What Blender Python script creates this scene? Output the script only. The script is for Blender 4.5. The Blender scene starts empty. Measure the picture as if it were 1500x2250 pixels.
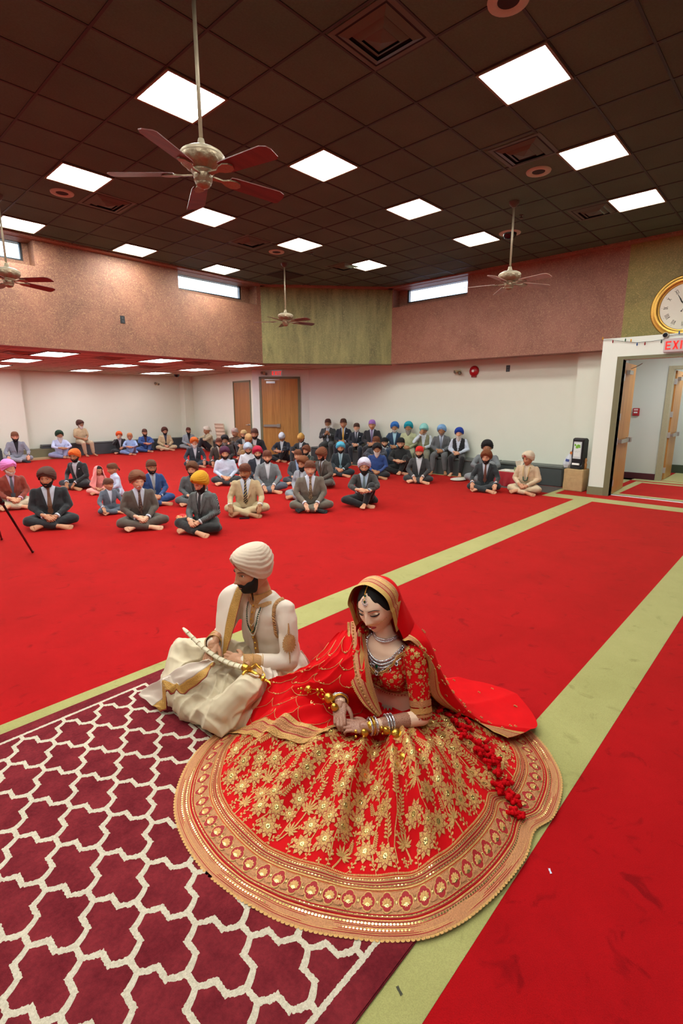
import bpy, bmesh, math, random
from mathutils import Vector, Matrix, noise
from math import sin, cos, pi, radians, sqrt, atan2, exp, hypot

# ---------------------------------------------------------------- camera, world, exposure
SC = bpy.context.scene
COL = SC.collection
FPX, PITCH, ROLL, YAW, CAMH = 1102.13, .21346, -.00139, .82158, 1.70
F_ = Vector((sin(YAW)*cos(PITCH), cos(YAW)*cos(PITCH), -sin(PITCH)))
R0_ = Vector((cos(YAW), -sin(YAW), 0)); U0_ = R0_.cross(F_)
R_ = R0_*cos(ROLL) + U0_*sin(ROLL); U_ = U0_*cos(ROLL) - R0_*sin(ROLL)
CAM = Vector((0, 0, CAMH))
cd = bpy.data.cameras.new('camera'); cam = bpy.data.objects.new('camera', cd); COL.objects.link(cam)
cd.sensor_fit = 'VERTICAL'; cd.sensor_height = 36; cd.lens = FPX/2250*36; cd.clip_start = .05; cd.clip_end = 200
cam.matrix_world = Matrix(((R_.x, U_.x, -F_.x, 0), (R_.y, U_.y, -F_.y, 0), (R_.z, U_.z, -F_.z, CAMH), (0, 0, 0, 1)))
SC.camera = cam
SC.view_settings.view_transform = 'Standard'; SC.view_settings.look = 'None'
SC.view_settings.gamma = 1; SC.view_settings.use_curve_mapping = False
SC.view_settings.exposure = 0.38
PANEL = 34.0      # strength of the hall's ceiling panels
LOWPANEL = 15    # strength of the alcove's ceiling panels
w = bpy.data.worlds.new('sky'); SC.world = w; w.use_nodes = True
w.node_tree.nodes['Background'].inputs[0].default_value = (.72, .86, 1, 1)
w.node_tree.nodes['Background'].inputs[1].default_value = 3.0

def ray(px, py):
    return F_ + R_*((px-750)/FPX) + U_*((1125-py)/FPX)
def at_z(px, py, z):            # the point at height z seen at a pixel of the photograph
    d = ray(px, py); return CAM + d*((z-CAMH)/d.z)
def at_x(px, py, x):
    d = ray(px, py); return CAM + d*(x/d.x)
def at_y(px, py, y):
    d = ray(px, py); return CAM + d*(y/d.y)
def at_h(px, py, hd):           # at horizontal distance hd
    d = ray(px, py); return CAM + d*(hd/hypot(d.x, d.y))

# ---------------------------------------------------------------- materials
def lin(h):
    if not isinstance(h, str): return tuple(h)[:3] + (1,)
    h = h.lstrip('#'); r = []
    for i in (0, 2, 4):
        c = int(h[i:i+2], 16)/255; r.append(c/12.92 if c <= .04045 else ((c+.055)/1.055)**2.4)
    return tuple(r) + (1,)
_mc = {}
def NT(name):
    m = bpy.data.materials.new(name); m.use_nodes = True
    nt = m.node_tree; b = nt.nodes['Principled BSDF']
    return m, nt, b, nt.nodes.new, nt.links.new
def M(col, rough=.75, metal=0, var=.12, scale=40, bump=0, spec=None, sheen=0, alpha=1, trans=0, name=None):
    key = (str(col), rough, metal, var, scale, bump, spec, sheen, alpha, trans)
    if key in _mc: return _mc[key]
    m, nt, b, N, L = NT(name or 'mat_%d' % len(_mc))
    c = lin(col)
    tc = N('ShaderNodeTexCoord'); ns = N('ShaderNodeTexNoise'); ns.inputs['Scale'].default_value = scale; ns.inputs['Detail'].default_value = 3
    L(tc.outputs['Object'], ns.inputs['Vector'])
    mx = N('ShaderNodeMix'); mx.data_type = 'RGBA'
    mx.inputs[6].default_value = tuple(x*(1-var) for x in c[:3]) + (1,)
    mx.inputs[7].default_value = tuple(min(1, x*(1+var)) for x in c[:3]) + (1,)
    L(ns.outputs['Fac'], mx.inputs[0]); L(mx.outputs[2], b.inputs['Base Color'])
    b.inputs['Roughness'].default_value = rough; b.inputs['Metallic'].default_value = metal
    if spec is not None: b.inputs['Specular IOR Level'].default_value = spec
    if sheen: b.inputs['Sheen Weight'].default_value = sheen
    if alpha < 1: b.inputs['Alpha'].default_value = alpha
    if trans: b.inputs['Transmission Weight'].default_value = trans
    if bump:
        bp = N('ShaderNodeBump'); bp.inputs['Strength'].default_value = bump; bp.inputs['Distance'].default_value = .01
        L(ns.outputs['Fac'], bp.inputs['Height']); L(bp.outputs['Normal'], b.inputs['Normal'])
    _mc[key] = m; return m
def EM(col, s, name='glow'):
    key = ('em', str(col), s)
    if key in _mc: return _mc[key]
    m, nt, b, N, L = NT(name)
    b.inputs['Base Color'].default_value = tuple(x*.6 for x in lin(col)[:3]) + (1,)
    b.inputs['Emission Color'].default_value = lin(col); b.inputs['Emission Strength'].default_value = s
    _mc[key] = m; return m
def noise_mix(nt, vec, cols, scale, detail=4, rough=.6, dist=0, pos=(.35, .65)):
    N, L = nt.nodes.new, nt.links.new
    n = N('ShaderNodeTexNoise'); n.inputs['Scale'].default_value = scale; n.inputs['Detail'].default_value = detail
    n.inputs['Roughness'].default_value = rough; n.inputs['Distortion'].default_value = dist
    L(vec, n.inputs['Vector'])
    r = N('ShaderNodeValToRGB'); L(n.outputs['Fac'], r.inputs[0])
    e = r.color_ramp.elements; e[0].position = pos[0]; e[0].color = lin(cols[0]); e[1].position = pos[1]; e[1].color = lin(cols[1])
    return n, r
def mapped(nt, scale=(1, 1, 1), kind='Object'):
    N, L = nt.nodes.new, nt.links.new
    tc = N('ShaderNodeTexCoord'); mp = N('ShaderNodeMapping'); mp.inputs['Scale'].default_value = scale
    L(tc.outputs[kind], mp.inputs['Vector']); return mp.outputs[0]
def mixc(nt, fac, a, b, mode='MIX', f=None):
    N, L = nt.nodes.new, nt.links.new
    m = N('ShaderNodeMix'); m.data_type = 'RGBA'; m.blend_type = mode
    if f is not None: m.inputs[0].default_value = f
    elif fac is not None: L(fac, m.inputs[0])
    for s, v in ((6, a), (7, b)):
        if isinstance(v, (tuple, str)): m.inputs[s].default_value = lin(v)
        else: L(v, m.inputs[s])
    return m.outputs[2]
def bumpn(nt, b, h, s, d=.01):
    bp = nt.nodes.new('ShaderNodeBump'); bp.inputs['Strength'].default_value = s; bp.inputs['Distance'].default_value = d
    nt.links.new(h, bp.inputs['Height']); nt.links.new(bp.outputs['Normal'], b.inputs['Normal'])

def faux(name, a, bcol, fleck, streak=False):
    m, nt, b, N, L = NT(name)
    v = mapped(nt, (1, 1, .16) if streak else (1, 1, 1))
    n1, r1 = noise_mix(nt, v, (a, bcol), 5 if streak else 1.6, 5, .6, .6, (.36, .64))
    v2 = mapped(nt)
    n2, r2 = noise_mix(nt, v2, ((0, 0, 0), (1, 1, 1)), 22, 5, .78, 3.0, (.50, .64))
    c = mixc(nt, r2.outputs[0], r1.outputs[0], fleck)
    c2 = mixc(nt, None, r1.outputs[0], c, f=.7)
    L(c2, b.inputs['Base Color']); b.inputs['Roughness'].default_value = .6
    bumpn(nt, b, n2.outputs['Fac'], .25)
    return m
MAROON = faux('maroon_faux_paint', '#714a3c', '#895a48', '#c49a6c')
MAROON_R = faux('maroon_faux_paint_two', '#78493b', '#895647', '#b98c68')
GREEN = faux('green_faux_paint', '#5d5834', '#807a4a', '#a89a60', True)
GREEN2 = faux('olive_faux_paint', '#6d6230', '#80743a', '#b89a58')

def carpet(name, a, bcol, dark, sht, shw=.9):
    m, nt, b, N, L = NT(name)
    v = mapped(nt)
    n1, r1 = noise_mix(nt, v, (a, bcol), 2.2, 5, .65, .4)
    n3, r3 = noise_mix(nt, v, ((0, 0, 0), (1, 1, 1)), 7, 3, .6, .8, (.60, .72))
    n2, r2 = noise_mix(nt, v, ((.72, .72, .72), (1, 1, 1)), 260, 2, .6)
    c = mixc(nt, r3.outputs[0], r1.outputs[0], dark)
    c = mixc(nt, None, r1.outputs[0], c, f=.85)
    c = mixc(nt, None, c, r2.outputs[0], 'MULTIPLY', f=.6)
    L(c, b.inputs['Base Color']); b.inputs['Roughness'].default_value = .95; b.inputs['Specular IOR Level'].default_value = .1
    b.inputs['Sheen Weight'].default_value = shw; b.inputs['Sheen Roughness'].default_value = .35; b.inputs['Sheen Tint'].default_value = lin(sht)
    bumpn(nt, b, n2.outputs['Fac'], .5, .004)
    return m
REDC = carpet('red_carpet', '#a2080f', '#b00c14', '#80040c', '#f05a48')
GRNC = carpet('sage_carpet', '#a19d62', '#aca86c', '#8e8a52', '#e8e2b0', .9)
GRYC = carpet('grey_carpet', '#4e4a48', '#585250', '#423e3c', '#a09a94', .5)

def wood(name, a, bcol, axis=2, sc=14):
    m, nt, b, N, L = NT(name)
    s = [1.0, 1.0, 1.0]; s[axis] = .06
    v = mapped(nt, tuple(s))
    n1, r1 = noise_mix(nt, v, (a, bcol), sc, 6, .65, 1.2, (.32, .68))
    L(r1.outputs[0], b.inputs['Base Color']); b.inputs['Roughness'].default_value = .42
    bumpn(nt, b, n1.outputs['Fac'], .1)
    return m
WOOD = wood('oak_veneer', '#a06a2c', '#c08a46')
WOODD = wood('oak_dark', '#8a5a2c', '#a06c38')
CREAM = M('#d2d4c6', .8, var=.02, scale=3, bump=.05, name='cream_paint')
CREAM2 = M('#d6d8c2', .8, var=.02, scale=3, bump=.05, name='alcove_paint')
WHITEW = M('#dce0d6', .7, var=.015, scale=3, name='white_paint')
HALLW = M('#cdd2c6', .8, var=.02, scale=3, name='hall_paint')
OLIVE = M('#6f6c4e', .5, var=.05, name='olive_trim')
OLIVB = M('#7c7a5c', .8, var=.06, name='olive_base')
GREY = M('#8f8f8c', .45, var=.05); CHROME = M('#b5b3ae', .28, .9, var=.05)
BLACK = M('#121212', .5, var=.1); DARKM = M('#3a3733', .5, .4)
WHITE = M('#e6e4e0', .5, var=.02); GOLDM = M('#e0b04a', .28, 1, var=.2, scale=90, bump=.3)

# ---------------------------------------------------------------- mesh helpers
class MB:
    def __init__(s): s.bm = bmesh.new(); s.mi = 0; s.uv = None
    def face(s, vs, sm=False):
        try: f = s.bm.faces.new(vs)
        except ValueError: return None
        f.material_index = s.mi; f.smooth = sm; return f
    def v(s, p): return s.bm.verts.new(p)
    def poly(s, pts): return s.face([s.v(p) for p in pts])
    def box(s, c, d, mat=None, taper=1):
        x, y, z = d[0]/2, d[1]/2, d[2]/2; vs = []
        for k in (-1, 1):
            t = taper if k > 0 else 1
            for a, b in ((-1, -1), (1, -1), (1, 1), (-1, 1)):
                p = Vector((a*x*t, b*y*t, k*z))
                if mat: p = mat @ p
                vs.append(s.v(p + Vector(c)))
        for q in ((3, 2, 1, 0), (4, 5, 6, 7), (0, 1, 5, 4), (1, 2, 6, 5), (2, 3, 7, 6), (3, 0, 4, 7)):
            s.face([vs[i] for i in q])
        return s
    def bx(s, x0, x1, y0, y1, z0, z1):
        return s.box(((x0+x1)/2, (y0+y1)/2, (z0+z1)/2), (x1-x0, y1-y0, z1-z0))
    def frame(s, d):
        d = Vector(d).normalized(); a = Vector((0, 0, 1)) if abs(d.z) < .9 else Vector((1, 0, 0))
        u = d.cross(a).normalized(); return u, d.cross(u)
    def tube(s, pts, r, n=8, cap=True, closed=False, sm=True, up=None, flat=1):
        pts = [Vector(p) for p in pts]; m = len(pts); rs = r if isinstance(r, (list, tuple)) else [r]*m
        rings = []; pu = None
        for i, p in enumerate(pts):
            if closed: d = pts[(i+1) % m]-pts[i-1]
            else: d = pts[min(i+1, m-1)]-pts[max(i-1, 0)]
            if d.length < 1e-9: d = Vector((0, 0, 1))
            d.normalize()
            if pu is None: u, w_ = s.frame(d)
            else:
                u = pu - d*pu.dot(d)
                u = u.normalized() if u.length > 1e-6 else s.frame(d)[0]
                w_ = d.cross(u)
            pu = u
            rings.append([s.v(p + (u*cos(2*pi*k/n) + w_*sin(2*pi*k/n)*flat)*rs[i]) for k in range(n)])
        for i in range(m if closed else m-1):
            a, b = rings[i], rings[(i+1) % m]
            for k in range(n): s.face([a[k], a[(k+1) % n], b[(k+1) % n], b[k]], sm)
        if cap and not closed: s.face(rings[0][::-1]); s.face(rings[-1])
        return s
    def cyl(s, a, b, r, r2=None, n=16, sm=True):
        return s.tube([a, b], [r, r if r2 is None else r2], n, sm=sm)
    def lathe(s, prof, n=24, c=(0, 0, 0), ax=None, sm=True):
        c = Vector(c)
        if ax is None: X, Y, Z = Vector((1, 0, 0)), Vector((0, 1, 0)), Vector((0, 0, 1))
        else: Z = Vector(ax).normalized(); X, Y = s.frame(Z)
        rings = []
        for r, z in prof:
            if r < 1e-6: rings.append([s.v(c+Z*z)])
            else: rings.append([s.v(c + (X*cos(2*pi*k/n)+Y*sin(2*pi*k/n))*r + Z*z) for k in range(n)])
        for a, b in zip(rings, rings[1:]):
            for k in range(n):
                k2 = (k+1) % n
                if len(a) == 1 and len(b) == 1: continue
                if len(a) == 1: s.face([a[0], b[k2], b[k]], sm)
                elif len(b) == 1: s.face([a[k], a[k2], b[0]], sm)
                else: s.face([a[k], a[k2], b[k2], b[k]], sm)
        return s
    def ell(s, c, r, n=12, m=8, mat=None, sm=True):
        c = Vector(c); r = (r, r, r) if not isinstance(r, (tuple, list)) else r; rows = []
        for j in range(m+1):
            ph = pi*j/m
            if j in (0, m): ring = [Vector((0, 0, cos(ph)))]
            else: ring = [Vector((sin(ph)*cos(2*pi*k/n), sin(ph)*sin(2*pi*k/n), cos(ph))) for k in range(n)]
            row = []
            for p in ring:
                q = Vector((p.x*r[0], p.y*r[1], p.z*r[2]))
                if mat: q = mat @ q
                row.append(s.v(c+q))
            rows.append(row)
        for a, b in zip(rows, rows[1:]):
            for k in range(n):
                k2 = (k+1) % n
                if len(a) == 1: s.face([a[0], b[k], b[k2]], sm)
                elif len(b) == 1: s.face([a[k2], a[k], b[0]], sm)
                else: s.face([a[k2], a[k], b[k], b[k2]], sm)
        return s
    def grid(s, fn, nu, nv, closeu=False, sm=True):
        g = [[s.v(fn(i/nu, j/nv)) for j in range(nv+1)] for i in range(nu if closeu else nu+1)]
        for i in range(nu):
            for j in range(nv):
                i2 = (i+1) % nu if closeu else i+1
                s.face([g[i][j], g[i2][j], g[i2][j+1], g[i][j+1]], sm)
        return g
    def prism(s, poly, a, b, fn=lambda x, y, t: (x, y, t)):     # extrude a 2D outline from a to b
        A = [s.v(fn(x, y, a)) for x, y in poly]; B = [s.v(fn(x, y, b)) for x, y in poly]
        s.face(A[::-1]); s.face(B); n = len(poly)
        for i in range(n): s.face([A[i], A[(i+1) % n], B[(i+1) % n], B[i]])
        return s
    def build(s, name, mats, parent=None, loc=None, shade=None, normals=True):
        if normals: bmesh.ops.recalc_face_normals(s.bm, faces=s.bm.faces)
        me = bpy.data.meshes.new(name); s.bm.to_mesh(me); s.bm.free()
        for m in (mats if isinstance(mats, (list, tuple)) else [mats]): me.materials.append(m)
        o = bpy.data.objects.new(name, me); COL.objects.link(o)
        if parent: o.parent = parent
        if loc is not None: o.location = loc
        return o
def tag(o, label, cat, group=None, kind=None):
    if label: o['label'] = label
    if cat: o['category'] = cat
    if group: o['group'] = group
    if kind: o['kind'] = kind
    return o
def thing(name, label, cat, loc=(0, 0, 0), rz=0, group=None):
    o = bpy.data.objects.new(name, None); COL.objects.link(o); o.empty_display_size = .1
    o.location = loc; o.rotation_euler = (0, 0, rz); return tag(o, label, cat, group)
def struct(name, mb, m):
    o = mb.build(name, m); o['kind'] = 'structure'; return o
def copy_tree(o, parent=None):
    c = o.copy(); COL.objects.link(c); c.parent = parent
    for ch in list(o.children): copy_tree(ch, c)
    return c
def sstep(a, b, x):
    t = max(0, min(1, (x-a)/(b-a))) if a != b else 0; return t*t*(3-2*t)
def lerp(a, b, t): return a+(b-a)*t
# ---------------------------------------------------------------- the room
HC, LC, SO = 4.436, 2.70, 2.66          # hall ceiling, alcove ceiling, underside of the high walls
XR, YL = 10.46, 10.11                   # planes of the high walls
CA, CB = (8.05, YL), (XR, 8.02)         # chamfer corners
XB = -4.5; YB = -4.5
# floor
m = MB(); m.bx(XB-.3, 17, YB-.3, 18.5, -.1, 0); struct('floor', m, REDC)
def strip(n, x0, x1, y0, y1, mt, z=.0015):
    q = MB(); q.bx(x0, x1, y0, y1, -.02, z); return struct('trim_%d' % n, q, mt)
strip(1, XB, 9.37, 2.68, 2.99, GRNC); strip(2, XB, 9.37, .565, .885, GRNC)
strip(3, 9.37, 9.76, -1.0, 3.47, GRNC); strip(4, 9.37, 10.45, 3.47, 3.57, GRNC)
strip(5, 9.72, 10.54, 3.57, 5.15, GRYC); strip(6, 10.47, 10.56, 5.15, 11.9, GRNC)
strip(7, 10.28, 10.34, .65, 2.66, WHITE, .004); strip(8, 10.34, 10.41, .65, 2.66, DARKM, .003)
strip(9, 10.41, 10.58, .65, 2.66, GRNC)
strip(10, 10.58, 12.55, 2.57, 2.72, GRNC); strip(11, 12.35, 12.52, 1.0, 2.57, GRNC)
strip(12, 10.58, 13.0, 2.86, 3.2, GRNC); strip(13, 12.66, 12.95, 1.0, 3.2, GRNC); strip(14, 13.0, 14.8, 1.0, 2.34, GRNC, .003)

# hall ceiling: acoustic tiles in a grid
m, nt, b, N, L = NT('ceiling_tile')
v = mapped(nt); n1, r1 = noise_mix(nt, v, ('#3e5444', '#4c6450'), 60, 4, .7); n2, r2 = noise_mix(nt, v, ('#3c5040', '#4e6450'), .9, 2)
L(mixc(nt, None, r1.outputs[0], r2.outputs[0], f=.5), b.inputs['Base Color']); b.inputs['Roughness'].default_value = .9
bumpn(nt, b, n1.outputs['Fac'], .4); TILE = m
GRIDM = M('#1c1e18', .6, var=.1); LTX, LTY = 2.593, 4.385; SPX, SPY = 1.842, 2.427; PW = .563
TX, TY = SPX/3, SPY/4; GX0 = LTX-.026; GY0 = LTY-.022
def in_hall(x, y): return XB < x < XR and YB < y < YL and x+y < CA[0]+CA[1]+.0
q = MB()
q.mi = 0
pts = [(XB-.3, YB-.3), (XR+.2, YB-.3), (XR+.2, CB[1]), (CA[0], YL+.2), (XB-.3, YL+.2)]
q.prism([(XB-.3, YB-.3), (XR+.6, YB-.3), (XR+.6, YL+.6), (XB-.3, YL+.6)], HC, HC+.1)
q.mi = 1
i = int((XB-GX0)/TX)-1
while GX0+i*TX < XR:
    x = GX0+i*TX
    if x > XB: q.bx(x-.011, x+.011, YB, min(YL, CA[0]+CA[1]-x), HC-.006, HC+.01)
    i += 1
i = int((YB-GY0)/TY)-1
while GY0+i*TY < YL:
    y = GY0+i*TY
    if y > YB: q.bx(XB, min(XR, CA[0]+CA[1]-y), y-.011, y+.011, HC-.0055, HC+.01)
    i += 1
struct('ceiling', q, [TILE, GRIDM])

# high walls with clerestory windows (openings 3.99 .. 4.40)
def wall_y(name, y0, y1, x0, x1, z0, z1, holes, mt):      # wall in plane y, thickness y0..y1; holes = (xa, xb, za, zb)
    q = MB(); xs = x0
    for xa, xb, za, zb in holes:
        q.bx(xs, xa, y0, y1, z0, z1); q.bx(xa, xb, y0, y1, z0, za)
        if zb < z1: q.bx(xa, xb, y0, y1, zb, z1)
        xs = xb
    q.bx(xs, x1, y0, y1, z0, z1); return struct(name, q, mt)
def wall_x(name, x0, x1, y0, y1, z0, z1, holes, mt):
    q = MB(); ys = y0
    for ya, yb, za, zb in holes:
        q.bx(x0, x1, ys, ya, z0, z1); q.bx(x0, x1, ya, yb, z0, za)
        if zb < z1: q.bx(x0, x1, ya, yb, zb, z1)
        ys = yb
    q.bx(x0, x1, ys, y1, z0, z1); return struct(name, q, mt)
WZ = (3.99, 4.40)
wall_y('wall_left', YL, YL+.42, XB-.2, CA[0], SO, HC, [(-3.2, -1.0, *WZ), (1.15, 3.22, *WZ), (5.90, 7.93, *WZ)], MAROON)
wall_x('wall_right', XR, XR+.42, 2.80, CB[1], SO, HC, [(5.97, 8.0, *WZ)], MAROON_R)
wall_x('wall_entrance', XR, XR+.3, YB-.2, 2.80, 2.55, HC, [], GREEN2)
q = MB(); d = Vector((CB[0]-CA[0], CB[1]-CA[1], 0)).normalized(); nn = Vector((-d.y, d.x, 0))
a, b_ = Vector((*CA, 0)), Vector((*CB, 0)); t = .35
if nn.x < 0: nn = -nn
q.prism([(a.x, a.y), (b_.x, b_.y), ((b_+nn*t).x+.15, (b_+nn*t).y), ((a+nn*t).x, (a+nn*t).y+.15)], SO, HC)
struct('wall_corner', q, GREEN)
# dropped border round the ceiling edge
def border(n, pts, w_, mt, z0=HC-.03, z1=HC+.02):
    q = MB()
    for (x0, y0), (x1, y1) in zip(pts, pts[1:]):
        d = Vector((x1-x0, y1-y0, 0)).normalized(); e = Vector((d.y, -d.x, 0))*w_
        q.prism([(x0, y0), (x1, y1), (x1+e.x, y1+e.y), (x0+e.x, y0+e.y)], z0, z1)
    return struct('trim_%d' % n, q, mt)
border(20, [(XB, YL), (CA[0]+.02, YL)], .17, MAROON); border(21, [CA, CB], .16, MAROON_R)
border(22, [(XR, CB[1]+.05), (XR, YB)], .17, MAROON_R)
# windows: frame, mullionless pane
FRM = M('#23252a', .4, .3); PANE = M('#f2f8ff', .05, trans=1, var=0); n = 0
for (ax, a0, a1) in (('y', 1.15, 3.10), ('y', 5.92, 7.66), ('x', 5.99, 7.74)):
    n += 1; q = MB(); q2 = MB()
    z0, z1 = 4.13, 4.395
    P = lambda s0, s1, za, zb, k0, k1: (q.bx(s0, s1, YL+k0, YL+k1, za, zb) if ax == 'y' else q.bx(XR+k0, XR+k1, s0, s1, za, zb))
    P(a0, a1, z0-.03, z0, .30, .36); P(a0, a1, z1, z1+.03, .30, .36); P(a0-.03, a0, z0-.03, z1+.03, .30, .36); P(a1, a1+.03, z0-.03, z1+.03, .30, .36)
    w_ = struct('window_%d' % n, q, FRM)
    if ax == 'y': q2.bx(a0, a1, YL+.325, YL+.331, z0, z1)
    else: q2.bx(XR+.325, XR+.331, a0, a1, z0, z1)
    q2.build('pane', PANE, w_)
    q3 = MB(); k = .27         # sill below and jamb beside the glass, inside the recess
    if ax == 'y': q3.bx(a0-.03, a1+.25, YL+.27, YL+.42, 3.99, z0-.03); q3.bx(a1+.03, a1+.27, YL+.27, YL+.42, z0-.03, 4.40)
    else: q3.bx(XR+.27, XR+.42, a0-.02, a1+.26, 3.99, z0-.03); q3.bx(XR+.27, XR+.42, a1+.03, a1+.26, z0-.03, 4.40)
    q3.build('window_surround', MAROON if ax == 'y' else MAROON_R, w_)
# lower walls
q = MB(); q.prism([(XB-.3, 18.1), (11.0, 18.1), (11.0, 18.4), (XB-.3, 18.4)], 0, LC+.1)
q.prism([(XB, 17.8), (4.88, 17.8), (4.88, 18.1), (XB, 18.1)], 0, LC+.1); q.prism([(10.30, 17.75), (10.8, 17.75), (10.8, 18.1), (10.30, 18.1)], 0, LC+.1)
struct('wall_far', q, CREAM2)
q = MB(); q.prism([(10.72, 18.1), (9.97, 12.68), (10.4, 12.4), (11.1, 18.1)], 0, LC+.1); struct('wall_alcove_right', q, CREAM2)
DK = 22.6                                # the double door wall lies on x + y = 22.6
q = MB(); q.prism([(9.775, 12.825), (11.0, 11.6), (11.3, 11.9), (10.2, 13.0)], 0, LC+.1); struct('wall_door', q, WHITEW)
q = MB(); q.bx(11.0, 11.3, 3.62, 11.75, 0, LC+.1); struct('wall_bench', q, CREAM)
q = MB(); q.bx(10.80, 11.3, 2.9, 3.62, 0, LC+.1); struct('wall_bench_end', q, CREAM)
# entrance box with its doorway
EX = 10.13; EY0, EY1 = .68, 2.63; EZ = 2.445
q = MB(); q.bx(EX, EX+.16, 2.63, 2.995, 0, 2.82); q.bx(EX, EX+.16, EY0, 2.63, EZ, 2.82); q.bx(EX, EX+.16, YB, EY0, 0, 2.82)
q.bx(EX+.16, XR+.3, YB, 2.995, EZ+.3, 2.815); q.bx(EX+.16, 10.82, 2.93, 2.995, 0, 2.815); struct('wall_partition', q, WHITEW)
q = MB(); q.bx(EX-.015, EX+.005, 2.73, 3.0, 0, .15); q.bx(EX-.01, 10.7, 2.99, 3.01, 0, .15); struct('baseboard_partition', q, OLIVB)
q = MB(); q.bx(EX-.012, EX+.18, 2.63, 2.73, 0, EZ+.055); q.bx(EX-.012, EX+.18, EY0, 2.63, EZ, EZ+.055); q.bx(EX-.012, EX+.18, EY0-.1, EY0, 0, EZ+.055); struct('trim_30', q, OLIVE)
# passage behind it
q = MB(); q.bx(12.95, 13.1, 2.42, 5, 0, 3.0); q.bx(12.95, 13.1, .9, 2.42, 2.42, 3.0); q.bx(12.95, 13.1, YB, .9, 0, 3.0)
q.bx(11.3, 13, 3.25, 3.4, 0, 3.0); q.bx(14.72, 14.9, YB, 5, 0, 3.0); q.bx(13.1, 14.8, 2.75, 2.9, 0, 3.0); struct('wall_passage', q, HALLW)
q = MB(); q.bx(10.80, 15, YB, 2.92, 2.86, 2.95); q.bx(11.3, 15, 2.92, 5, 2.86, 2.95); struct('ceiling_passage', q, WHITEW)
q = MB(); q.bx(12.93, 12.95, 2.46, 3.25, 0, .14); struct('baseboard_passage', q, M('#4e1420', .6))
q = MB(); q.bx(14.69, 14.72, 0, 2.75, 0, .2); struct('baseboard_beyond', q, M('#3c4a34', .6))
q = MB(); q.bx(12.92, 13.12, 2.35, 2.45, 0, 2.47); q.bx(12.92, 13.12, .9, 2.35, 2.40, 2.47); struct('trim_31', q, M('#a8a282', .5))
# soffit undersides / alcove ceiling, walls behind the camera
q = MB(); q.mi = 0
q.prism([(XB-.3, YL+.001), (CA[0], YL+.001), (CB[0]+.001, CB[1]), (XR+.001, 2.9), (11.3, 2.9), (11.3, 18.3), (XB-.3, 18.3)], LC, LC+.12)
q.mi = 1
for k in range(-6, 17):
    x = 3.52+k*.6-.6
    if x > XB: q.bx(x-.01, x+.01, YL+.45, 18.1, LC-.004, LC+.01)
for k in range(0, 13): q.bx(XB, 10.7, 10.95+k*.593, 10.97+k*.593, LC-.004, LC+.01)
struct('ceiling_alcove', q, [M('#b3a184', .8, var=.04, scale=2), M('#8c7c62', .7)])
q = MB(); q.bx(XB-.4, XB-.2, YB-.4, 18.4, 0, HC+.1); struct('wall_behind', q, CREAM)
q = MB(); q.bx(XB-.4, XR+.4, YB-.4, YB-.2, 0, HC+.1); struct('wall_near', q, CREAM)
# baseboards at the far end
q = MB(); q.bx(4.5, 5.75, 17.72, 17.8, 0, .30); q.bx(4.88, 6, 17.9, 18.1, 0, .3); struct('baseboard_far', q, OLIVE)
q = MB(); q.bx(3.9, 6.0, 17.40, 17.72, 0, .05); struct('trim_32', q, M('#b59a70', .6))
q = MB(); q.prism([(9.78, 12.80), (10.985, 11.595), (10.975, 11.585), (9.77, 12.79)], 0, .12); struct('baseboard_door', q, OLIVE)

# ceiling panels of the hall
PAN = EM((.97, 1.0, .93), PANEL, 'panel_light'); TRIM = M('#6b5b3e', .5)
ORD = ['nearest', 'second nearest', 'third nearest', 'fourth nearest']
def panel(x, y, z, wx, wy, label, em, group):
    t = thing('ceiling_light', label, 'ceiling light', (x, y, z), 0, group)
    q = MB()
    for s in (-1, 1):
        q.bx(-wx/2-.022, wx/2+.022, s*wy/2-.011 + s*.011, s*wy/2+.011 + s*.011, -.014, .012)
        q.bx(s*wx/2-.011 + s*.011, s*wx/2+.011 + s*.011, -wy/2, wy/2, -.014, .012)
    q.build('frame', TRIM, t)
    q = MB(); q.bx(-wx/2, wx/2, -wy/2, wy/2, -.005, .012); q.build('diffuser', em, t)
    return t
near = {(0, 0): 'large square ceiling light above the nearest ceiling fan at upper left', (1, 0): 'square ceiling light at upper left beside the first round speaker',
 (0, 1): 'square ceiling light right of the nearest ceiling fan, near the picture centre', (1, 1): 'square ceiling light just below the blades of the nearest fan',
 (-1, 1): 'largest square ceiling light at upper right of the picture', (-1, 2): 'square ceiling light at right beside a square vent and round speaker',
 (0, 2): 'square ceiling light right of centre, between the central light and the domed camera', (-1, 3): 'square ceiling light at far right above the clock wall',
 (1, 2): 'square ceiling light above the farthest fan', (0, 3): 'square ceiling light left of the black dome camera',
 (1, 3): 'small far square ceiling light above the green corner wall', (2, 0): 'square ceiling light at the left picture edge over the edge window',
 (2, 1): 'square ceiling light along the left wall between the two left windows', (2, 2): 'small square ceiling light right above the left clerestory window'}
for (r, c), lab in near.items():
    panel(LTX+SPX*c+PW/2, LTY+SPY*r+PW/2, HC-.004, PW, PW, lab, PAN, 'square hall ceiling lights')
for r in range(-2, 3):
    for c in range(-2, 4):
        if (r, c) in near or (r == -2 and c >= 0) or (c >= 4 and r >= 0) or (r == 2 and c > 2) or (r in (-1, -2) and c < -3): continue
        if (r, c) in ((2, 3),): continue
        panel(LTX+SPX*c+PW/2, LTY+SPY*r+PW/2, HC-.004, PW, PW, 'square ceiling light outside the picture, %s row from the back, %s from the left wall' % (['first', 'second', 'third', 'fourth', 'fifth', 'sixth'][r+3], ['first', 'second', 'third', 'fourth', 'fifth', 'sixth', 'seventh', 'eighth'][c+3]), PAN, 'hall ceiling lights out of view')
LP = EM('#f4f4ff', LOWPANEL, 'alcove_light')
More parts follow.
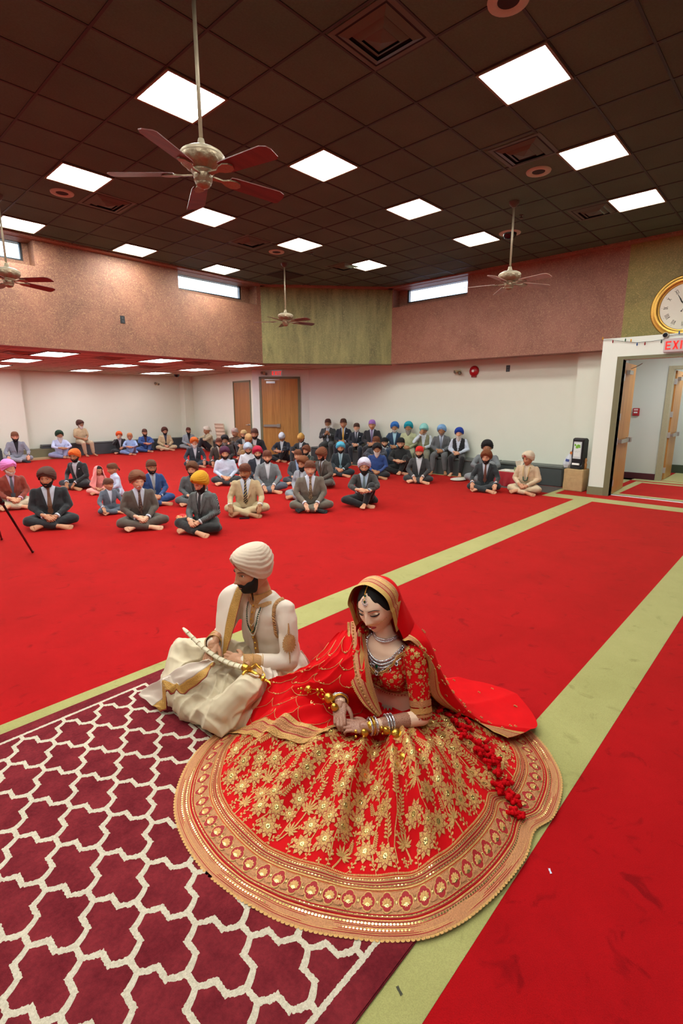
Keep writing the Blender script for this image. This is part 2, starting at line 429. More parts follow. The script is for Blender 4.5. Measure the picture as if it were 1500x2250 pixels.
low = [(3.86, 11.65, 'first bright rectangular light of the low alcove ceiling, below the maroon wall at left'), (6.16, 11.60, 'low alcove ceiling light in the front row, middle of the alcove'),
 (8.48, 11.50, 'low alcove ceiling light in the front row, nearest the double doors'), (3.86, 13.85, 'low alcove ceiling light in the second row at left'),
 (6.16, 13.85, 'low alcove ceiling light in the second row, beside a dark vent'), (8.48, 13.85, 'low alcove ceiling light in the second row, right, nearest the black dome camera'),
 (3.86, 16.3, 'low alcove ceiling light in the back row at the left picture edge'), (6.33, 16.55, 'thin low alcove ceiling light in the back row above the man on the bench'),
 (8.5, 16.4, 'thin low alcove ceiling light in the back row left of the dome camera')]
for x, y, lab in low: panel(x, y, LC-.004, .58, 1.12, lab, LP, 'alcove ceiling lights')
for x, y, w_ in ((1.5, 11.6, 'front row, nearer column'), (1.5, 13.85, 'middle row, nearer column'), (1.5, 16.3, 'back row, nearer column'), (-.8, 11.6, 'front row, far column'), (-.8, 13.85, 'middle row, far column'), (-.8, 16.3, 'back row, far column')): panel(x, y, LC-.004, .58, 1.12, 'alcove ceiling light left of the picture, '+w_, LP, 'alcove lights out of view')
panel(11.7, 1.6, 2.86, .58, 1.1, 'passage ceiling light behind the entrance, outside the picture', EM('#f4f8ff', 17), None)
panel(13.9, 1.7, 2.86, .5, .9, 'far passage ceiling light, outside the picture', EM('#f4f8ff', 14), None)
# lights along the bench soffit are daylight from the hall only

# vents
def vent(x, y, z, w_, label, mt, rz=0, group='square ceiling vents'):
    t = thing('ceiling_vent', label, 'ceiling vent', (x, y, z), rz, group)
    q = MB()
    def ring(a, b, za, zb):
        A = [(a, a), (-a, a), (-a, -a), (a, -a)]; B = [(b, b), (-b, b), (-b, -b), (b, -b)]
        for k in range(4):
            k2 = (k+1) % 4
            q.poly([(*A[k], za), (*A[k2], za), (*B[k2], zb), (*B[k], zb)])
    h = w_/2
    ring(h, h*.86, -.004, -.006)
    q.build('frame', mt[0], t, normals=False)
    q = MB(); q.bx(-h*.86, h*.86, -h*.86, h*.86, -.003, .002); q.build('duct', mt[1], t)
    q = MB()
    for a, b_, z0, z1 in ((.80, .60, -.006, -.028), (.54, .36, -.012, -.04)): ring(h*a, h*b_, z0, z1)
    q.build('louvre', mt[0], t, normals=False)
    q = MB(); A = h*.32; q.mi = 0
    for k in range(4):
        cc = [(A, A), (-A, A), (-A, -A), (A, -A)]; k2 = (k+1) % 4
        q.poly([(*cc[k], -.03), (*cc[k2], -.03), (0, 0, -.05)])
    q.build('centre_cone', mt[0], t, normals=False)
VT = (M('#464a3a', .55, var=.08), M('#0d0c0b', .8))
for x, y, lab in ((3.50, 2.84, 'largest square brown ceiling vent at the top of the picture'), (6.0, 2.80, 'square brown ceiling vent beside the round speaker at upper right'),
                  (8.43, 2.80, 'square brown ceiling vent left of the right-hand ceiling light'), (3.45, 7.66, 'square brown ceiling vent beside the round speaker at left'),
                  (5.88, 7.60, 'square brown ceiling vent right of the lower-left fan light, before the small speaker'), (8.15, 7.5, 'small square ceiling vent left of the farthest ceiling light')):
    vent(x, y, HC-.002, .58, lab, VT)
VT2 = (M('#7a6a52', .6), M('#1a1613', .8))
for x, y, lab in ((3.27, 11.8, 'dark vent in the low alcove ceiling at the far left'), (5.02, 11.73, 'dark vent in the low alcove ceiling left of the front middle light'),
                  (7.1, 11.5, 'dark vent in the low alcove ceiling between the front lights'), (6.95, 13.72, 'dark vent in the low alcove ceiling beside the second row light')):
    vent(x, y, LC-.004, .58, lab, VT2, 0, 'alcove ceiling vents')
q = MB(); q.bx(7.52, 8.1, 8.65, 9.2, HC-.012, HC); tag(q.build('return_grille', M('#1d1712', .8)), 'flat dark return grille in the ceiling behind the farthest fan rod', 'ceiling grille')
# round speakers
for x, y, lab in ((6.60, 2.88, 'round peach-rimmed ceiling speaker at upper right beside a vent'), (2.9, 7.75, 'round peach-rimmed ceiling speaker at left beside a vent'),
                  (6.56, 7.73, 'small round peach-rimmed ceiling speaker left of the centre far light'), (3.84, 1.98, 'round ceiling speaker cut by the top picture edge')):
    t = thing('ceiling_speaker', lab, 'speaker', (x, y, HC), 0, 'round ceiling speakers')
    q = MB(); q.lathe([(.075, -.006), (.085, -.014), (.14, -.012), (.145, 0)], 28); q.build('rim', M('#a8a890', .6), t)
    q = MB(); q.lathe([(0, -.004), (.04, -.008), (.078, -.006)], 24); q.build('grille', M('#1c1210', .8), t)
for x, y, z, s, lab in ((8.515, 4.125, HC, 1, 'black dome camera with a pale ring in the hall ceiling'), (9.34, 16.51, LC, .9, 'black dome camera on the low alcove ceiling')):
    t = thing('dome_camera', lab, 'camera', (x, y, z)); q = MB()
    q.lathe([(.11*s, -.012), (.17*s, -.010), (.175*s, 0)], 28); q.build('ring', M('#b4b8a4', .5), t)
    q = MB(); q.lathe([(.11*s, -.01), (.105*s, -.04), (.08*s, -.08), (.045*s, -.1), (0, -.108)], 24); q.build('dome', M('#0a0a0c', .08, var=0), t)
for x, y, z, lab in ((7.867, 3.649, HC, 'small sprinkler head in the hall ceiling beside the right fan'), (7.42, 11.5, LC, 'tiny sprinkler head hanging below the maroon wall edge'), (9.3, 13.3, LC, 'tiny sprinkler head near the single brown door'),
                     (7.05, 7.3, HC, 'small sprinkler head in the ceiling left of the farthest ceiling light')):
    t = thing('sprinkler', lab, 'sprinkler', (x, y, z)); q = MB()
    q.lathe([(0, -.045), (.03, -.043), (.03, -.038), (.008, -.036), (.008, -.004), (.035, -.003), (.035, 0)], 12); q.build('sprinkler_head', M('#4a4038', .4, .5), t)

# ceiling fans
FB = M('#a69880', .5, .35, var=.15, scale=30); FBR = M('#8b7a62', .45, .5, var=.2, scale=60, bump=.5)
BLD = wood('blade_wood', '#4a1a16', '#6a2c24', 0, 10)
BLE = M('#a88878', .5)
def fan(x, y, zb, ph, label, blade=BLD):
    t = thing('ceiling_fan', label, 'ceiling fan', (x, y, 0), 0, 'ceiling fans')
    q = MB(); q.lathe([(0, HC-.075), (.03, HC-.07), (.065, HC-.03), (.07, HC)], 20); q.build('canopy', M('#4c3c30', .5), t)
    q = MB(); q.cyl((0, 0, zb+.24), (0, 0, HC-.05), .0135, n=12); q.build('rod', FB, t)
    q = MB()
    q.lathe([(0, zb+.235), (.02, zb+.23), (.028, zb+.195), (.045, zb+.168), (.11, zb+.158), (.145, zb+.138), (.158, zb+.122), (.152, zb+.110)], 32)
    q.build('housing_cap', FB, t)
    q = MB()
    def fn(u, v):
        a = 2*pi*u; z = lerp(.112, .028, v**.9); r = lerp(.152, .075, v**2.2)
        r += .008*abs(sin(a*5 + v*3))*sin(pi*v)+.004*sin(a*10-v*6)*sin(pi*v)
        return (r*cos(a), r*sin(a), zb+z)
    q.grid(fn, 60, 10, True); q.build('motor_housing', FBR, t)
    q = MB(); q.lathe([(0, zb-.088), (.02, zb-.084), (.045, zb-.072), (.056, zb-.055), (.053, zb-.045), (.064, zb-.04), (.066, zb-.0), (.064, zb+.01), (.080, zb+.016), (.080, zb+.03), (.06, zb+.034)], 28); q.build('lower_cup', FBR, t)
    for k in range(5):
        a = ph+2*pi*k/5; e = bpy.data.objects.new('blade', None)
        q = MB()
        tip = [(.20, -.055), (.24, -.062), (.60, -.075), (.645, -.055), (.66, -.02), (.655, .055), (.635, .072), (.24, .062), (.20, .05)]
        tilt = radians(-12)
        R = Matrix.Rotation(a, 3, 'Z')
        def fp(xx, yy, tt): return R @ Vector((xx, yy*cos(tilt), zb+.004-(xx-.2)*.02 + yy*sin(tilt)+tt))
        q.prism(tip, -.003, .003, fp); bl = q.build('blade', blade, t)
        q = MB()
        arm = [(.07, -.018), (.15, -.012), (.19, -.035), (.235, -.045), (.28, -.03), (.295, 0), (.28, .03), (.235, .045), (.19, .035), (.15, .012), (.07, .018)]
        q.prism(arm, -.013, -.0035, fp); q.build('blade_bracket', FBR, bl)
fan(2.27, 3.46, 3.295, radians(-8.7), 'large nearest ceiling fan with red-brown blades at upper left')
BL2 = wood('blade_wood_pale', '#8a6a60', '#a08070', 0, 10)
fan(7.30, 3.50, 3.37, radians(-31.8), 'ceiling fan with pale brown blades hanging before the right wall', BL2)
fan(7.17, 8.22, 3.33, radians(-15), 'farthest small ceiling fan before the green corner wall')
fan(2.33, 8.45, 3.36, radians(15.8), 'ceiling fan cut by the left picture edge')
# ---------------------------------------------------------------- figures: shared shapes
def remesh(mb, voxel, smooth=3, name='shape', keep=None):
    me = bpy.data.meshes.new(name); mb.bm.to_mesh(me); mb.bm.free()
    o = bpy.data.objects.new(name, me); COL.objects.link(o)
    r = o.modifiers.new('r', 'REMESH'); r.mode = 'VOXEL'; r.voxel_size = voxel; r.use_smooth_shade = True
    if smooth: s = o.modifiers.new('s', 'SMOOTH'); s.iterations = smooth; s.factor = .5
    dg = bpy.context.evaluated_depsgraph_get(); dg.update()
    nm = bpy.data.meshes.new_from_object(o.evaluated_get(dg), depsgraph=dg)
    bpy.data.objects.remove(o); bpy.data.meshes.remove(me)
    return nm
def wrinkle(me, fn, zmin=.006):
    ns = [v.normal.copy() for v in me.vertices]; cs = [v.co.copy() for v in me.vertices]; out = []
    for c, n_ in zip(cs, ns):
        p = c+n_*fn(c); out += [p.x, p.y, max(zmin, p.z)]
    me.vertices.foreach_set('co', out); me.update()
def caps(mb, a, ra, b, rb, n=14):
    a, b = Vector(a), Vector(b); d = (b-a); L_ = d.length
    if L_ < 1e-6: return mb.ell(a, ra)
    d.normalize(); pts = []; rs = []
    for t in (-1, -.86, -.5, 0): pts.append(a+d*ra*t); rs.append(ra*sqrt(max(0.0001, 1-t*t)))
    for t in (0, .5, .86, 1): pts.append(b+d*rb*t); rs.append(rb*sqrt(max(0.0001, 1-t*t)))
    return mb.tube(pts, rs, n)
def limb(mb, pts, rs, n=14):
    for i in range(len(pts)-1): caps(mb, pts[i], rs[i], pts[i+1], rs[i+1], n)
def loft(mb, rings, n=26, sq=2.0):         # rings: (centre, half width x, half depth y, tilt about x)
    R = []
    for c, hx, hy, *rest in rings:
        tl = rest[0] if rest else 0; row = []
        for k in range(n):
            a = 2*pi*k/n; ca, sa = cos(a), sin(a); e = 2/sq
            x = hx*abs(ca)**e*(1 if ca >= 0 else -1); y = hy*abs(sa)**e*(1 if sa >= 0 else -1)
            row.append(mb.v(Vector(c)+Vector((x, y*cos(tl), y*sin(tl)))))
        R.append(row)
    for a, b in zip(R, R[1:]):
        for k in range(n): mb.face([a[k], a[(k+1) % n], b[(k+1) % n], b[k]], True)
    mb.face(R[0][::-1]); mb.face(R[-1]); return R
def add_mesh(mb, me, mat=None, mi=None, sm=True):
    mp = [mb.v((mat @ v.co) if mat else v.co) for v in me.vertices]
    for p in me.polygons:
        f = mb.face([mp[i] for i in p.vertices], sm)
        if f: f.material_index = p.material_index if mi is None else mi

# hand: wrist at the origin, fingers along +Y, palm down, thumb on the +X side (a left hand)
def make_hand(curl=.5, spread=.12, voxel=.0042):
    m = MB()
    m.ell((0, .048, 0), (.040, .052, .0145), 16, 10); caps(m, (0, -.04, 0), .026, (0, .02, 0), .026)
    caps(m, (.026, .02, -.004), .017, (.02, .05, -.002), .015)
    for i, (x, y, L_, r) in enumerate(((.027, .088, .072, .0088), (.009, .093, .08, .0092), (-.010, .09, .075, .0088), (-.027, .08, .058, .0078))):
        sp = spread*(1.1-i*.75); p = Vector((x, y, 0)); pts = [Vector((x*.8, y-.03, 0)), p.copy()]; ang = .15
        for seg in (.44, .32, .24):
            d = Vector((sin(sp)*cos(ang), cos(sp)*cos(ang), -sin(ang)))
            p = p + d*L_*seg; pts.append(p.copy()); ang += curl*(1.15 if seg > .3 else .8)
        limb(m, pts, [r*1.05, r*1.08, r, r*.92, r*.8], 10)
    ca = curl*.5
    limb(m, [(.024, .012, -.006), (.046, .038, -.014), (.056, .064, -.020-ca*.012), (.055, .086, -.030-ca*.02)], [.014, .0125, .0105, .0088], 10)
    return remesh(m, voxel, 2)
_hands = {}
def hand(curl=.5, spread=.12, fine=False):
    k = (round(curl, 2), round(spread, 2), fine)
    if k not in _hands: _hands[k] = make_hand(curl, spread, .0028 if fine else .0042)
    return _hands[k]
def hand_mat(w, d, up, side, s=1.0):      # w wrist, d finger direction, up back-of-hand normal, side +1 right / -1 left
    d = Vector(d).normalized(); up = Vector(up); up = (up-d*up.dot(d)).normalized(); x = d.cross(up)
    sx = -1 if side > 0 else 1
    return Matrix(((x.x*s*sx, d.x*s, up.x*s, w[0]), (x.y*s*sx, d.y*s, up.y*s, w[1]), (x.z*s*sx, d.z*s, up.z*s, w[2]), (0, 0, 0, 1)))
def make_foot():
    m = MB()
    caps(m, (0, -.01, .042), .031, (0, .03, .042), .030); m.ell((0, -.014, .032), (.031, .036, .030))
    loft(m, [((0, .0, .042), .030, .042, .0), ((0, .03, .04), .034, .036, -1.2), ((-.002, .1, .027), .040, .026, -1.4), ((-.004, .145, .02), .044, .019, -1.5)], 18)
    for i, (x, y, r) in enumerate(((.030, .158, .0145), (.010, .168, .011), (-.008, .164, .0105), (-.024, .156, .010), (-.038, .145, .009))):
        limb(m, [(x*.8, .125, .018), (x, y, .015), (x*1.05, y+.022-.003*i, .011)], [r, r, r*.85], 10)
    return remesh(m, .0048, 2)
_foot = []
def foot():
    if not _foot: _foot.append(make_foot())
    return _foot[0]

# head: origin at its centre, face towards +Y
def gs(x, y, cx, cy, sx, sy): return exp(-((x-cx)/sx)**2-((y-cy)/sy)**2)
def face_pt(x, z, off=0, fem=0):          # a point of the face surface over (x, z)
    jaw = 1
    if z < 0: jaw = 1-(.30 if not fem else .38)*min(1, (-z/.118))**1.7
    hx = .0755*jaw; hy = .094; hz = .118
    q = max(0.0, 1-(x/hx)**2-(z/hz)**2)
    y = hy*q**.5*(.93 if z < -.05 else 1)
    if z < -.03: y += .010*sstep(-.03, -.1, z)*(1-min(1, (x/.06)**2))*min(1, q*4)
    a = abs(x)
    y -= .0105*gs(a, z, .033, .008, .017, .014)                      # sockets
    y += .0045*gs(a, z, .026, .033, .022, .010)                      # brow
    nz = .024 if not fem else .019
    y += nz*gs(x, z, 0, -.030, .0105, .012) + .013*gs(x, z, 0, -.008, .0075, .020) + .006*gs(a, z, .0135, -.034, .007, .008)
    y += .0055*gs(x, z, 0, -.057, .021, .0055) + .0065*gs(x, z, 0, -.069, .017, .0055) - .003*gs(x, z, 0, -.0625, .022, .0025)
    y += .007*gs(x, z, 0, -.100, .018, .014) + .0035*gs(a, z, .046, -.020, .018, .02)
    return Vector((x, y+off, z))
def head_dir(az, el, fem=0):              # az 0 = front, +az to the left (+X is the head's right-hand side when facing +Y)
    d = Vector((sin(az)*cos(el), cos(az)*cos(el), sin(el)))
    jaw = 1
    p = Vector((d.x*.0755, d.y*(.094 if d.y > 0 else .104), d.z*.118))
    if p.z < 0: p.x *= 1-(.30 if not fem else .38)*(-p.z/.118)**1.7
    if p.y < 0 and p.z < -.02: p.y *= 1-.45*sstep(-.02, -.11, p.z)
    if p.y > .012:
        w_ = sstep(.012, .04, p.y); p.y = lerp(p.y, face_pt(p.x, p.z, 0, fem).y, w_)
    return p
def head_geo(m, mi=0, fem=0, nu=48, nv=40, closed=False, detail=1, brow=1):      # slots: mi skin, +1 dark (brows, lashes), +2 eye white, +3 lips
    m.mi = mi; rows = []
    for j in range(nv+1):
        t = j/nv; el = -pi/2+pi*t
        if j in (0, nv): rows.append([m.v(head_dir(0, el*.9999, fem))]); continue
        row = []
        for i in range(nu):
            u = i/nu; az = 2*pi*(u-.5); az = az - .42*sin(az)*(1 if True else 0)   # denser on the face
            row.append(m.v(head_dir(az, el, fem)))
        rows.append(row)
    for a, b in zip(rows, rows[1:]):
        for k in range(nu):
            k2 = (k+1) % nu
            if len(a) == 1: m.face([a[0], b[k2], b[k]], True)
            elif len(b) == 1: m.face([a[k], a[k2], b[0]], True)
            else: m.face([a[k], a[k2], b[k2], b[k]], True)
    for s in (-1, 1):
        m.mi = mi
        m.ell((s*.0765, -.008, -.004), (.010, .020, .031), 10, 8, Matrix.Rotation(.25*s, 3, 'Z') @ Matrix.Rotation(-.2, 3, 'X'))
        m.ell((s*.080, -.006, -.004), (.006, .012, .020), 8, 6)
        if closed:
            c = face_pt(s*.032, .008, 0, fem); m.ell(c+Vector((0, -.0015, 0)), (.0150, .0085, .0105), 12, 8)      # lid
            m.mi = mi+1
            pts = [face_pt(s*(.0155+.034*t), .008-.0052*sin(pi*t)+.001*t, .0075*sin(pi*t)**.5+.0018, fem) for t in [k/8 for k in range(9)]]
            m.tube(pts, [.001, .0018, .0024, .0028, .003, .0032, .0032, .0028, .0018], 6)
        else:
            c = face_pt(s*.032, .007, 0, fem)
            m.mi = mi+2; m.ell(c+Vector((0, -.003, 0)), (.0125, .0090, .0062), 12, 8)
            m.mi = mi+1; m.ell(c+Vector((0, .0035, 0)), (.0056, .0034, .0054), 10, 6)
            pts = [face_pt(s*(.018+.028*t), .0075+.0062*sin(pi*t), .0035+.002*sin(pi*t), fem) for t in [k/6 for k in range(7)]]
            m.tube(pts, [.0008, .0014, .0017, .0018, .0018, .0015, .0009], 6)
            m.mi = mi; pts = [face_pt(s*(.018+.028*t), .0075+.0095*sin(pi*t), .002+.002*sin(pi*t), fem) for t in [k/6 for k in range(7)]]
            m.tube(pts, .0026, 6)
        if brow:
            m.mi = mi+1; K = 8; pts = []
            for k in range(K+1):
                t = k/K; pts.append(face_pt(s*(.011+.042*t), .026+.0075*sin(pi*min(1, t*1.05)**1.2)-.003*t, .0014, fem))
            m.tube(pts, [.0015]+[.0029-(.0006 if fem else 0)]*4+[.0026, .0022, .0016, .0008], 6, flat=.55)
    m.mi = mi+3
    K = 10
    for (zc, h, dz) in ((-.0585, .0042, .0016), (-.0665, .0050, -.0018)):
        pts = []; rs = []
        for k in range(K+1):
            t = -1+2*k/K; x = .023*t*(.9 if fem else 1)
            pts.append(face_pt(x, zc+.0005+(.0006 if dz < 0 else -.0034)*t*t*1.3+ (.001*cos(pi*t*2) if dz > 0 else 0), .0008, fem)); rs.append(h*sqrt(max(.03, 1-t*t)))
        m.tube(pts, rs, 8, flat=1)
    m.mi = mi

def turban(style=0, seed=0, groom=False):          # wrapped cloth; returns MB in head space
    m = MB(); rnd = random.Random(seed); NF = 7+seed % 3; ph = rnd.uniform(-.10, .10)
    if style == 0:
        NU, NV = 72, 44
        def fn(u, v):
            az = 2*pi*(u-.5); a = abs(az-ph)
            zb = .080-.095*(min(1, a/1.35)**.8*(1-.12*sin(pi*min(1, a/1.35))))-.012*sstep(1.3, 1.7, a)+.018*sstep(1.9, 2.9, a)      # lower edge
            t = v**.9; el = lerp(0, pi/2, t)
            R_x = .110; R_y = .122
            wide = 1 + .06*sin(pi*min(1, t*1.2))
            cx = cos(el)**.72
            z0 = .075+.085*sin(el)**1.05
            z = lerp(zb, z0, sstep(0, .42, t)*.55 + .45*t if t < 1 else 1)
            z = zb*(1-sin(el)**.9) + (.152)*sin(el)**.9
            x = R_x*wide*sin(az)*cx*(.90+.10*min(1, t*5)); y = R_y*wide*cos(az)*cx*(.86+.14*min(1, t*4))
            # folds: run from the front peak down and round the sides
            s = t*NF*(1-.35*min(1, a/2.2)*(1-t)) + 1.3*(1-exp(-a*1.1)) + .12*sin(a*3+seed)
            f = s-math.floor(s); amp = .0085*min(1, .25+a*.9)*(1-t**4)
            bump = amp*(f**.45-.6)
            g = .007*exp(-(a/.10)**2)*(1-t)                     # groove at the front seam
            d = Vector((x, y, 0)); k = d.length
            if k > 1e-6: d = d/k
            rr = k + bump - g
            # side wings sweep: a slight asymmetric overlap
            rr += .004*sin(az+.6)*sin(pi*t)
            return Vector((d.x*rr, d.y*rr-.012-.018*sin(el)**2, z))
        m.grid(fn, NU, NV, True)
        def fi(u, v):                                            # inner band showing at the forehead peak
            az = lerp(-.9, .9, u); return Vector((.079*sin(az)*1.02, .0985*cos(az)-.002, lerp(.045+.012*cos(az*1.7), .10, v)))
        m.mi = 1; m.grid(fi, 12, 3)
    else:
        NU, NV = 48, 22
        def fn(u, v):
            az = 2*pi*(u-.5); a = abs(az); t = v; el = t*pi/2
            zb = .052-.035*sstep(.3, 1.7, a)-.030*sstep(1.7, 3, a)
            z = zb*(1-sin(el)) + (.124+.006*style)*sin(el)**.85
            c = cos(el)**.62; bk = 1+.05*sstep(2, 3.1, a)
            x = .084*sin(az)*c; y = (.106*cos(az) if cos(az) > 0 else .116*cos(az))*c*bk
            w_ = .0022*sin(a*9+z*140+seed)*sin(pi*t)+.0015*sin(a*23+seed)*(1-t)
            k = hypot(x, y)
            if k > 1e-6: x += x/k*w_; y += y/k*w_
            return Vector((x, y-.004, z))
        m.grid(fn, NU, NV, True)
        if style == 2: m.ell((0, .035, .128), (.036, .036, .030), 12, 8)
        def fb(u, v):
            az = 2*pi*(u-.5); a = abs(az); zb = .052-.035*sstep(.3, 1.7, a)-.030*sstep(1.7, 3, a)
            k = 1.02+.012*sin(pi*v); return Vector((.0845*k*sin(az), (.1065*cos(az) if cos(az) > 0 else .1225*cos(az))*k-.004, zb+.016*v-.003))
        m.grid(fb, NU, 4, True)
        m.ell((.006, -.128, .0), (.020, .014, .014), 10, 8)
        for s in (-1, 1):
            m.tube([(.004, -.130, .0), (s*.018, -.142, -.03), (s*.026, -.138, -.062-.01*s)], [.008, .013, .004], 8, flat=.35)
    return m
def beard(kind, length=0.0, full=1, seed=0):
    m = MB()
    NU, NV = 40, 16
    if kind == 'must':
        for s in (-1, 1):
            pts = [face_pt(s*x, z, .0035) for x, z in ((0, -.049), (.010, -.0485), (.020, -.052), (.030, -.058), (.036, -.062))]
            m.tube(pts, [.0052, .0068, .0064, .005, .002], 8)
        return m
    th = {'stub': .0022, 'full': .010, 'long': .013}[kind]
    rough = .0 if kind == 'stub' else 1
    def fn(u, v):
        az = lerp(-1.42, 1.42, u); a = abs(az)
        zt = -.046 + .020*sstep(.25, .95, a) + .045*sstep(1.0, 1.45, a)          # upper line
        zt -= .006*gs(a, 0, .55, 0, .2, 1)
        zb = -.1165*.985
        if v < .62:
            z = lerp(zt, zb*.93, v/.62)
            jaw = 1-.30*min(1, -min(0, z)/.118)**1.7; q = sqrt(max(0, 1-(z/.118)**2)); x = .0755*jaw*q*sin(az)*1.0
            p = face_pt(x, z) if cos(az) > .18 else Vector((x*1.01, .094*q*cos(az), z))
            if cos(az) <= .5: p = p.lerp(Vector((x*1.01, .094*q*cos(az)*.98, z)), sstep(.5, .18, cos(az)))
            n_ = Vector((sin(az)*.8, cos(az), -.15)).normalized()
            e = min(1, v*7)*min(1, (1.42-a)*4)
            p = p + n_*(.0012+th*e*(1+.10*sin(a*31+z*300+seed)*rough + (.35 if v > .3 else 0)*sstep(.3, .6, v)))
            if length: p.z -= length*sstep(.25, .62, v)*.62*max(0, cos(az))**.6; p.y += .008*sstep(.3, .62, v)
            return p
        w_ = (v-.62)/.38                                    # under the chin
        p0 = fn(u, .62-1e-6); c = Vector((0, .055 if length else .035, p0.z-.004*(1-w_)))
        if length:
            tip = Vector((p0.x*.5, lerp(p0.y, .05, .4), -.112-length)); b_ = Vector((p0.x*.2, .02, -.10))
            return p0.lerp(tip, sstep(0, .5, w_)).lerp(b_, sstep(.5, 1, w_))
        return p0.lerp(Vector((p0.x*.35, .018, -.108-th*.3)), w_)
    m.grid(fn, NU, NV)
    if kind != 'stub' or True:
        t2 = .002 if kind == 'stub' else .0055
        for s in (-1, 1):
            pts = [face_pt(s*x, z, t2*.6) for x, z in ((0, -.0475), (.010, -.047), (.020, -.050), (.030, -.058), (.037, -.072))]
            m.tube(pts, [t2*.7, t2, t2, t2*.9, t2*.6], 8, flat=1)
    return m

# ---------------------------------------------------------------- a seated person
SKIN = {'a': '#c99474', 'b': '#b98262', 'c': '#a0704e', 'd': '#d8a88a', 'e': '#8a5c40', 'f': '#e6bb9e', 'g': '#c08c6c'}
HAIRM = {'black': M('#0e0b0a', .85, var=.3, scale=120), 'dark': M('#1c1512', .85, var=.3, scale=120), 'white': M('#c9c3ba', .9, var=.1, scale=120), 'grey': M('#8d867e', .9, var=.2, scale=120)}
EYEW = M('#cfc6bc', .3, var=0)
def skinm(k, name=None):
    return M(SKIN[k], .5, var=.06, scale=18, spec=.35)
def lipm(k):
    c = lin(SKIN[k]); return M((c[0]*.85, c[1]*.55, c[2]*.55), .5, var=.05)
def cloth(c, rough=.85): return M(c, rough, var=.10, scale=22, bump=.12, sheen=.2)
def striped(c, c2, sc=110, vert=True):
    k = ('str', c, c2, sc)
    if k in _mc: return _mc[k]
    m, nt, b, N, L = NT('striped_cloth'); v = mapped(nt)
    wv = N('ShaderNodeTexWave'); wv.inputs['Scale'].default_value = sc/6.28; wv.bands_direction = 'DIAGONAL' if not vert else 'X'; L(v, wv.inputs[0])
    r = N('ShaderNodeValToRGB'); L(wv.outputs['Fac'], r.inputs[0]); e = r.color_ramp.elements
    e[0].position = .72; e[0].color = lin(c); e[1].position = .86; e[1].color = lin(c2)
    L(r.outputs[0], b.inputs['Base Color']); b.inputs['Roughness'].default_value = .85; _mc[k] = m; return m
def printed(c, c2, sc=60):
    k = ('prn', c, c2, sc)
    if k in _mc: return _mc[k]
    m, nt, b, N, L = NT('printed_cloth'); v = mapped(nt)
    wv = N('ShaderNodeTexVoronoi'); wv.inputs['Scale'].default_value = sc; L(v, wv.inputs['Vector'])
    r = N('ShaderNodeValToRGB'); L(wv.outputs['Distance'], r.inputs[0]); e = r.color_ramp.elements
    e[0].position = .35; e[0].color = lin(c2); e[1].position = .5; e[1].color = lin(c)
    L(r.outputs[0], b.inputs['Base Color']); b.inputs['Roughness'].default_value = .7; _mc[k] = m; return m

def head_matrix(c, s, yaw, nod, roll=0):
    return Matrix.Translation(c) @ Matrix.Rotation(yaw, 4, 'Z') @ Matrix.Rotation(nod, 4, 'X') @ Matrix.Rotation(roll, 4, 'Y') @ Matrix.Scale(s, 4)
def place(m, mat): bmesh.ops.transform(m.bm, matrix=mat, verts=m.bm.verts); return m

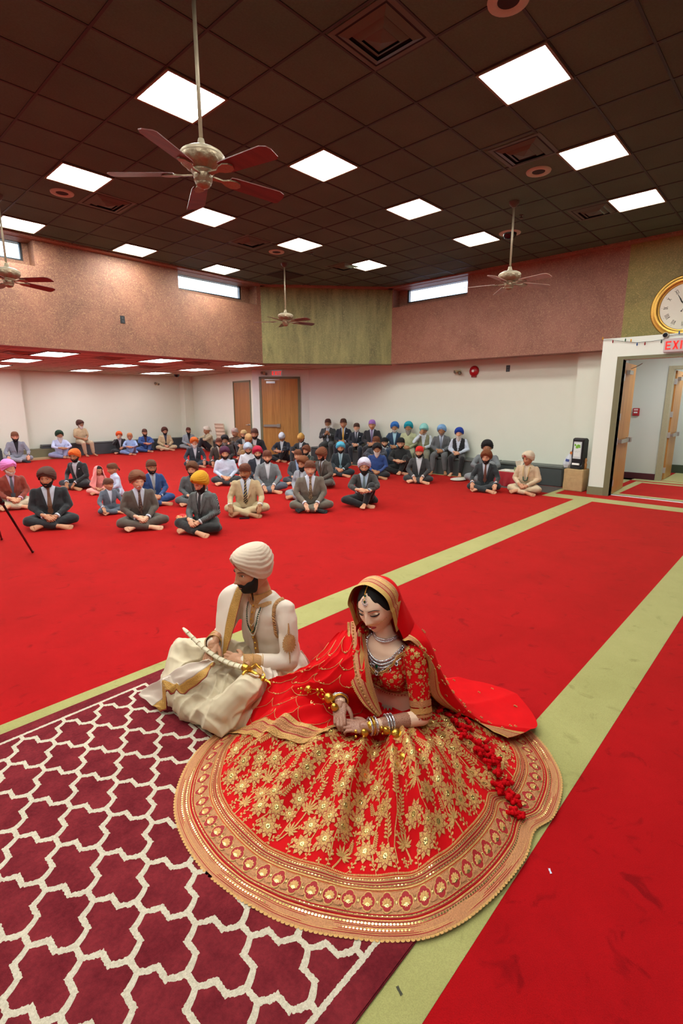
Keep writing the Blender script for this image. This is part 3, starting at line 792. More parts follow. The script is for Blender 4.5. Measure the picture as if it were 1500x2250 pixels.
def pose_points(pose, arms, lean, wide=1.0, rnd=None):
    P = {}
    dz = .40 if pose == 'bench' else 0
    j = (lambda a: rnd.uniform(-a, a)) if rnd else (lambda a: 0)
    P['pel'] = Vector((0, 0, .125+dz)); P['chest'] = Vector((0, lean*.6, .43+dz)); P['neck'] = Vector((0, lean, .60+dz)); P['head'] = Vector((0, lean+.040, .715+dz))
    for s in (-1, 1):
        P['sh', s] = Vector((s*.168*wide, lean-.005, .518+dz)); P['hip', s] = Vector((s*.09, .02, .12+dz))
        if pose == 'cross':
            kx = .30+j(.03); P['kn', s] = Vector((s*kx, .23+j(.03), .125+j(.02))); P['an', s] = Vector((-s*.085, .32+(.05 if s > 0 else 0), .055+(.03 if s < 0 else 0)))
            P['toe', s] = Vector((-s*.9, .18+(0 if s > 0 else .15), -.12))
        elif pose == 'oneup':       # one knee raised, the other leg folded on the floor
            if s < 0: P['kn', s] = Vector((-.14, .30, .40)); P['an', s] = Vector((-.02, .42, .07)); P['toe', s] = Vector((.12, .5, -.05))
            else: P['kn', s] = Vector((.34, .25, .13)); P['an', s] = Vector((-.02, .34, .05)); P['toe', s] = Vector((-.9, .2, -.1))
        elif pose == 'kneesup':
            P['kn', s] = Vector((s*.15, .38, .42)); P['an', s] = Vector((s*.10, .52, .07)); P['toe', s] = Vector((s*.1, .9, -.05))
        elif pose == 'bench':
            P['kn', s] = Vector((s*(.15+j(.03)), .44, .49)); P['an', s] = Vector((s*(.13+j(.04)), .42+j(.05), .085)); P['toe', s] = Vector((s*.15, .9, -.12))
        # arms
        c = Vector((s*(.240+j(.012)), lean*.5+.05, .305+dz))
        if arms == 'clasp': P['el', s] = c; P['wr', s] = Vector((s*.075, .27+lean*.4, .19+dz)); P['hd', s] = Vector((-s*.75, .55, -.35))
        elif arms == 'low': P['el', s] = c+Vector((s*.01, .04, 0)); P['wr', s] = Vector((s*.10, .32+lean*.4, .165+dz)); P['hd', s] = Vector((-s*.35, .5, -.8))
        elif arms == 'knees': P['el', s] = c+Vector((s*.03, .03, -.01)); P['wr', s] = Vector((s*.24, .29+lean*.3, .20+dz)); P['hd', s] = Vector((-s*.1, .55, -.8))
        elif arms == 'hug': P['el', s] = Vector((s*.25, .22, .38+dz)); P['wr', s] = Vector((s*.09, .44, .33+dz)); P['hd', s] = Vector((-s*.9, .2, -.1))
        elif arms == 'chest': P['el', s] = Vector((s*.24, .08, .32+dz)); P['wr', s] = Vector((s*.07, .22, .40+dz)); P['hd', s] = Vector((-s*.5, .3, .55))
        elif arms == 'face':
            if s > 0: P['el', s] = Vector((.24, .20, .40+dz)); P['wr', s] = Vector((.07, .19+lean, .60+dz)); P['hd', s] = Vector((-.35, -.1, .9))
            else: P['el', s] = c; P['wr', s] = Vector((s*.06, .30, .26+dz)); P['hd', s] = Vector((.6, .55, -.3))
        elif arms == 'ahead': P['el', s] = Vector((s*.24, .26, .44+dz)); P['wr', s] = Vector((s*.10, .47, .43+dz)); P['hd', s] = Vector((-s*.5, .75, -.3))
        if pose == 'bench' and arms in ('clasp', 'low'): P['wr', s] = Vector((s*.06, .25+lean*.3, .215+dz)) ; P['hd', s] = Vector((-s*.8, .5, -.2))
        if arms == 'arm_up_knee':
            P['el', s] = c
            if s < 0: P['el', s] = Vector((-.25, .2, .43)); P['wr', s] = Vector((-.12, .42, .40)); P['hd', s] = Vector((.1, .7, -.6))
            else: P['wr', s] = Vector((.16, .32, .2)); P['hd', s] = Vector((-.2, .5, -.7))
    return P

def person(label, pos, heading, s=1.0, pose='cross', arms='clasp', lean=.05, yaw=0, nod=.12, skin='b', hat=('turban', '#5a3420'), brd=('full', 'black'),
           jacket='#22242a', shirt='#c9ccd6', tie=None, trousers=None, feet='bare', top='jacket', glasses=False, wide=1.0, seed=0, group='seated guests', belly=1.0, child=False, vest=None, name='person', open_=1.0, hs=None, extra=None):
    rnd = random.Random(seed*7+3); P = pose_points(pose, arms, lean, wide, rnd)
    t = thing(name, label, 'person', pos, heading, group); t.scale = (s, s, s)
    H = P['head']; HM = head_matrix(H+Vector((0, 0, .0)), (1.13 if not child else 1.24)*(hs or 1), yaw, -nod)
    tr = cloth(trousers or jacket); jm = cloth(jacket) if isinstance(jacket, str) else jacket
    dz = .40 if pose == 'bench' else 0
    # ---- body
    m = MB(); loft(m, [(P['pel'], .12, .09), (P['chest'], .14, .09), (Vector((0, lean, .56+dz)), .12, .07), (Vector((0, lean, .60+dz)), .05, .05)], 16)
    caps(m, (0, lean-.01, .54+dz), .056, (0, lean+.018, .68+dz), .050)
    for q in (-1, 1):
        limb(m, [P['sh', q], P['el', q], P['wr', q]], [.05, .036, .026], 10); limb(m, [P['hip', q], P['kn', q], P['an', q]], [.07, .05, .034], 10)
    me = remesh(m, .014, 2); b_ = MB(); add_mesh(b_, me, None, 0); bpy.data.meshes.remove(me)
    hg = MB(); head_geo(hg, 0, 0, 40, 32, closed=nod > .45); place(hg, HM); hm = bpy.data.meshes.new('h'); hg.bm.to_mesh(hm); hg.bm.free(); add_mesh(b_, hm); bpy.data.meshes.remove(hm)
    for q in (-1, 1):
        d = P['hd', q]; up = Vector((0, .35, 1)) if arms not in ('face', 'chest', 'ahead') else Vector((q*.4, .8, .4))
        if arms in ('clasp', 'hug') : up = Vector((q*.25, .8, .75))
        if arms == 'face' and q > 0: up = Vector((.2, 1, 0))
        add_mesh(b_, hand(.55 if arms in ('clasp', 'hug', 'low') else .35), hand_mat(P['wr', q]+(Vector((0, .02, .02)) if q > 0 and arms in ('clasp', 'hug') else Vector((0, 0, 0))), d, up, q, .98), 0)
        td = P['toe', q]; up = Vector((0, 0, 1)) if pose in ('bench', 'kneesup') else Vector((0, .75, .55))
        add_mesh(b_, foot(), hand_mat(P['an', q]-Vector((0, 0, .045 if pose in ('bench', 'kneesup') else .0))-(up.normalized()*.04 if pose not in ('bench', 'kneesup') else Vector((0, 0, 0))), td, up, q, 1.0), 4 if feet != 'bare' else 0)
    for f in b_.bm.faces: f.smooth = True
    b_.build('body', [skinm(skin), HAIRM['black'] if brd is None or brd[1] in ('black', 'dark') else HAIRM['grey'], EYEW, lipm(skin), M(feet if feet != 'bare' else '#101014', .8)], t)
    # ---- trousers
    m = MB(); loft(m, [((0, -.02, .035+dz), .13, .11), ((0, 0, .10+dz), .17*wide, .14), ((0, 0, .2+dz), .15*wide, .12)], 18)
    for q in (-1, 1):
        a, k, n_ = P['hip', q], P['kn', q], P['an', q]; e = k.lerp(n_, .86)
        limb(m, [a, a.lerp(k, .6), k, k.lerp(n_, .4), e], [.098, .088, .073, .066, .054], 14)
        if pose == 'cross': m.ell(a.lerp(k, .5)+Vector((0, -.02, -.045)), (.12, .09, .05))
    me = remesh(m, .013, 3); o = bpy.data.objects.new('trousers', me); COL.objects.link(o); o.parent = t; me.materials.append(tr)
    wrinkle(me, lambda c: noise.noise(Vector((c.x*8, c.y*8, c.z*11))+Vector((seed, 0, 0)))*.008+noise.noise(c*24)*.004)
    # ---- upper clothes
    def torso(grow, hem=True):
        bl = belly
        r = [((0, .01, .115+dz), (.165 if hem else .15)*wide+grow, .125*bl+grow), ((0, .012, .22+dz), .160*wide+grow, .128*bl+grow), ((0, .015+lean*.5, .34+dz), .168*wide+grow, .122*(bl*.6+.4)+grow),
             ((0, lean*.8, .45+dz), .182*wide+grow, .112+grow), ((0, lean, .520+dz), .176*wide+grow, .092+grow), ((0, lean, .572+dz), .122*wide+grow, .072+grow), ((0, lean, .605+dz), .062+grow, .058+grow)]
        return r
    def upper(grow, sleeves=True, r_=(.054, .051, .046, .040), short=False, flare=True):
        m = MB(); loft(m, torso(grow), 28)
        for q in (-1, 1):
            sh, el, wr = P['sh', q], P['el', q], P['wr', q]
            m.ell(sh+Vector((-q*.025, 0, -.008)), .056+grow*.6)
            if sleeves:
                if short: limb(m, [sh, sh.lerp(el, .75)], [.070+grow, .062+grow], 12)
                else: limb(m, [sh, sh.lerp(el, .5), el, el.lerp(wr, .5), el.lerp(wr, .93)], [r_[0]+grow*.6, r_[1]+.003+grow*.6, r_[2]+.004, r_[2]-.002, r_[3]+.001], 12)
        if flare and pose != 'bench':
            loft(m, [((0, -.05, .02), .22*wide, .10), ((0, -.03, .09), .205*wide, .12), ((0, 0, .2), .17*wide, .12)], 20)
            for q in (-1, 1): caps(m, (q*.13, -.0, .14), .075, (q*.21, .06, .09), .055)
        me = remesh(m, .0125, 4)
        wrinkle(me, lambda c: noise.noise(Vector((c.x*7, c.y*7, c.z*13))+Vector((seed*3.1, 0, 0)))*.010+noise.noise(c*26+Vector((0, seed, 0)))*.005)
        return me
    def finish(me, mats, nm, parent=t):
        o = bpy.data.objects.new(nm, me); COL.objects.link(o); o.parent = parent
        for x in mats: me.materials.append(x)
        return o
    zt, za = .60+dz, .27+dz                                  # V opening
    if top == 'jacket':
        me = upper(.006); bm = bmesh.new(); bm.from_mesh(me)
        wv = .062*open_; wb = .030*open_ if open_ <= 1 else .07
        for q in (-1, 1):
            a = Vector((q*wv, 0, zt)); b2 = Vector((q*wb*.25, 0, za)); d = (a-b2); n_ = Vector((d.z, 0, -d.x)).normalized()
            bmesh.ops.bisect_plane(bm, geom=bm.verts[:]+bm.edges[:]+bm.faces[:], plane_co=a, plane_no=n_, dist=1e-5)
        dl = []
        for f in bm.faces:
            c = f.calc_center_median(); lim = lerp(wb*.25, wv, (c.z-za)/(zt-za))
            if c.y > .02+lean*.5 and abs(c.x) < lim and c.z > za-.3 and (c.z > za or (c.z > za-.17 and abs(c.x) < wb*.25)): dl.append(f)
            elif c.z > .60+dz and abs(c.x) < .06: dl.append(f)
        bmesh.ops.delete(bm, geom=dl, context='FACES'); bm.to_mesh(me); bm.free(); o = finish(me, [jm], 'jacket')
        # lapels
        m = MB(); R = torso(.016)
        def yfront(x, z):
            z = max(z, R[0][0][2])
            for (c0, hx0, hy0), (c1, hx1, hy1) in zip(R, R[1:]):
                if c0[2] <= z <= c1[2]:
                    f = (z-c0[2])/(c1[2]-c0[2]); hx = lerp(hx0, hx1, f); hy = lerp(hy0, hy1, f); cy = lerp(c0[1], c1[1], f)
                    return cy+hy*sqrt(max(0, 1-(x/hx)**2))
            return .1
        for q in (-1, 1):
            rows = []
            for k in range(9):
                f = k/8; z = lerp(za+.02, zt-.03, f); x0 = lerp(wb*.25, wv, (z-za)/(zt-za)); wd = .044*sin(pi*min(1, f*.75+.05))+.006
                if k == 6: wd += .012
                rows.append([m.v((q*x0, yfront(x0, z)+.002, z)), m.v((q*(x0+wd*.5), yfront(x0+wd*.5, z)+.007, z-.004)), m.v((q*(x0+wd), yfront(x0+wd, z)+.004, z-.010))])
            for a, b2 in zip(rows, rows[1:]):
                for k in range(2): m.face([a[k], a[k+1], b2[k+1], b2[k]], True)
        m.build('lapels', jm, o)
        if jacket == 'x': pass
        if seed % 9 == 1:
            m = MB(); m.box((-.10, yfront(.10, .45+dz)+.004, .45+dz), (.05, .004, .016), Matrix.Rotation(.15, 3, 'Y')); m.build('pocket_square', cloth(shirt), o)
    sg = -.003 if top == 'jacket' else .004
    if top in ('jacket', 'vest'):
        if top == 'vest':
            me = upper(.004, True); finish(me, [cloth(shirt)], 'shirt')
            me = upper(.012, False, flare=False); bm = bmesh.new(); bm.from_mesh(me)
            dl = [f for f in bm.faces if (f.calc_center_median().y > .03 and abs(f.calc_center_median().x) < lerp(.012, .075, (f.calc_center_median().z-za)/(zt-za)) and f.calc_center_median().z > za-.05) or f.calc_center_median().z > .60+dz or f.calc_center_median().z < .10+dz or abs(f.calc_center_median().x) > .205]
            bmesh.ops.delete(bm, geom=dl, context='FACES'); bm.to_mesh(me); bm.free(); finish(me, [cloth(vest)], 'vest')
        else:
            m = MB(); R2 = torso(-.006); loft(m, R2[:], 28); me = remesh(m, .0125, 3)
            bm = bmesh.new(); bm.from_mesh(me); bmesh.ops.delete(bm, geom=[f for f in bm.faces if f.calc_center_median().y < -.0 or f.calc_center_median().z > .60+dz], context='FACES'); bm.to_mesh(me); bm.free()
            finish(me, [cloth(shirt)], 'shirt')
        sp = t.children[-1]
    else:
        me = upper(.002, True, short=(top == 'short'), r_=(.057, .050, .042, .036)); finish(me, [jm], 'shirt'); sp = t.children[-1]; shirt = jacket
    # collar
    m = MB(); cm = cloth(shirt)
    def cf(u, v):
        a = lerp(-2.75, 2.75, u); r = lerp(.055, .060 if v < .5 else .066, v)
        z = .585+dz+.026*(1-abs(v*2-1)) + .010*(1-cos(a))*.5
        return Vector((r*sin(a), lean-.002-r*cos(a)*.97+.004, z - (.022*sstep(1.9, 2.75, abs(a))*(1 if v > .5 else 0)))) if False else Vector((r*sin(a), lean+.004-r*cos(a), z-.018*sstep(1.6, 2.75, abs(a))*(v > .5)))
    m.grid(cf, 24, 4); m.build('collar', cm, sp)
    if tie:
        m = MB(); R = torso(.004 if top != 'jacket' else .003); tm = tie if not isinstance(tie, str) else cloth(tie, .6)
        rows = []
        for k in range(13):
            f = k/12; z = lerp(.585+dz, .20+dz, f); wdt = lerp(.017, .036, sstep(.08, .9, f)) if k else .022
            if k == 1: wdt = .017
            if k == 12: wdt = .004; z -= .01
            zz = z; yy = 0
            for (c0, hx0, hy0), (c1, hx1, hy1) in zip(R, R[1:]):
                if c0[2] <= zz <= c1[2]: ff = (zz-c0[2])/(c1[2]-c0[2]); yy = lerp(c0[1], c1[1], ff)+lerp(hy0, hy1, ff)
            yy += .004+ (.008 if k == 0 else .003*sin(f*9+seed))
            rows.append([m.v((-wdt, yy, z)), m.v((0, yy+.005, z)), m.v((wdt, yy, z))])
        for a, b2 in zip(rows, rows[1:]):
            for k in range(2): m.face([a[k], a[k+1], b2[k+1], b2[k]])
        m.ell((0, rows[0][1].co.y+.0, .583+dz), (.019, .014, .017)); m.build('tie', tm, t)
    if top != 'short':
        for q in (-1, 1):
            el, wr = P['el', q], P['wr', q]; m = MB(); m.tube([el.lerp(wr, .92), el.lerp(wr, .995)], [.043, .038], 16); m.build('cuff', cloth(shirt if top != 'short' else jacket), sp)
    if hat:
        hc = lin(hat[1]) if hat[1] else (0, 0, 0, 1)
        if .03 < hc[0] < .16 and hc[0] > hc[2]*1.3: hat = (hat[0], (hc[0]*1.45, hc[1]*1.3, hc[2]*1.15)) + tuple(hat[2:])
        kind = hat[0]; st = {'turban': 0, 'kerchief': 1, 'patka': 2, 'veil': 3, 'knit': 1}[kind]
        if st != 3:
            m = turban(st, seed); place(m, HM); m.build('turban' if st == 0 else 'head_cloth', [M(hat[1], .9, var=.10, scale=30, bump=.15), M(hat[2] if len(hat) > 2 else hat[1], .9)], t)
    if brd:
        L_ = brd[2] if len(brd) > 2 else 0
        m = beard(brd[0] if not L_ else 'long', L_, 1, seed); place(m, HM); m.build('beard' if brd[0] != 'must' else 'moustache', HAIRM[brd[1]], t)
        if brd[0] == 'full':
            m = MB(); m.tube([face_pt(x, -.0655, .0105) for x in (-.016, -.008, 0, .008, .016)], [.0015, .0034, .004, .0034, .0015], 8); place(m, HM); m.build('lower_lip', lipm(skin), t)
    if glasses:
        m = MB()
        for q in (-1, 1):
            c = Vector((q*.031, .106, .006)); m.tube([c+Vector((.019*cos(a), 0, .014*sin(a))) for a in [2*pi*k/16 for k in range(16)]], .0014, 6, closed=True)
            m.tube([c+Vector((q*.019, -.002, .004)), (q*.079, .02, .006)], .0013, 6)
        m.tube([(-.012, .107, .008), (0, .109, .011), (.012, .107, .008)], .0014, 6); place(m, HM); m.build('glasses', BLACK, t)
    return t, P, HM
# ---------------------------------------------------------------- the seated guests
def guest(px, py, turn, label, mode='z', val=.715, s=1.0, push=0, **k):
    pose = k.get('pose', 'cross'); lean = k.get('lean', .05); hz = (.715+(.40 if pose == 'bench' else 0))*s
    if mode == 'z':
        f_ = 1.0 if py < 970 else .92 if py < 1015 else .885
        s *= f_; hz *= f_; p = at_z(px, py, hz)
        if push: p = CAM+(p-CAM)*(1+push/hypot(p.x, p.y)); s *= p.z/hz
    elif mode == 'x': p = at_x(px, py, val)
    else: p = at_y(px, py, val)
    if mode != 'z' and pose == 'bench': s = max(.86, min(1.05, p.z/1.115))
    elif mode != 'z': s = max(.84, min(1.05, p.z/.715))
    c = Vector((-p.x, -p.y, 0)).normalized(); r = Vector((-c.y, c.x, 0))      # r: towards the right of the picture
    h = c*cos(radians(turn)) + r*sin(radians(turn)); ang = atan2(h.y, h.x)-pi/2
    pos = Vector((p.x, p.y, 0)) - Vector((-sin(ang), cos(ang), 0))*(lean+.06)*s
    yw = radians(k.pop('look', 0)); 
    return person(label, pos, ang, s, yaw=yw, seed=int(px*7+py) % 97, **k)
T, K = 'turban', 'kerchief'
BR = '#56301c'
# front left cluster
guest(20, 1030, 8, 'man in a rust-red jacket and bright pink turban at the left picture edge', hat=(T, '#d77fc0'), brd=('full', 'white'), jacket='#7a2c1a', shirt='#c9a9c4', tie='#4a4c56', trousers='#b8a890', arms='clasp', look=25, skin='a', s=1.04)
guest(103, 1052, -4, 'heavy man in a black suit with plain brown tie and brown turban, front row left', hat=(T, '#3e2620'), brd=('full', 'black'), jacket='#14161c', shirt='#c4c8d6', tie='#643c22', arms='clasp', look=-14, skin='b', s=1.08, wide=1.12, belly=1.25, open_=1.5)
guest(163, 1003, -38, 'man in a charcoal jacket with a bright orange turban, behind the pink-turbaned man', hat=(T, '#d96a24'), brd=('full', 'black'), jacket='#1c1d20', shirt='#b9bcc4', trousers='#141418', arms='low', lean=.09, look=10, skin='c', open_=1.3)
guest(245, 1031, -70, 'boy in a blue-striped white shirt and brown head kerchief seen from the side', hat=(K, '#50301f'), brd=None, top='shirt', jacket=striped('#c2cbe0', '#7d8fb8', 160), shirt='#c2cbe0', trousers='#4a4e58', skin='b', s=.80, child=True, wide=.9, seed_=1) if False else guest(245, 1031, -70, 'boy in a blue-striped white shirt and brown head kerchief seen from the side', hat=(K, '#50301f'), brd=None, top='shirt', jacket='#b9c4de', shirt='#c2cbe0', trousers='#4a4e58', skin='b', s=.80, child=True, wide=.9)
guest(239, 1065, 16, 'small boy in a grey suit and dark brown kerchief in the front row', hat=(K, '#4a2e22'), brd=None, jacket='#5a6270', shirt='#c9cfe0', trousers='#4a5260', skin='a', s=.72, child=True, arms='knees', wide=.92, look=30)
guest(303, 1058, 6, 'old man in a brown suit with white moustache and brown turban, front row', hat=(T, '#5c3826'), brd=('must', 'white'), jacket='#51463e', shirt='#c6ccdc', tie=printed('#3c2a26', '#7a5a48', 70), look=8, skin='d', s=1.03, open_=1.4)
guest(333, 1027, 14, 'man in a bright blue suit with round glasses and brown kerchief', push=0.1, hat=(K, '#4a2e20'), brd=('full', 'black'), jacket='#1c3c72', shirt='#b9c2d6', tie='#8f8f90', glasses=True, skin='b', arms='clasp', s=1.03)
# girl
t, P, HM = guest(216, 1035, -6, 'little girl with a salmon pink veil and dress', hat=('veil', ''), brd=None, top='shirt', jacket='#d9837c', shirt='#d9837c', trousers='#d9938a', skin='b', s=.70, child=True, arms='clasp', look=30, wide=.85)
m = MB()
def fn(u, v):
    a = lerp(-2.3, 2.3, u); d = .088+.010*sin(a*7); z = lerp(.13, -.36, v)
    if v < .35: e = v/.35*pi/2; r = sin(e)*.100; z = .036+cos(e)*.098
    else: r = .100+.12*(v-.35)+.010*sin(a*5+v*9); z = .036-(v-.35)*.60
    return Vector((r*sin(a), -r*cos(a)*1.15-.005, z))
m.grid(fn, 44, 24); place(m, HM); m.build('veil', M('#e08a86', .8, var=.1, sheen=.3), t)
m = MB(); m.ell((0, -.012, .012), (.080, .104, .114), 20, 14)
bmesh.ops.delete(m.bm, geom=[f for f in m.bm.faces if f.calc_center_median().y > .03 and f.calc_center_median().z < .055], context='FACES'); place(m, HM); m.build('hair', HAIRM['black'], t)
# far wall, left to right
FY = 17.45
guest(33, 960, 5, 'man in a light grey blazer over a black shirt, by the far wall at left', 'y', FY-.35, hat=(K, '#5a3a24'), brd=('full', 'black'), jacket='#80868e', shirt='#17171a', trousers='#858a90', arms='knees', feet='#141416', skin='a', group='guests along the far wall')
guest(131, 957, 10, 'man with dark green turban and very long white beard in a pale blue kurta', 'y', FY, hat=(T, '#16331f'), brd=('full', 'white', .17), top='shirt', jacket='#b9c4dc', trousers='#8c96b4', pose='oneup', arms='hug', skin='c', group='guests along the far wall')
guest(177, 933, 32, 'man in beige short-sleeved shirt and trousers sitting up on the far bench', 'y', FY+.1, hat=(T, '#3e2820'), brd=('full', 'white', .03), top='short', jacket='#b3a078', trousers='#b5a482', pose='bench', arms='clasp', skin='c', glasses=True, group='guests along the far wall', look=10)
guest(262, 957, 6, 'man in a black jacket and orange turban with one hand on his face', 'y', FY, hat=(T, '#d25018'), brd=('full', 'white', .03), jacket='#1c1c1c', shirt='#c0c0c4', arms='face', skin='b', group='guests along the far wall')
guest(286, 971, -5, 'small child in pale blue with a tan kerchief beside the orange turban', 'y', FY-.55, hat=(K, '#b3764a'), brd=None, top='shirt', jacket='#8ea6c8', trousers='#7088b0', pose='oneup', arms='hug', skin='b', child=True, group='guests along the far wall')
guest(318, 951, 12, 'man in a mid-blue suit with maroon shirt and brown kerchief by the far wall', 'y', FY, hat=(K, '#40261c'), brd=('full', 'black'), jacket='#2f4f88', shirt='#3c1a24', trousers='#35558c', pose='oneup', arms='hug', skin='b', group='guests along the far wall')
guest(362, 948, 10, 'man in a cream suit with dark tie and dark brown turban by the far wall', 'y', FY, hat=(T, '#42241c'), brd=('full', 'black'), jacket='#baa67e', shirt='#4a5264', tie='#1c1c24', trousers='#bba882', arms='clasp', skin='b', group='guests along the far wall')
guest(414, 947, 8, 'man in a pale grey blazer and black shirt with brown kerchief near the far corner', 'y', FY-.1, hat=(K, '#4c2a20'), brd=('full', 'black'), jacket='#8e979a', shirt='#141418', trousers='#8a9090', arms='clasp', skin='b', pose='oneup', group='guests along the far wall')
guest(453, 946, -62, 'man in a cream jacket and white cap-like kerchief facing left near the far corner', push=-0.9, hat=(K, '#cfc8b4'), brd=None, jacket='#ad9f7c', shirt='#b0a688', trousers='#1c1c20', pose='kneesup', arms='ahead', skin='c', group='guests along the alcove wall')
guest(515, 951, -40, 'man with glasses and a pale kerchief in a brown jacket, arms stretched over his knees', push=-0.9, hat=(K, '#b09c90'), brd=('must', 'black'), jacket='#5c4630', shirt='#5c4630', trousers='#3a3632', pose='kneesup', arms='ahead', glasses=True, skin='b', group='guests along the alcove wall')
guest(535, 955, -10, 'man in a black jacket and pale yellow kerchief next to the brown-jacketed man', push=-0.35, hat=(K, '#c8aa74'), brd=('full', 'black'), jacket='#141414', shirt='#b4b4b0', trousers='#141416', pose='kneesup', arms='ahead', skin='b', group='guests along the alcove wall')
guest(559, 954, -8, 'man in a black jacket and dark brown kerchief under the door jamb', push=-1.9, hat=(K, '#40281e'), brd=('full', 'black'), jacket='#101114', shirt='#c0bcbc', trousers='#14161a', arms='clasp', skin='b', group='guests along the alcove wall')
guest(546, 966, 0, 'man in tan trousers with a tan kerchief, mostly hidden behind the pale blue turban', push=-0.6, hat=(K, '#c09a64'), brd=None, jacket='#7a5c38', shirt='#7a5c38', trousers='#8a683e', pose='kneesup', arms='hug', skin='b', nod=.5)
guest(619, 961, -18, 'man in a navy jacket and white kerchief looking down against the double door', hat=(K, '#c6ccd4'), brd=('stub', 'black'), jacket='#101524', shirt='#c2c4c8', trousers='#17181c', pose='oneup', arms='hug', nod=.75, skin='b')
guest(661, 963, -26, 'man in a dark grey jacket and mustard-yellow kerchief looking down beside the door', hat=(K, '#c89c50'), brd=('full', 'black'), jacket='#1d2024', shirt='#b4b8bc', trousers='#24262a', pose='kneesup', arms='hug', nod=.7, skin='b')
# middle block
guest(427, 973, 4, 'man with white beard, orange turban and dark slate suit in the back centre rows', hat=(T, '#b95a16'), brd=('full', 'white', .02), jacket='#222a34', shirt='#c4c8d0', arms='knees', skin='b')
guest(494, 968, 0, 'man with black turban and grey beard partly hidden between brown kerchief and purple turban', push=0.5, hat=(T, '#141012'), brd=('full', 'grey', .02), jacket='#2c2622', shirt='#2c2622', arms='clasp', skin='c')
guest(481, 973, 6, 'man in a dark brown jacket with gold-brown tie and brown kerchief', hat=(K, '#4c2a1e'), brd=('stub', 'black'), jacket='#3a2f26', shirt='#c4c0b8', tie='#9a6c40', arms='knees', skin='b')
guest(494, 997, 3, 'man in a plain pale blue-white shirt with a deep purple turban', hat=(T, '#3c1634'), brd=('full', 'black'), top='shirt', jacket='#bcc3d8', trousers='#26282c', arms='clasp', skin='a')
guest(545, 987, 2, 'man in a white shirt with a pale grey-blue turban', push=0.2, hat=(T, '#a4b2c2'), brd=('full', 'black'), top='shirt', jacket='#c4c8d0', trousers='#40444c', arms='clasp', skin='a', nod=.35)
guest(566, 996, 3, 'smiling man with a crimson turban and black beard in a dark jacket', hat=(T, '#a80c34'), brd=('full', 'black'), jacket='#1c2230', shirt='#c4c8d4', arms='clasp', skin='a')
guest(587, 1005, 2, 'man in a mid-grey blazer and open white shirt with brown kerchief', hat=(K, '#4e2a1c'), brd=('stub', 'black'), jacket='#6a6e72', shirt='#ccd0d8', trousers='#4a5260', arms='low', skin='a', s=1.03)
guest(422, 1032, -4, 'man in a grey suit with black tie and brown turban behind the mustard turban', push=0.35, hat=(T, '#4a2c18'), brd=('full', 'black'), jacket='#4c4f52', shirt='#303438', tie='#101014', arms='clasp', look=-14, skin='a', s=1.02)
guest(439, 1062, -34, 'man in a pinstriped dark jacket with mustard-yellow turban and long black beard, front row', hat=(T, '#c08a10'), brd=('full', 'black', .045), jacket=striped('#1c2022', '#8d9494', 230), shirt='#c6c8cc', tie='#15171c', trousers='#0e0f11', arms='clasp', nod=.42, look=-12, skin='a', s=1.05)
guest(538, 1038, -6, 'stout man in a beige suit with a striped tie, moustache and brown kerchief', hat=(K, '#4c281a'), brd=('must', 'black'), jacket='#b39d78', shirt='#ccd2e0', tie=striped('#23252e', '#b09858', 90, False), trousers='#b3a07c', arms='knees', look=-16, skin='c', s=1.05, wide=1.08, belly=1.15, open_=1.5)
guest(654, 1001, -14, 'man in a dark grey-blue suit with flat brown kerchief behind the black-bearded man', push=0.35, hat=(K, '#54301e'), brd=None, jacket='#33363e', shirt='#8fa4c8', arms='clasp', look=-12, skin='a')
guest(672, 991, -30, 'man in a dark green jacket with brown turban, arm reaching out to the left', push=0.7, hat=(T, '#54301e'), brd=('full', 'black'), jacket='#16241f', shirt='#b0b4b4', arms='ahead', pose='oneup', skin='b')
guest(664, 1020, -30, 'man in a pale grey blazer with dark brown turban and thick black beard', hat=(T, '#5a3218'), brd=('full', 'black', .02), jacket='#8c929c', shirt='#aeb4c0', trousers='#7e868e', arms='clasp', skin='b', look=-5)
guest(681, 1031, 2, 'clean-shaven man in a taupe suit with a printed brown tie, black socks, front row', hat=(K, '#4c2a1a'), brd=('must', 'grey'), jacket='#63594e', shirt='#ccd4e4', tie=printed('#5a4632', '#a08868', 60), trousers='#5c554a', arms='low', feet='#101216', skin='d', s=1.06, wide=1.1, belly=1.2, open_=1.5)
guest(706, 1000, -40, 'man in a brown-grey jacket with brown turban looking down to the left', push=0.15, hat=(T, '#56301c'), brd=('full', 'black'), jacket='#4a423b', shirt='#c8cad4', tie='#4a3424', trousers='#453e37', arms='low', lean=.10, nod=.5, look=-25, skin='b', s=1.03)
guest(748, 985, -4, 'man in a dark teal suit with a light blue turban and striped tie', hat=(T, '#4ea6c4'), brd=('full', 'black'), jacket='#122028', shirt='#b0c8d4', tie='#6f909c', arms='clasp', skin='b')
guest(800, 1026, -2, 'man in a dark brown suit with a silver-lilac turban sitting alone in front', hat=(T, '#b9b4c6'), brd=('full', 'black', .015), jacket='#2c2827', shirt='#b4c6dc', tie='#5f6e72', trousers='#17161a', pose='oneup', arms='hug', skin='a', glasses=True, s=1.04, open_=1.4)
guest(826, 972, -6, 'man with a brown kerchief mostly hidden behind the black turban', push=-1.1, hat=(K, '#54301e'), brd=None, jacket='#303440', shirt='#303440', arms='ahead', skin='b', pose='kneesup')
guest(845, 973, 2, 'man with black knitted cap in a navy jacket and white shirt behind the blue shirt', push=-0.3, hat=(K, '#101012'), brd=('stub', 'black'), jacket='#14202e', shirt='#c4c8cc', skin='a')
guest(828, 988, -2, 'man in a royal blue shirt with black turban and long grey beard', push=-0.0, hat=(T, '#121014'), brd=('full', 'white', .09), top='shirt', jacket='#1c3c78', trousers='#15161c', arms='clasp', skin='c')
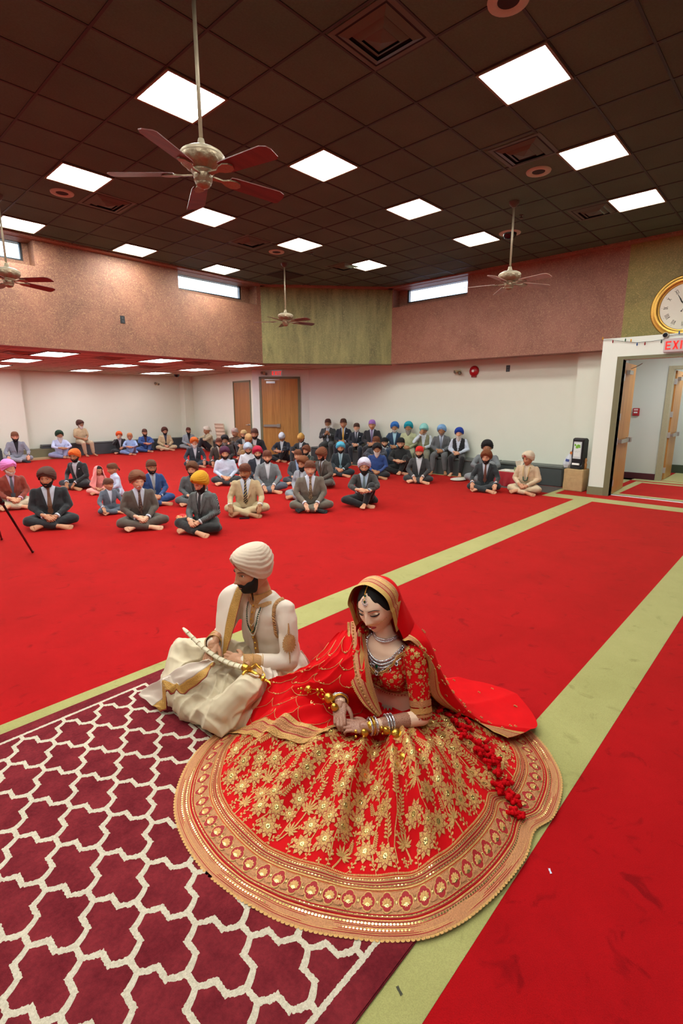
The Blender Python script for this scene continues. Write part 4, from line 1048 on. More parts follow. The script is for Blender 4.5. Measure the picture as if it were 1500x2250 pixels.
guest(880, 975, -4, 'man all in black with a black kerchief', push=-0.95, hat=(K, '#0f0f11'), brd=('stub', 'black'), top='shirt', jacket='#0f0f11', trousers='#101012', arms='hug', pose='oneup', skin='a')
guest(921, 994, -3, 'man in a charcoal jacket and open pale shirt with a bright red kerchief', hat=(K, '#c41a14'), brd=('full', 'black'), jacket='#2e2f31', shirt='#c2c6cc', trousers='#26282b', arms='low', look=-8, skin='a', open_=1.3)
# the bench along the right wall
BX_ = 10.72; g = 'guests on the right bench'
guest(720, 931, -12, 'man with glasses and white beard in a grey jacket, first on the right bench', 'x', BX_, hat=(K, '#3c211c'), brd=('full', 'white'), jacket='#3a3c3c', shirt='#c0c4cc', tie='#9fa8b8', trousers='#303434', pose='bench', arms='chest', glasses=True, skin='c', group=g)
guest(754, 931, -8, 'man in a navy suit with a gold-yellow tie and brown kerchief on the bench', 'x', BX_, push=0, wide=.92, hat=(K, '#3c241c'), brd=None, jacket='#121826', shirt='#b4bcd0', tie='#c8993c', pose='bench', skin='b', group=g)
guest(783, 940, -8, 'man with white beard and dark brown kerchief in a navy suit on the bench', 'x', BX_, push=0, wide=.92, hat=(K, '#38241c'), brd=('full', 'white'), jacket='#151c28', shirt='#c4c8d4', tie='#1c2434', pose='bench', skin='a', group=g)
guest(817, 934, -6, 'man with a lilac kerchief and purple tie on the bench', 'x', BX_, hat=(K, '#9a6cb8'), brd=None, jacket='#1c1c22', shirt='#b9b4d0', tie='#6c5a80', pose='bench', skin='b', group=g)
guest(867, 940, -4, 'man in a teal-blue suit with bright blue turban on the bench', 'x', BX_, push=0, wide=.9, hat=(T, '#2c68b4'), brd=('full', 'white'), jacket='#1c3450', shirt='#9cc0d0', trousers='#1c3450', pose='bench', skin='c', group=g)
guest(897, 940, -8, 'man with turquoise turban and long grey beard in a pale green kurta', 'x', BX_, push=0, wide=.9, hat=(T, '#1190a4'), brd=('full', 'grey', .09), top='shirt', jacket='#a9ac88', trousers='#a4a688', pose='bench', skin='c', group=g)
guest(931, 945, -6, 'man with pale aqua turban covering his face with one hand, sage vest', 'x', BX_, push=0, wide=.92, hat=(T, '#84c0bc'), brd=('full', 'white'), top='vest', vest='#78765a', jacket='#bfc6cc', shirt='#c4ccd4', trousers='#7d7c68', pose='bench', arms='face', skin='c', nod=.4, group=g)
guest(970, 947, -6, 'man in a grey suit with sky blue turban on the bench', 'x', BX_, hat=(T, '#78a4d0'), brd=('stub', 'grey'), jacket='#55575a', shirt='#b4bccc', tie='#6c7484', trousers='#585a5c', pose='bench', skin='c', group=g)
guest(1008, 953, -10, 'man with royal blue turban, long white beard and black vest on the bench', 'x', BX_, hat=(T, '#0c3490'), brd=('full', 'white', .09), top='vest', vest='#101018', shirt='#bcc4d4', jacket='#bcc4d4', trousers='#141418', pose='bench', skin='a', group=g)
guest(1070, 977, -6, 'man with black turban and glasses hidden behind the brown-turbaned man by the bench', 'x', 10.1, hat=(T, '#141014'), brd=('full', 'white'), jacket='#6c7074', shirt='#7c8084', trousers='#7a7e82', arms='hug', skin='b', glasses=True, pose='oneup')
guest(1068, 1006, -6, 'man in a dark green-grey suit with rust-brown tie and brown turban near the grey mat', hat=(T, '#5a3014'), brd=('full', 'black'), jacket='#20262a', shirt='#c2c8d4', tie='#5c3426', arms='knees', skin='a', look=-10, open_=1.2)
t, P, HM = guest(1159, 1009, -14, 'young man in a cream long coat and ivory turban by the little red table', hat=(T, '#c9b49c', '#a01c1c'), brd=None, jacket='#c4ab8c', shirt='#c8b69c', trousers='#c6b092', arms='clasp', skin='b', look=-22, open_=.8)
m = MB()
for s_ in (-1, 1): m.tube([(s_*.062, .145, .56), (s_*.058, .188, .45), (s_*.045, .195, .36)], [.010, .010, .010], 8, flat=.5)
m.build('yellow_necklace', M('#c8a85c', .5), t)
m = MB(); m.tube([(-.045, .196, .36), (-.035, .202, .29), (0, .206, .275), (.035, .202, .29), (.045, .196, .36)], .012, 8); m.build('green_beads', M('#1c3c24', .5, var=.3, scale=100), t)
# ---------------------------------------------------------------- the bride
REDF = M('#c8040e', .8, var=.10, scale=9, bump=.10, spec=.15); REDD = M('#a00a14', .7, var=.15, scale=60)
ZARI = M('#c99858', .5, .3, var=.30, scale=160, bump=.5); ZARIP = M('#bd8054', .55, .25, var=.35, scale=200, bump=.5)
SEQ = M('#f0d080', .2, .9, var=.2, scale=200); SILV = M('#dcdce4', .18, .85, var=.3, scale=300); EMER = M('#0d4a2c', .12, var=.2)
BO = Vector((1.90, 1.35, 0)); BM = Matrix.Translation(BO) @ Matrix.Rotation(pi/2, 4, 'Z')     # local +Y looks along world -X
bride = thing('person', 'bride in a red and gold embroidered wedding dress and veil seated on the patterned rug', 'person', BO, pi/2)
def bl(p): return BM.inverted() @ Vector(p)       # world -> bride space
def smooth_loop(pts, n):                          # closed Catmull-Rom
    out = []; k = len(pts)
    for i in range(n):
        f = i/n*k; a = int(f); t = f-a; p0, p1, p2, p3 = (Vector(pts[(a+j-1) % k]) for j in range(4))
        out.append(.5*((2*p1)+(p2-p0)*t+(2*p0-5*p1+4*p2-p3)*t*t+(3*p1-3*p2+p3-p0)*t**3))
    return out
SKC = Vector((1.76, 1.33, 0))
HEM = [(2.54, 1.40), (2.49, 1.14), (2.36, .83), (2.16, .635), (1.92, .572), (1.78, .60), (1.62, .575), (1.36, .60), (1.14, .682), (.975, .855), (.85, 1.074), (.785, 1.356), (.80, 1.60), (.885, 1.81), (1.08, 1.99), (1.35, 2.06), (1.62, 1.98), (1.9, 1.82), (2.2, 1.76), (2.44, 1.64)]
def net(ctrl, u, v):
    def cr(P_, t):
        n_ = len(P_)-1; f = max(0, min(n_-1e-6, t*n_)); i = int(f); t = f-i
        a, b_, c, d = P_[max(0, i-1)], P_[i], P_[i+1], P_[min(n_, i+2)]
        return .5*((2*b_)+(c-a)*t+(2*a-5*b_+4*c-d)*t*t+(3*b_-3*c+d-a)*t**3)
    return cr([cr(row, u) for row in ctrl], v)
_h = smooth_loop([(x, y, 0) for x, y in HEM], 720)
_ang = []
for p in _h:
    a = atan2(p.y-SKC.y, p.x-SKC.x) % (2*pi); _ang.append((a, p))
_ang.sort(key=lambda q: q[0])
HT = []
for i in range(720):
    a = 2*pi*i/720; lo = min(range(0, 720, 1), key=lambda j: abs(_ang[j][0]-a)) if False else None
    HT.append(None)
import bisect
_as = [q[0] for q in _ang]
def hem(th):
    th %= 2*pi; j = bisect.bisect(_as, th); (a0, p0), (a1, p1) = _ang[j-1], _ang[j % len(_ang)]
    d = (a1-a0) % (2*pi); f = ((th-a0) % (2*pi))/d if d > 1e-9 else 0
    return p0.lerp(p1, min(1, f))
HL = [(hem(2*pi*i/720)-SKC).length for i in range(721)]
def hl(th):
    f = (th % (2*pi))/(2*pi)*720; i = int(f) % 720; return lerp(HL[i], HL[i+1], f-int(f))
KN = [(1.40, 1.66, .10, .30), (1.55, .98, .09, .30)]          # knees under the cloth: x, y, extra height, radius
def skz(x, y, fine=True):
    dx, dy = x-SKC.x, y-SKC.y; r = hypot(dx, dy); th = atan2(dy, dx); L_ = hl(th); t = r/L_
    back = .5+.5*cos(th)                                  # +X is behind her
    H = lerp(.205, .20, back); v = max(0, L_-r)
    z = .012+.035*sstep(0, .20, v) + H*sstep(.12, lerp(.66, .62, back), v)**1.0
    for kx, ky, kh, kr in KN: z += kh*exp(-(((x-kx)**2+(y-ky)**2)/(kr*.75)**2))
    z -= .05*exp(-((th+2.62)/.13)**2)*sstep(.05, .5, v)*sstep(.02, .25, t)  # valley between the knees
    if fine:
        e = sstep(.10, .35, v)*sstep(.12, .45, t)
        z += e*(.015*sin(th*19+sin(th*3)*1.4)+.009*sin(th*31+1.3+sin(th*5))+.010*noise.noise(Vector((x*5, y*5, 3))))
        z += .007*(1-e)*sin(th*11+.7)*sstep(0, .10, v)+.004*noise.noise(Vector((x*9, y*9, 1)))
    return max(.010, z)
def sk(th, v, off=0):                                     # point of the skirt at angle th, v metres in from the hem
    L_ = hl(th); r = max(.02, L_-v); x = SKC.x+cos(th)*r; y = SKC.y+sin(th)*r
    return Vector((x, y, skz(x, y)+off))
q = MB(); NU, NV = 520, 110
q.grid(lambda u, v: bl(sk(2*pi*u, lerp(0, hl(2*pi*u)-.03, v))), NU, NV, True)
sko = q.build('skirt', [REDF, ZARI, ZARIP, SEQ, REDD], bride)
# embroidery as raised thread work, part of one mesh
q = MB(); rnd = random.Random(5)
ARC = [0]
for i in range(720): ARC.append(ARC[-1]+(hem(2*pi*(i+1)/720)-hem(2*pi*i/720)).length)
def th_of(s):
    s %= ARC[-1]; j = bisect.bisect(ARC, s)-1; return 2*pi*(j+(s-ARC[j])/max(1e-9, ARC[min(720, j+1)]-ARC[j]))/720
def mapm(th0, v0, rot, sc, off):
    r0 = hl(th0)-v0; c, s_ = cos(rot), sin(rot)
    def f(x, y, o=0):
        X = (x*c-y*s_)*sc; Y = (x*s_+y*c)*sc
        return bl(sk(th0+X/max(.12, r0), v0+Y, off+o))
    return f
def petal(f, a, L_, w_, o, x0=0, y0=0, mi=1, r0=0):
    q.mi = mi; ca, sa = cos(a), sin(a)
    P_ = [(r0, 0), (r0+(L_-r0)*.35, w_*.8), (r0+(L_-r0)*.7, w_), (L_, 0), (r0+(L_-r0)*.7, -w_), (r0+(L_-r0)*.35, -w_*.8)]
    vs = [q.v(f(x0+x*ca-y*sa, y0+x*sa+y*ca, o if i not in (0, 3) else o*.6)) for i, (x, y) in enumerate(P_)]
    m_ = q.v(f(x0+(r0+(L_-r0)*.55)*ca, y0+(r0+(L_-r0)*.55)*sa, o+.0016))
    for i in range(6): q.face([vs[i], vs[(i+1) % 6], m_], True)
def stroke(f, pts, w_, o=.0012, mi=1):
    q.mi = mi; L1 = []; R1 = []
    for i, (x, y) in enumerate(pts):
        x0, y0 = pts[max(0, i-1)]; x1, y1 = pts[min(len(pts)-1, i+1)]; d = hypot(x1-x0, y1-y0) or 1; nx, ny = -(y1-y0)/d*w_, (x1-x0)/d*w_
        L1.append(q.v(f(x+nx, y+ny, o))); R1.append(q.v(f(x-nx, y-ny, o)))
    for i in range(len(pts)-1): q.face([L1[i], R1[i], R1[i+1], L1[i+1]], True)
def lotus(f, o=.002, n=9):
    for k in range(n): petal(f, 2*pi*k/n, 1, .20, o)
    for k in range(n): petal(f, 2*pi*(k+.5)/n, .74, .20, o+.0012, mi=4)
    for k in range(n): petal(f, 2*pi*(k+.5)/n, .66, .145, o+.0024, mi=1)
    for k in range(6): petal(f, 2*pi*k/6, .27, .09, o+.0042, mi=3)
def palm(f, o=.002):
    stroke(f, [(0, -1.3), (.04, -.7), (0, -.1)], .07)
    for a, L_ in ((1.57, 1.15), (1.1, 1.05), (2.05, 1.05), (.62, .95), (2.52, .95), (.12, .8), (3.02, .8), (-.35, .6), (3.5, .6)): petal(f, a, L_, .105, o)
def fern(f, o=.0016, n=6):
    stroke(f, [(0, -1), (.05, -.3), (0, .4), (-.08, 1)], .035)
    for k in range(n):
        y = -.75+1.6*k/n
        for s_ in (-1, 1): petal(f, pi/2-s_*.9, .48*(1-.35*k/n), .085, o, 0, y)
    petal(f, pi/2, .4, .1, o, -.05, .8)
def leafy(f, o=.0016):
    stroke(f, [(0, -1), (.12, -.4), (-.05, .2), (.05, .8)], .04)
    for x, y, a in ((.05, -.6, .3), (0, -.3, 2.7), (.02, 0, .5), (-.05, .25, 2.4), (.02, .5, .9), (.05, .75, 1.6)): petal(f, a, .5, .14, o, x, y, 1)
    petal(f, 1.57, .3, .16, o+.001, .05, .85, 2)
def bird(f, o=.002):
    petal(f, 2.6, .75, .22, o, .25, -.15); petal(f, 3.3, .7, .1, o+.001, .1, -.2, 2)
    stroke(f, [(.2, 0), (.42, .25), (.3, .55), (.12, .75), (.22, 1.0), (.4, .98)], .055, o); petal(f, -.1, .3, .05, o, .36, .98)
    stroke(f, [(.0, -.2), (.05, -.6), (0, -1.1)], .03); stroke(f, [(-.12, -.2), (-.12, -.6), (-.2, -1.05)], .03)
def dots(th0, v0, n, sp, mi=3, r=.0028):
    for k in range(n):
        f = mapm(th0, v0, 0, 1, .0025); q.mi = mi; c = (k-n/2)*sp
        vs = [q.v(f(c+r*cos(a), r*sin(a))) for a in (0, 1.05, 2.1, 3.14, 4.19, 5.24)]; q.face(vs)
placed = []
def try_put(s, v, rad):
    for (s2, v2, r2) in placed:
        f_ = (hl(th_of(s))-v)/hl(th_of(s))
        if hypot(((s-s2+ARC[-1]/2) % ARC[-1]-ARC[-1]/2)*f_, v-v2) < (rad+r2)*.72: return False
    placed.append((s, v, rad)); return True
TOT = ARC[-1]
n_ = int(TOT/.105)
for i in range(n_):                                                     # first row above the border: big lotuses and leaves
    s_ = TOT*i/n_; k = i % 3; v_ = .245+(.018 if i % 2 else -.008); placed.append((s_, v_, .040)); f = mapm(th_of(s_), v_, rnd.uniform(-.3, .3), .040, .0015)
    if k == 1: palm(mapm(th_of(s_), v_, rnd.uniform(-.4, .4), .038, .0015))
    else: lotus(f)
    leafy(mapm(th_of(s_+TOT/n_/2), .212, rnd.uniform(-.5, .5), .026, .0015)); placed.append((s_+TOT/n_/2, .212, .022))
kinds = [(lotus, .036), (fern, .040), (palm, .040), (leafy, .038), (bird, .048), (fern, .032), (lotus, .028), (leafy, .028), (fern, .024), (leafy, .020)]
for fnm, rad in kinds:
    tries = 1100 if rad > .03 else 2200; cap = 110
    cnt = 0
    for _ in range(tries):
        s_ = rnd.uniform(0, TOT); v_ = rnd.uniform(.24, .62 if rad > .03 else .66)
        if hl(th_of(s_))-v_ < .14: continue
        if v_ > .45 and rnd.random() < .35: continue
        if try_put(s_, v_, rad): fnm(mapm(th_of(s_), v_, rnd.uniform(-.35, .35), rad, .0015)); cnt += 1
        if cnt > cap: break
for _ in range(2600):
    s_ = rnd.uniform(0, TOT); v_ = rnd.uniform(.20, .60)
    if try_put(s_, v_, .011):
        f = mapm(th_of(s_), v_, rnd.uniform(0, 6), .011, .0012)
        for k in range(4): petal(f, pi/2*k, 1, .3, .001)
# long vine stems running up the skirt
for i in range(34):
    s_ = TOT*(i+rnd.random()*.5)/34; th0 = th_of(s_); f = mapm(th0, .22, 0, 1, .0008); a = rnd.uniform(-.02, .02)
    stroke(f, [(a*sin(k*1.3), .34*k/8) for k in range(9)], .0022, .0005, 1)
# border: bands measured inwards from the hem
def band(v0, v1, mi, off, n=720, wav=0):
    q.mi = mi; A = []; B = []
    for i in range(n):
        th = 2*pi*i/n; A.append(q.v(bl(sk(th, v0, off)))); B.append(q.v(bl(sk(th, v1, off))))
    for i in range(n): q.face([A[i], A[(i+1) % n], B[(i+1) % n], B[i]], True)
band(-.002, .050, 2, .0022); band(.052, .056, 1, .0026); band(.060, .0625, 4, .0026); band(.064, .070, 1, .0024)
band(.073, .0745, 1, .0024); band(.139, .1405, 1, .0024); band(.143, .149, 1, .0024); band(.151, .158, 2, .0024); band(.160, .166, 1, .0026); band(.168, .176, 2, .0024); band(.178, .1815, 1, .0024)
band(.0750, .1385, 2, .0014)
for v_ in (.006, .0125, .0175, .0315, .0365, .048, .0675, .156, .163): band(v_, v_+.0026, 4, .0036)
for v_ in (.009, .015, .034, .0505): band(v_, v_+.0020, 1, .0040)
band(.026, .030, 1, .0032)
def ringdots(v0, sp, r, mi, off=.0035, n6=6):
    k = int(TOT/sp); q.mi = mi
    for i in range(k):
        f = mapm(th_of(TOT*i/k), v0, 0, r, off); q.face([q.v(f(cos(a), sin(a))) for a in [2*pi*j/n6 for j in range(n6)]])
ringdots(-.004, .0165, .0085, 1, .0015, 8)           # scalloped edge
ringdots(.023, .0125, .0032, 3); ringdots(.042, .0125, .0042, 3); ringdots(.067, .018, .0022, 3); ringdots(.155, .016, .003, 3); ringdots(.173, .013, .0025, 3)
k = int(TOT/.0075)
for i in range(k):                                     # little pointed fringe at the border's inner edge
    f = mapm(th_of(TOT*i/k), .188, 0, .0095, .001); petal(f, pi/2, .95, .26, .001, 0, -.5)
k = int(TOT/.074)
for i in range(k):                                     # medallions
    th0 = th_of(TOT*i/k); f = mapm(th0, .107, 0, .0325, .0042)
    for rr, mi, o in ((1.0, 1, 0), (.86, 4, .0006)):
        q.mi = mi; pts = []
        for j in range(40):
            a = 2*pi*j/40; r = rr*(.80+.20*abs(cos(2*a))**.6); pts.append(q.v(f(r*cos(a)*.86, r*sin(a), o)))
        c = q.v(f(0, 0, o))
        for j in range(40): q.face([pts[j], pts[(j+1) % 40], c])
    for j in range(7): petal(f, pi/2+(j-3)*.62, .56, .15, .0016, 0, -.12, 1)
    for j in range(4): petal(f, -pi/2+(j-1.5)*.5, .42, .08, .0016, 0, -.1, 3)
    f = mapm(th_of(TOT*(i+.5)/k), .107, 0, .030, .0032)
    for y in (-.85, .85):
        for j in range(5): petal(f, (pi/2 if y < 0 else -pi/2)+(j-2)*.5, .62, .15, .001, 0, y, 2)
    petal(f, pi/2, .3, .12, .002, 0, -.15, 3); petal(f, 0, .2, .1, .002, 0, 0, 1); petal(f, pi, .2, .1, .002, 0, 0, 1)
emb = q.build('embroidery', [REDF, ZARI, ZARIP, SEQ, REDD], sko, normals=False)

# ---- body, blouse
BSK = M('#efccb2', .5, var=.03, scale=18, spec=.3); HENNA = M('#6b3a2c', .6, var=.25, scale=120)
BJ = dict(shL=Vector((-.158, .125, .570)), elL=Vector((-.240, .175, .312)), wrL=Vector((-.115, .400, .322)), shR=Vector((.158, .125, .570)), elR=Vector((.225, .24, .345)), wrR=Vector((.055, .400, .368)))
BH = head_matrix(Vector((.030, .172, .772)), 1.05, radians(10), -.22, radians(8)) @ Matrix.Diagonal((1.05, 1, .96, 1))
def btorso(m, g=0):
    loft(m, [((0, .02, .12), .17+g, .12+g), ((0, .05, .26), .132+g, .100+g), ((0, .075, .34), .122+g, .092+g), ((0, .095, .42), .135+g, .095+g), ((0, .115, .50), .145+g, .085+g), ((0, .125, .56), .135+g, .068+g), ((0, .128, .60), .075+g, .052+g), ((0, .130, .625), .048+g*.3, .048+g*.3)], 32)
    for s_ in (-1, 1): m.ell((s_*.062, .160, .440), (.060+g, .058+g, .058+g), 18, 12)
m = MB(); btorso(m); caps(m, (0, .125, .57), .046, (.022, .150, .70), .044, 18)
limb(m, [BJ['shL'], BJ['elL'], BJ['wrL']], [.046, .036, .025], 16); limb(m, [BJ['shR'], BJ['elR'], BJ['wrR']], [.046, .036, .025], 16)
for s_ in (-1, 1): limb(m, [(s_*.09, .04, .12), (s_*.33, .34, .13), (-s_*.05, .42, .06)], [.085, .06, .04])
me = remesh(m, .0062, 5); q = MB(); add_mesh(q, me)
hq = MB(); head_geo(hq, 0, 1, 72, 60, closed=True); place(hq, BH); hm = bpy.data.meshes.new('h'); hq.bm.to_mesh(hm); hq.bm.free(); add_mesh(q, hm)
for f in q.bm.faces: f.smooth = True
bodyo = q.build('body', [BSK, HAIRM['black'], EYEW, M('#b83a46', .4, var=.05)], bride)
def bhand(w, d, up, side, name):
    q = MB(); add_mesh(q, hand(.62, .10, True), hand_mat(w, d, up, side, .92), 0); sub = q
    return sub
q = MB(); add_mesh(q, hand(.62, .10, True), hand_mat((-.112, .405, .322), (.80, .50, -.05), (-.1, .45, .9), -1, .85), 0)
add_mesh(q, hand(.80, .06, True), hand_mat((.052, .405, .366), (-.55, .62, -.42), (.15, .35, .9), 1, .85), 0)
hmat, nt, b, N, L = NT('henna_skin'); vv = mapped(nt); vo = N('ShaderNodeTexVoronoi'); vo.feature = 'DISTANCE_TO_EDGE'; vo.inputs['Scale'].default_value = 210; L(vv, vo.inputs['Vector'])
rr = N('ShaderNodeValToRGB'); L(vo.outputs['Distance'], rr.inputs[0]); rr.color_ramp.elements[0].position = .05; rr.color_ramp.elements[1].position = .16
L(mixc(nt, rr.outputs[0], '#8f5a48', '#b58670'), b.inputs['Base Color']); b.inputs['Roughness'].default_value = .5
hh = q.build('hands', hmat, bodyo)
m = MB(); limb(m, [BJ['elL'].lerp(BJ['wrL'], .30), BJ['elL'].lerp(BJ['wrL'], .75)], [.0345, .0295], 16); m.build('henna', hmat, bodyo)
# fingernails
# blouse: shell of the torso below the neckline, with sleeves to the elbow
m = MB(); btorso(m, .007)
for a, b_ in (('shL', 'elL'), ('shR', 'elR')):
    A, B = BJ[a], BJ[b_]; m.ell(A, .057, 16, 12); limb(m, [A, A.lerp(B, .5), A.lerp(B, .93)], [.056, .050, .044], 18)
me = remesh(m, .0058, 4)
def neckz(x):
    a = abs(x); return .452+.020*sstep(.0, .03, a)+.060*sstep(.03, .10, a)+.075*sstep(.085, .118, a)
bm = bmesh.new(); bm.from_mesh(me)
dl = []
for f in bm.faces:
    c = f.calc_center_median(); arm = abs(c.x) > .150 or (abs(c.x) > .128 and c.z > .40)
    if c.z < .365 and not (abs(c.x) > .165): dl.append(f)
    elif not arm and c.y > .10 and c.z > neckz(c.x): dl.append(f)
    elif not arm and c.y <= .10 and c.z > .575: dl.append(f)
bmesh.ops.delete(bm, geom=dl, context='FACES'); bm.to_mesh(me); bm.free()
bls = bpy.data.objects.new('blouse', me); COL.objects.link(bls); bls.parent = bride
me.materials.append(REDF)
for p in me.polygons: p.use_smooth = True
# small raised gold flowers on the blouse
from mathutils.bvhtree import BVHTree
bt = BVHTree.FromPolygons([v.co.copy() for v in me.vertices], [tuple(p.vertices) for p in me.polygons])
q = MB(); rnd = random.Random(8); cs = [(p.center.copy(), p.normal.copy()) for p in me.polygons]; used = []
def surf_motif(c, n_, sc, kind, rot):
    global f_loc
    u = n_.cross(Vector((0, 0, 1))).normalized() if abs(n_.z) < .95 else Vector((1, 0, 0)); w_ = n_.cross(u)
    def f(x, y, o=0):
        X = (x*cos(rot)-y*sin(rot))*sc; Y = (x*sin(rot)+y*cos(rot))*sc
        p = c+u*X+w_*Y; h = bt.find_nearest(p); return (h[0]+h[1]*(.0012+o)) if h[0] else p
    kind(f)
def mini(f):
    for k in range(6): petal(f, 2*pi*k/6, 1, .3, .0008)
    petal(f, 0, .3, .25, .0016, mi=3)
def sprig(f):
    stroke(f, [(0, -1), (.1, 0), (0, 1)], .08, .0006)
    for y, a in ((-.5, .5), (-.2, 2.6), (.2, .6), (.5, 2.5), (.8, 1.57)): petal(f, a, .6, .17, .0008, 0, y)
for rad, kind, cap in ((.017, mini, 40), (.019, sprig, 60), (.012, mini, 90), (.011, sprig, 140), (.006, mini, 160)):
    c_ = 0
    for _ in range(2500):
        c, n_ = cs[rnd.randrange(len(cs))]
        if any((c-u).length < (rad+r)*.82 for u, r in used): continue
        used.append((c, rad)); surf_motif(c, n_, rad, kind, rnd.uniform(0, 6)); c_ += 1
        if c_ > cap: break
q.build('embroidery', [REDF, ZARI, ZARIP, SEQ, REDD], bls, normals=False)
def on_bl(p, off=.002): h = bt.find_nearest(Vector(p)); return h[0]+h[1]*off
q = MB()
nl = [on_bl((x, .22-.35*abs(x)**1.2, neckz(x)), .003) for x in [lerp(-.125, .125, k/40) for k in range(41)]]
q.tube(nl, .0042, 8); q.tube([p+Vector((0, .001, -.010)) for p in nl], .0028, 8); q.build('neckline_trim', ZARI, bls)
q = MB()
wl = [(lerp(-1, 1, k/24)*.132, .075+.118*cos(lerp(-1.3, 1.3, k/24)), .362) for k in range(25)]
q.tube([on_bl(p, .003) for p in wl], .004, 8); q.build('waist_trim', ZARIP, bls)
q = MB()
for k in range(1, 24):
    p = on_bl(wl[k], .004); q.ell(p+Vector((0, 0, -.010)), .0032, 8, 6)
q.build('bead_fringe', REDD, bls)
for a, b_ in (('shL', 'elL'), ('shR', 'elR')):           # gold sleeve ends
    A, B = BJ[a], BJ[b_]
    for t0, t1, r0, mt in ((.70, .80, .0500, ZARIP), (.82, .91, .0495, ZARI), (.92, .965, .0488, ZARIP)):
        q = MB(); q.tube([A.lerp(B, t0), A.lerp(B, t1)], [r0, r0-.0008], 32, cap=False); q.build('sleeve_band', mt, bls)
    q = MB()
    for k in range(20):
        d = (B-A).normalized(); u, w_ = q.frame(d); q.ell(A.lerp(B, .99)+(u*cos(k*pi/10)+w_*sin(k*pi/10))*.045, .003, 6, 5)
    q.build('bead_fringe', REDD, bls)
# hair with a centre parting
m = MB()
def hf(u, v):
    az = 2*pi*(u-.5); el = lerp(-.75, pi/2, v); d = head_dir(az, el, 1); a = abs(az)
    lo = .078-.030*sstep(.25, .7, a)-.055*sstep(.7, 1.25, a)-.07*sstep(1.25, 1.9, a)
    n_ = Vector((d.x, d.y, d.z)).normalized(); z = d.z
    g = .0085*min(1, max(0, (z-lo)*45)); part = .004*exp(-(d.x/.006)**2)*(d.z > .05)
    return d + n_*(g-.004 - part) + (Vector((0, -.004, 0)) if z < lo else Vector((0, 0, 0)))
m.grid(hf, 150, 110, True); m.ell((0, -.085, -.03), (.055, .035, .05), 18, 12); place(m, BH); m.build('hair', HAIRM['black'], bride)

# ---- dupatta: hood, back fall, lap drape
SHEER = M('#d20f14', .7, var=.12, scale=14, sheen=.5, alpha=.86); SHR2 = M('#cc060e', .85, var=.12, scale=14, spec=.12)
GOLDC = M('#c49a4e', .6, .15, var=.12, scale=220, bump=.4)
BHi = BH
def hoodp(a, v):          # a: azimuth from the back, v: 0 crown .. 1 hem of the hood, head space
    if v < .5: e = v/.5*pi/2; r = sin(e)*.103; z = .022+cos(e)*.112
    else: r = .103+.018*(v-.5)*2; z = .022-(v-.5)*.33
    wob = .003*sin(a*6+v*7)
    y = -cos(a)*(r*1.16)-.012; x = sin(a)*(r-.004+wob)
    if z < -.02: x *= 1+.10*sstep(-.02, -.14, z)
    return Vector((x, y, z))
def hoodw(a, v): return BH @ hoodp(a, v)
SHO = {}
def fall(u, v): raise NotImplementedError
q = MB(); q.grid(lambda u, v: hoodw(lerp(-1.98, 1.98, u), lerp(.0, .98, v)), 90, 44); veil = q.build('veil', SHR2, bride)
def EZ_(x, y, z): return bl(at_z(x, y, z))
FN = [[hoodw(a, .98) for a in (-2.02, -1.2, -.5, .4, 1.2, 2.02)],
      [Vector((-.150, .150, .645)), Vector((-.185, .05, .61)), Vector((-.08, -.03, .61)), Vector((.06, -.035, .61)), Vector((.185, .02, .60)), Vector((.165, .14, .645))],
      [EZ_(939, 1446, .56)+Vector((-.012, .02, .0)), Vector((-.235, .0, .44)), Vector((-.11, -.10, .42)), Vector((.08, -.10, .42)), Vector((.22, -.04, .45)), Vector((.235, .15, .45))],
      [EZ_(942, 1520, .38)+Vector((-.012, .01, 0)), Vector((-.27, -.08, .29)), Vector((-.14, -.22, .23)), Vector((.09, -.2, .24)), Vector((.24, -.10, .28)), Vector((.26, .08, .3))],
      [EZ_(1010, 1572, .21), Vector((-.36, -.24, .12)), Vector((-.18, -.38, .08)), Vector((.06, -.34, .10)), Vector((.24, -.2, .15)), Vector((.29, -.02, .2))],
      [EZ_(1115, 1622, .09), EZ_(1180, 1592, .05), EZ_(1120, 1520, .05), EZ_(1010, 1492, .06), Vector((.27, -.3, .06)), Vector((.33, -.1, .1))]]
def fall(u, v):
    p = net(FN, u, v); f_ = (1-abs(sin(u*13+v*1.5)))**2*.018*sstep(.25, .6, v)+.005*noise.noise(p*12)*sstep(.1, .3, v)
    p = p+Vector((0, -.5, .6))*f_
    if v > .45:
        W_ = BM @ p; g = hypot(W_.x-SKC.x, W_.y-SKC.y) < hl(atan2(W_.y-SKC.y, W_.x-SKC.x))
        p.z = max(p.z, (skz(W_.x, W_.y) if g else 0)+.012)
    return p
q = MB(); q.grid(fall, 120, 80); q.build('veil_fall', SHR2, veil)
q = MB(); rnd = random.Random(12)
for k in range(46):
    p = fall(rnd.uniform(.06, .6), rnd.uniform(.1, .98))
    for j in range(5): q.ell(p+Vector((.006*cos(j*1.26), -.004+.004*sin(j*1.26), .006*sin(j*1.26)+.003)), (.0034, .0034, .0026), 6, 4)
q.build('gold_sprigs', ZARI, veil)
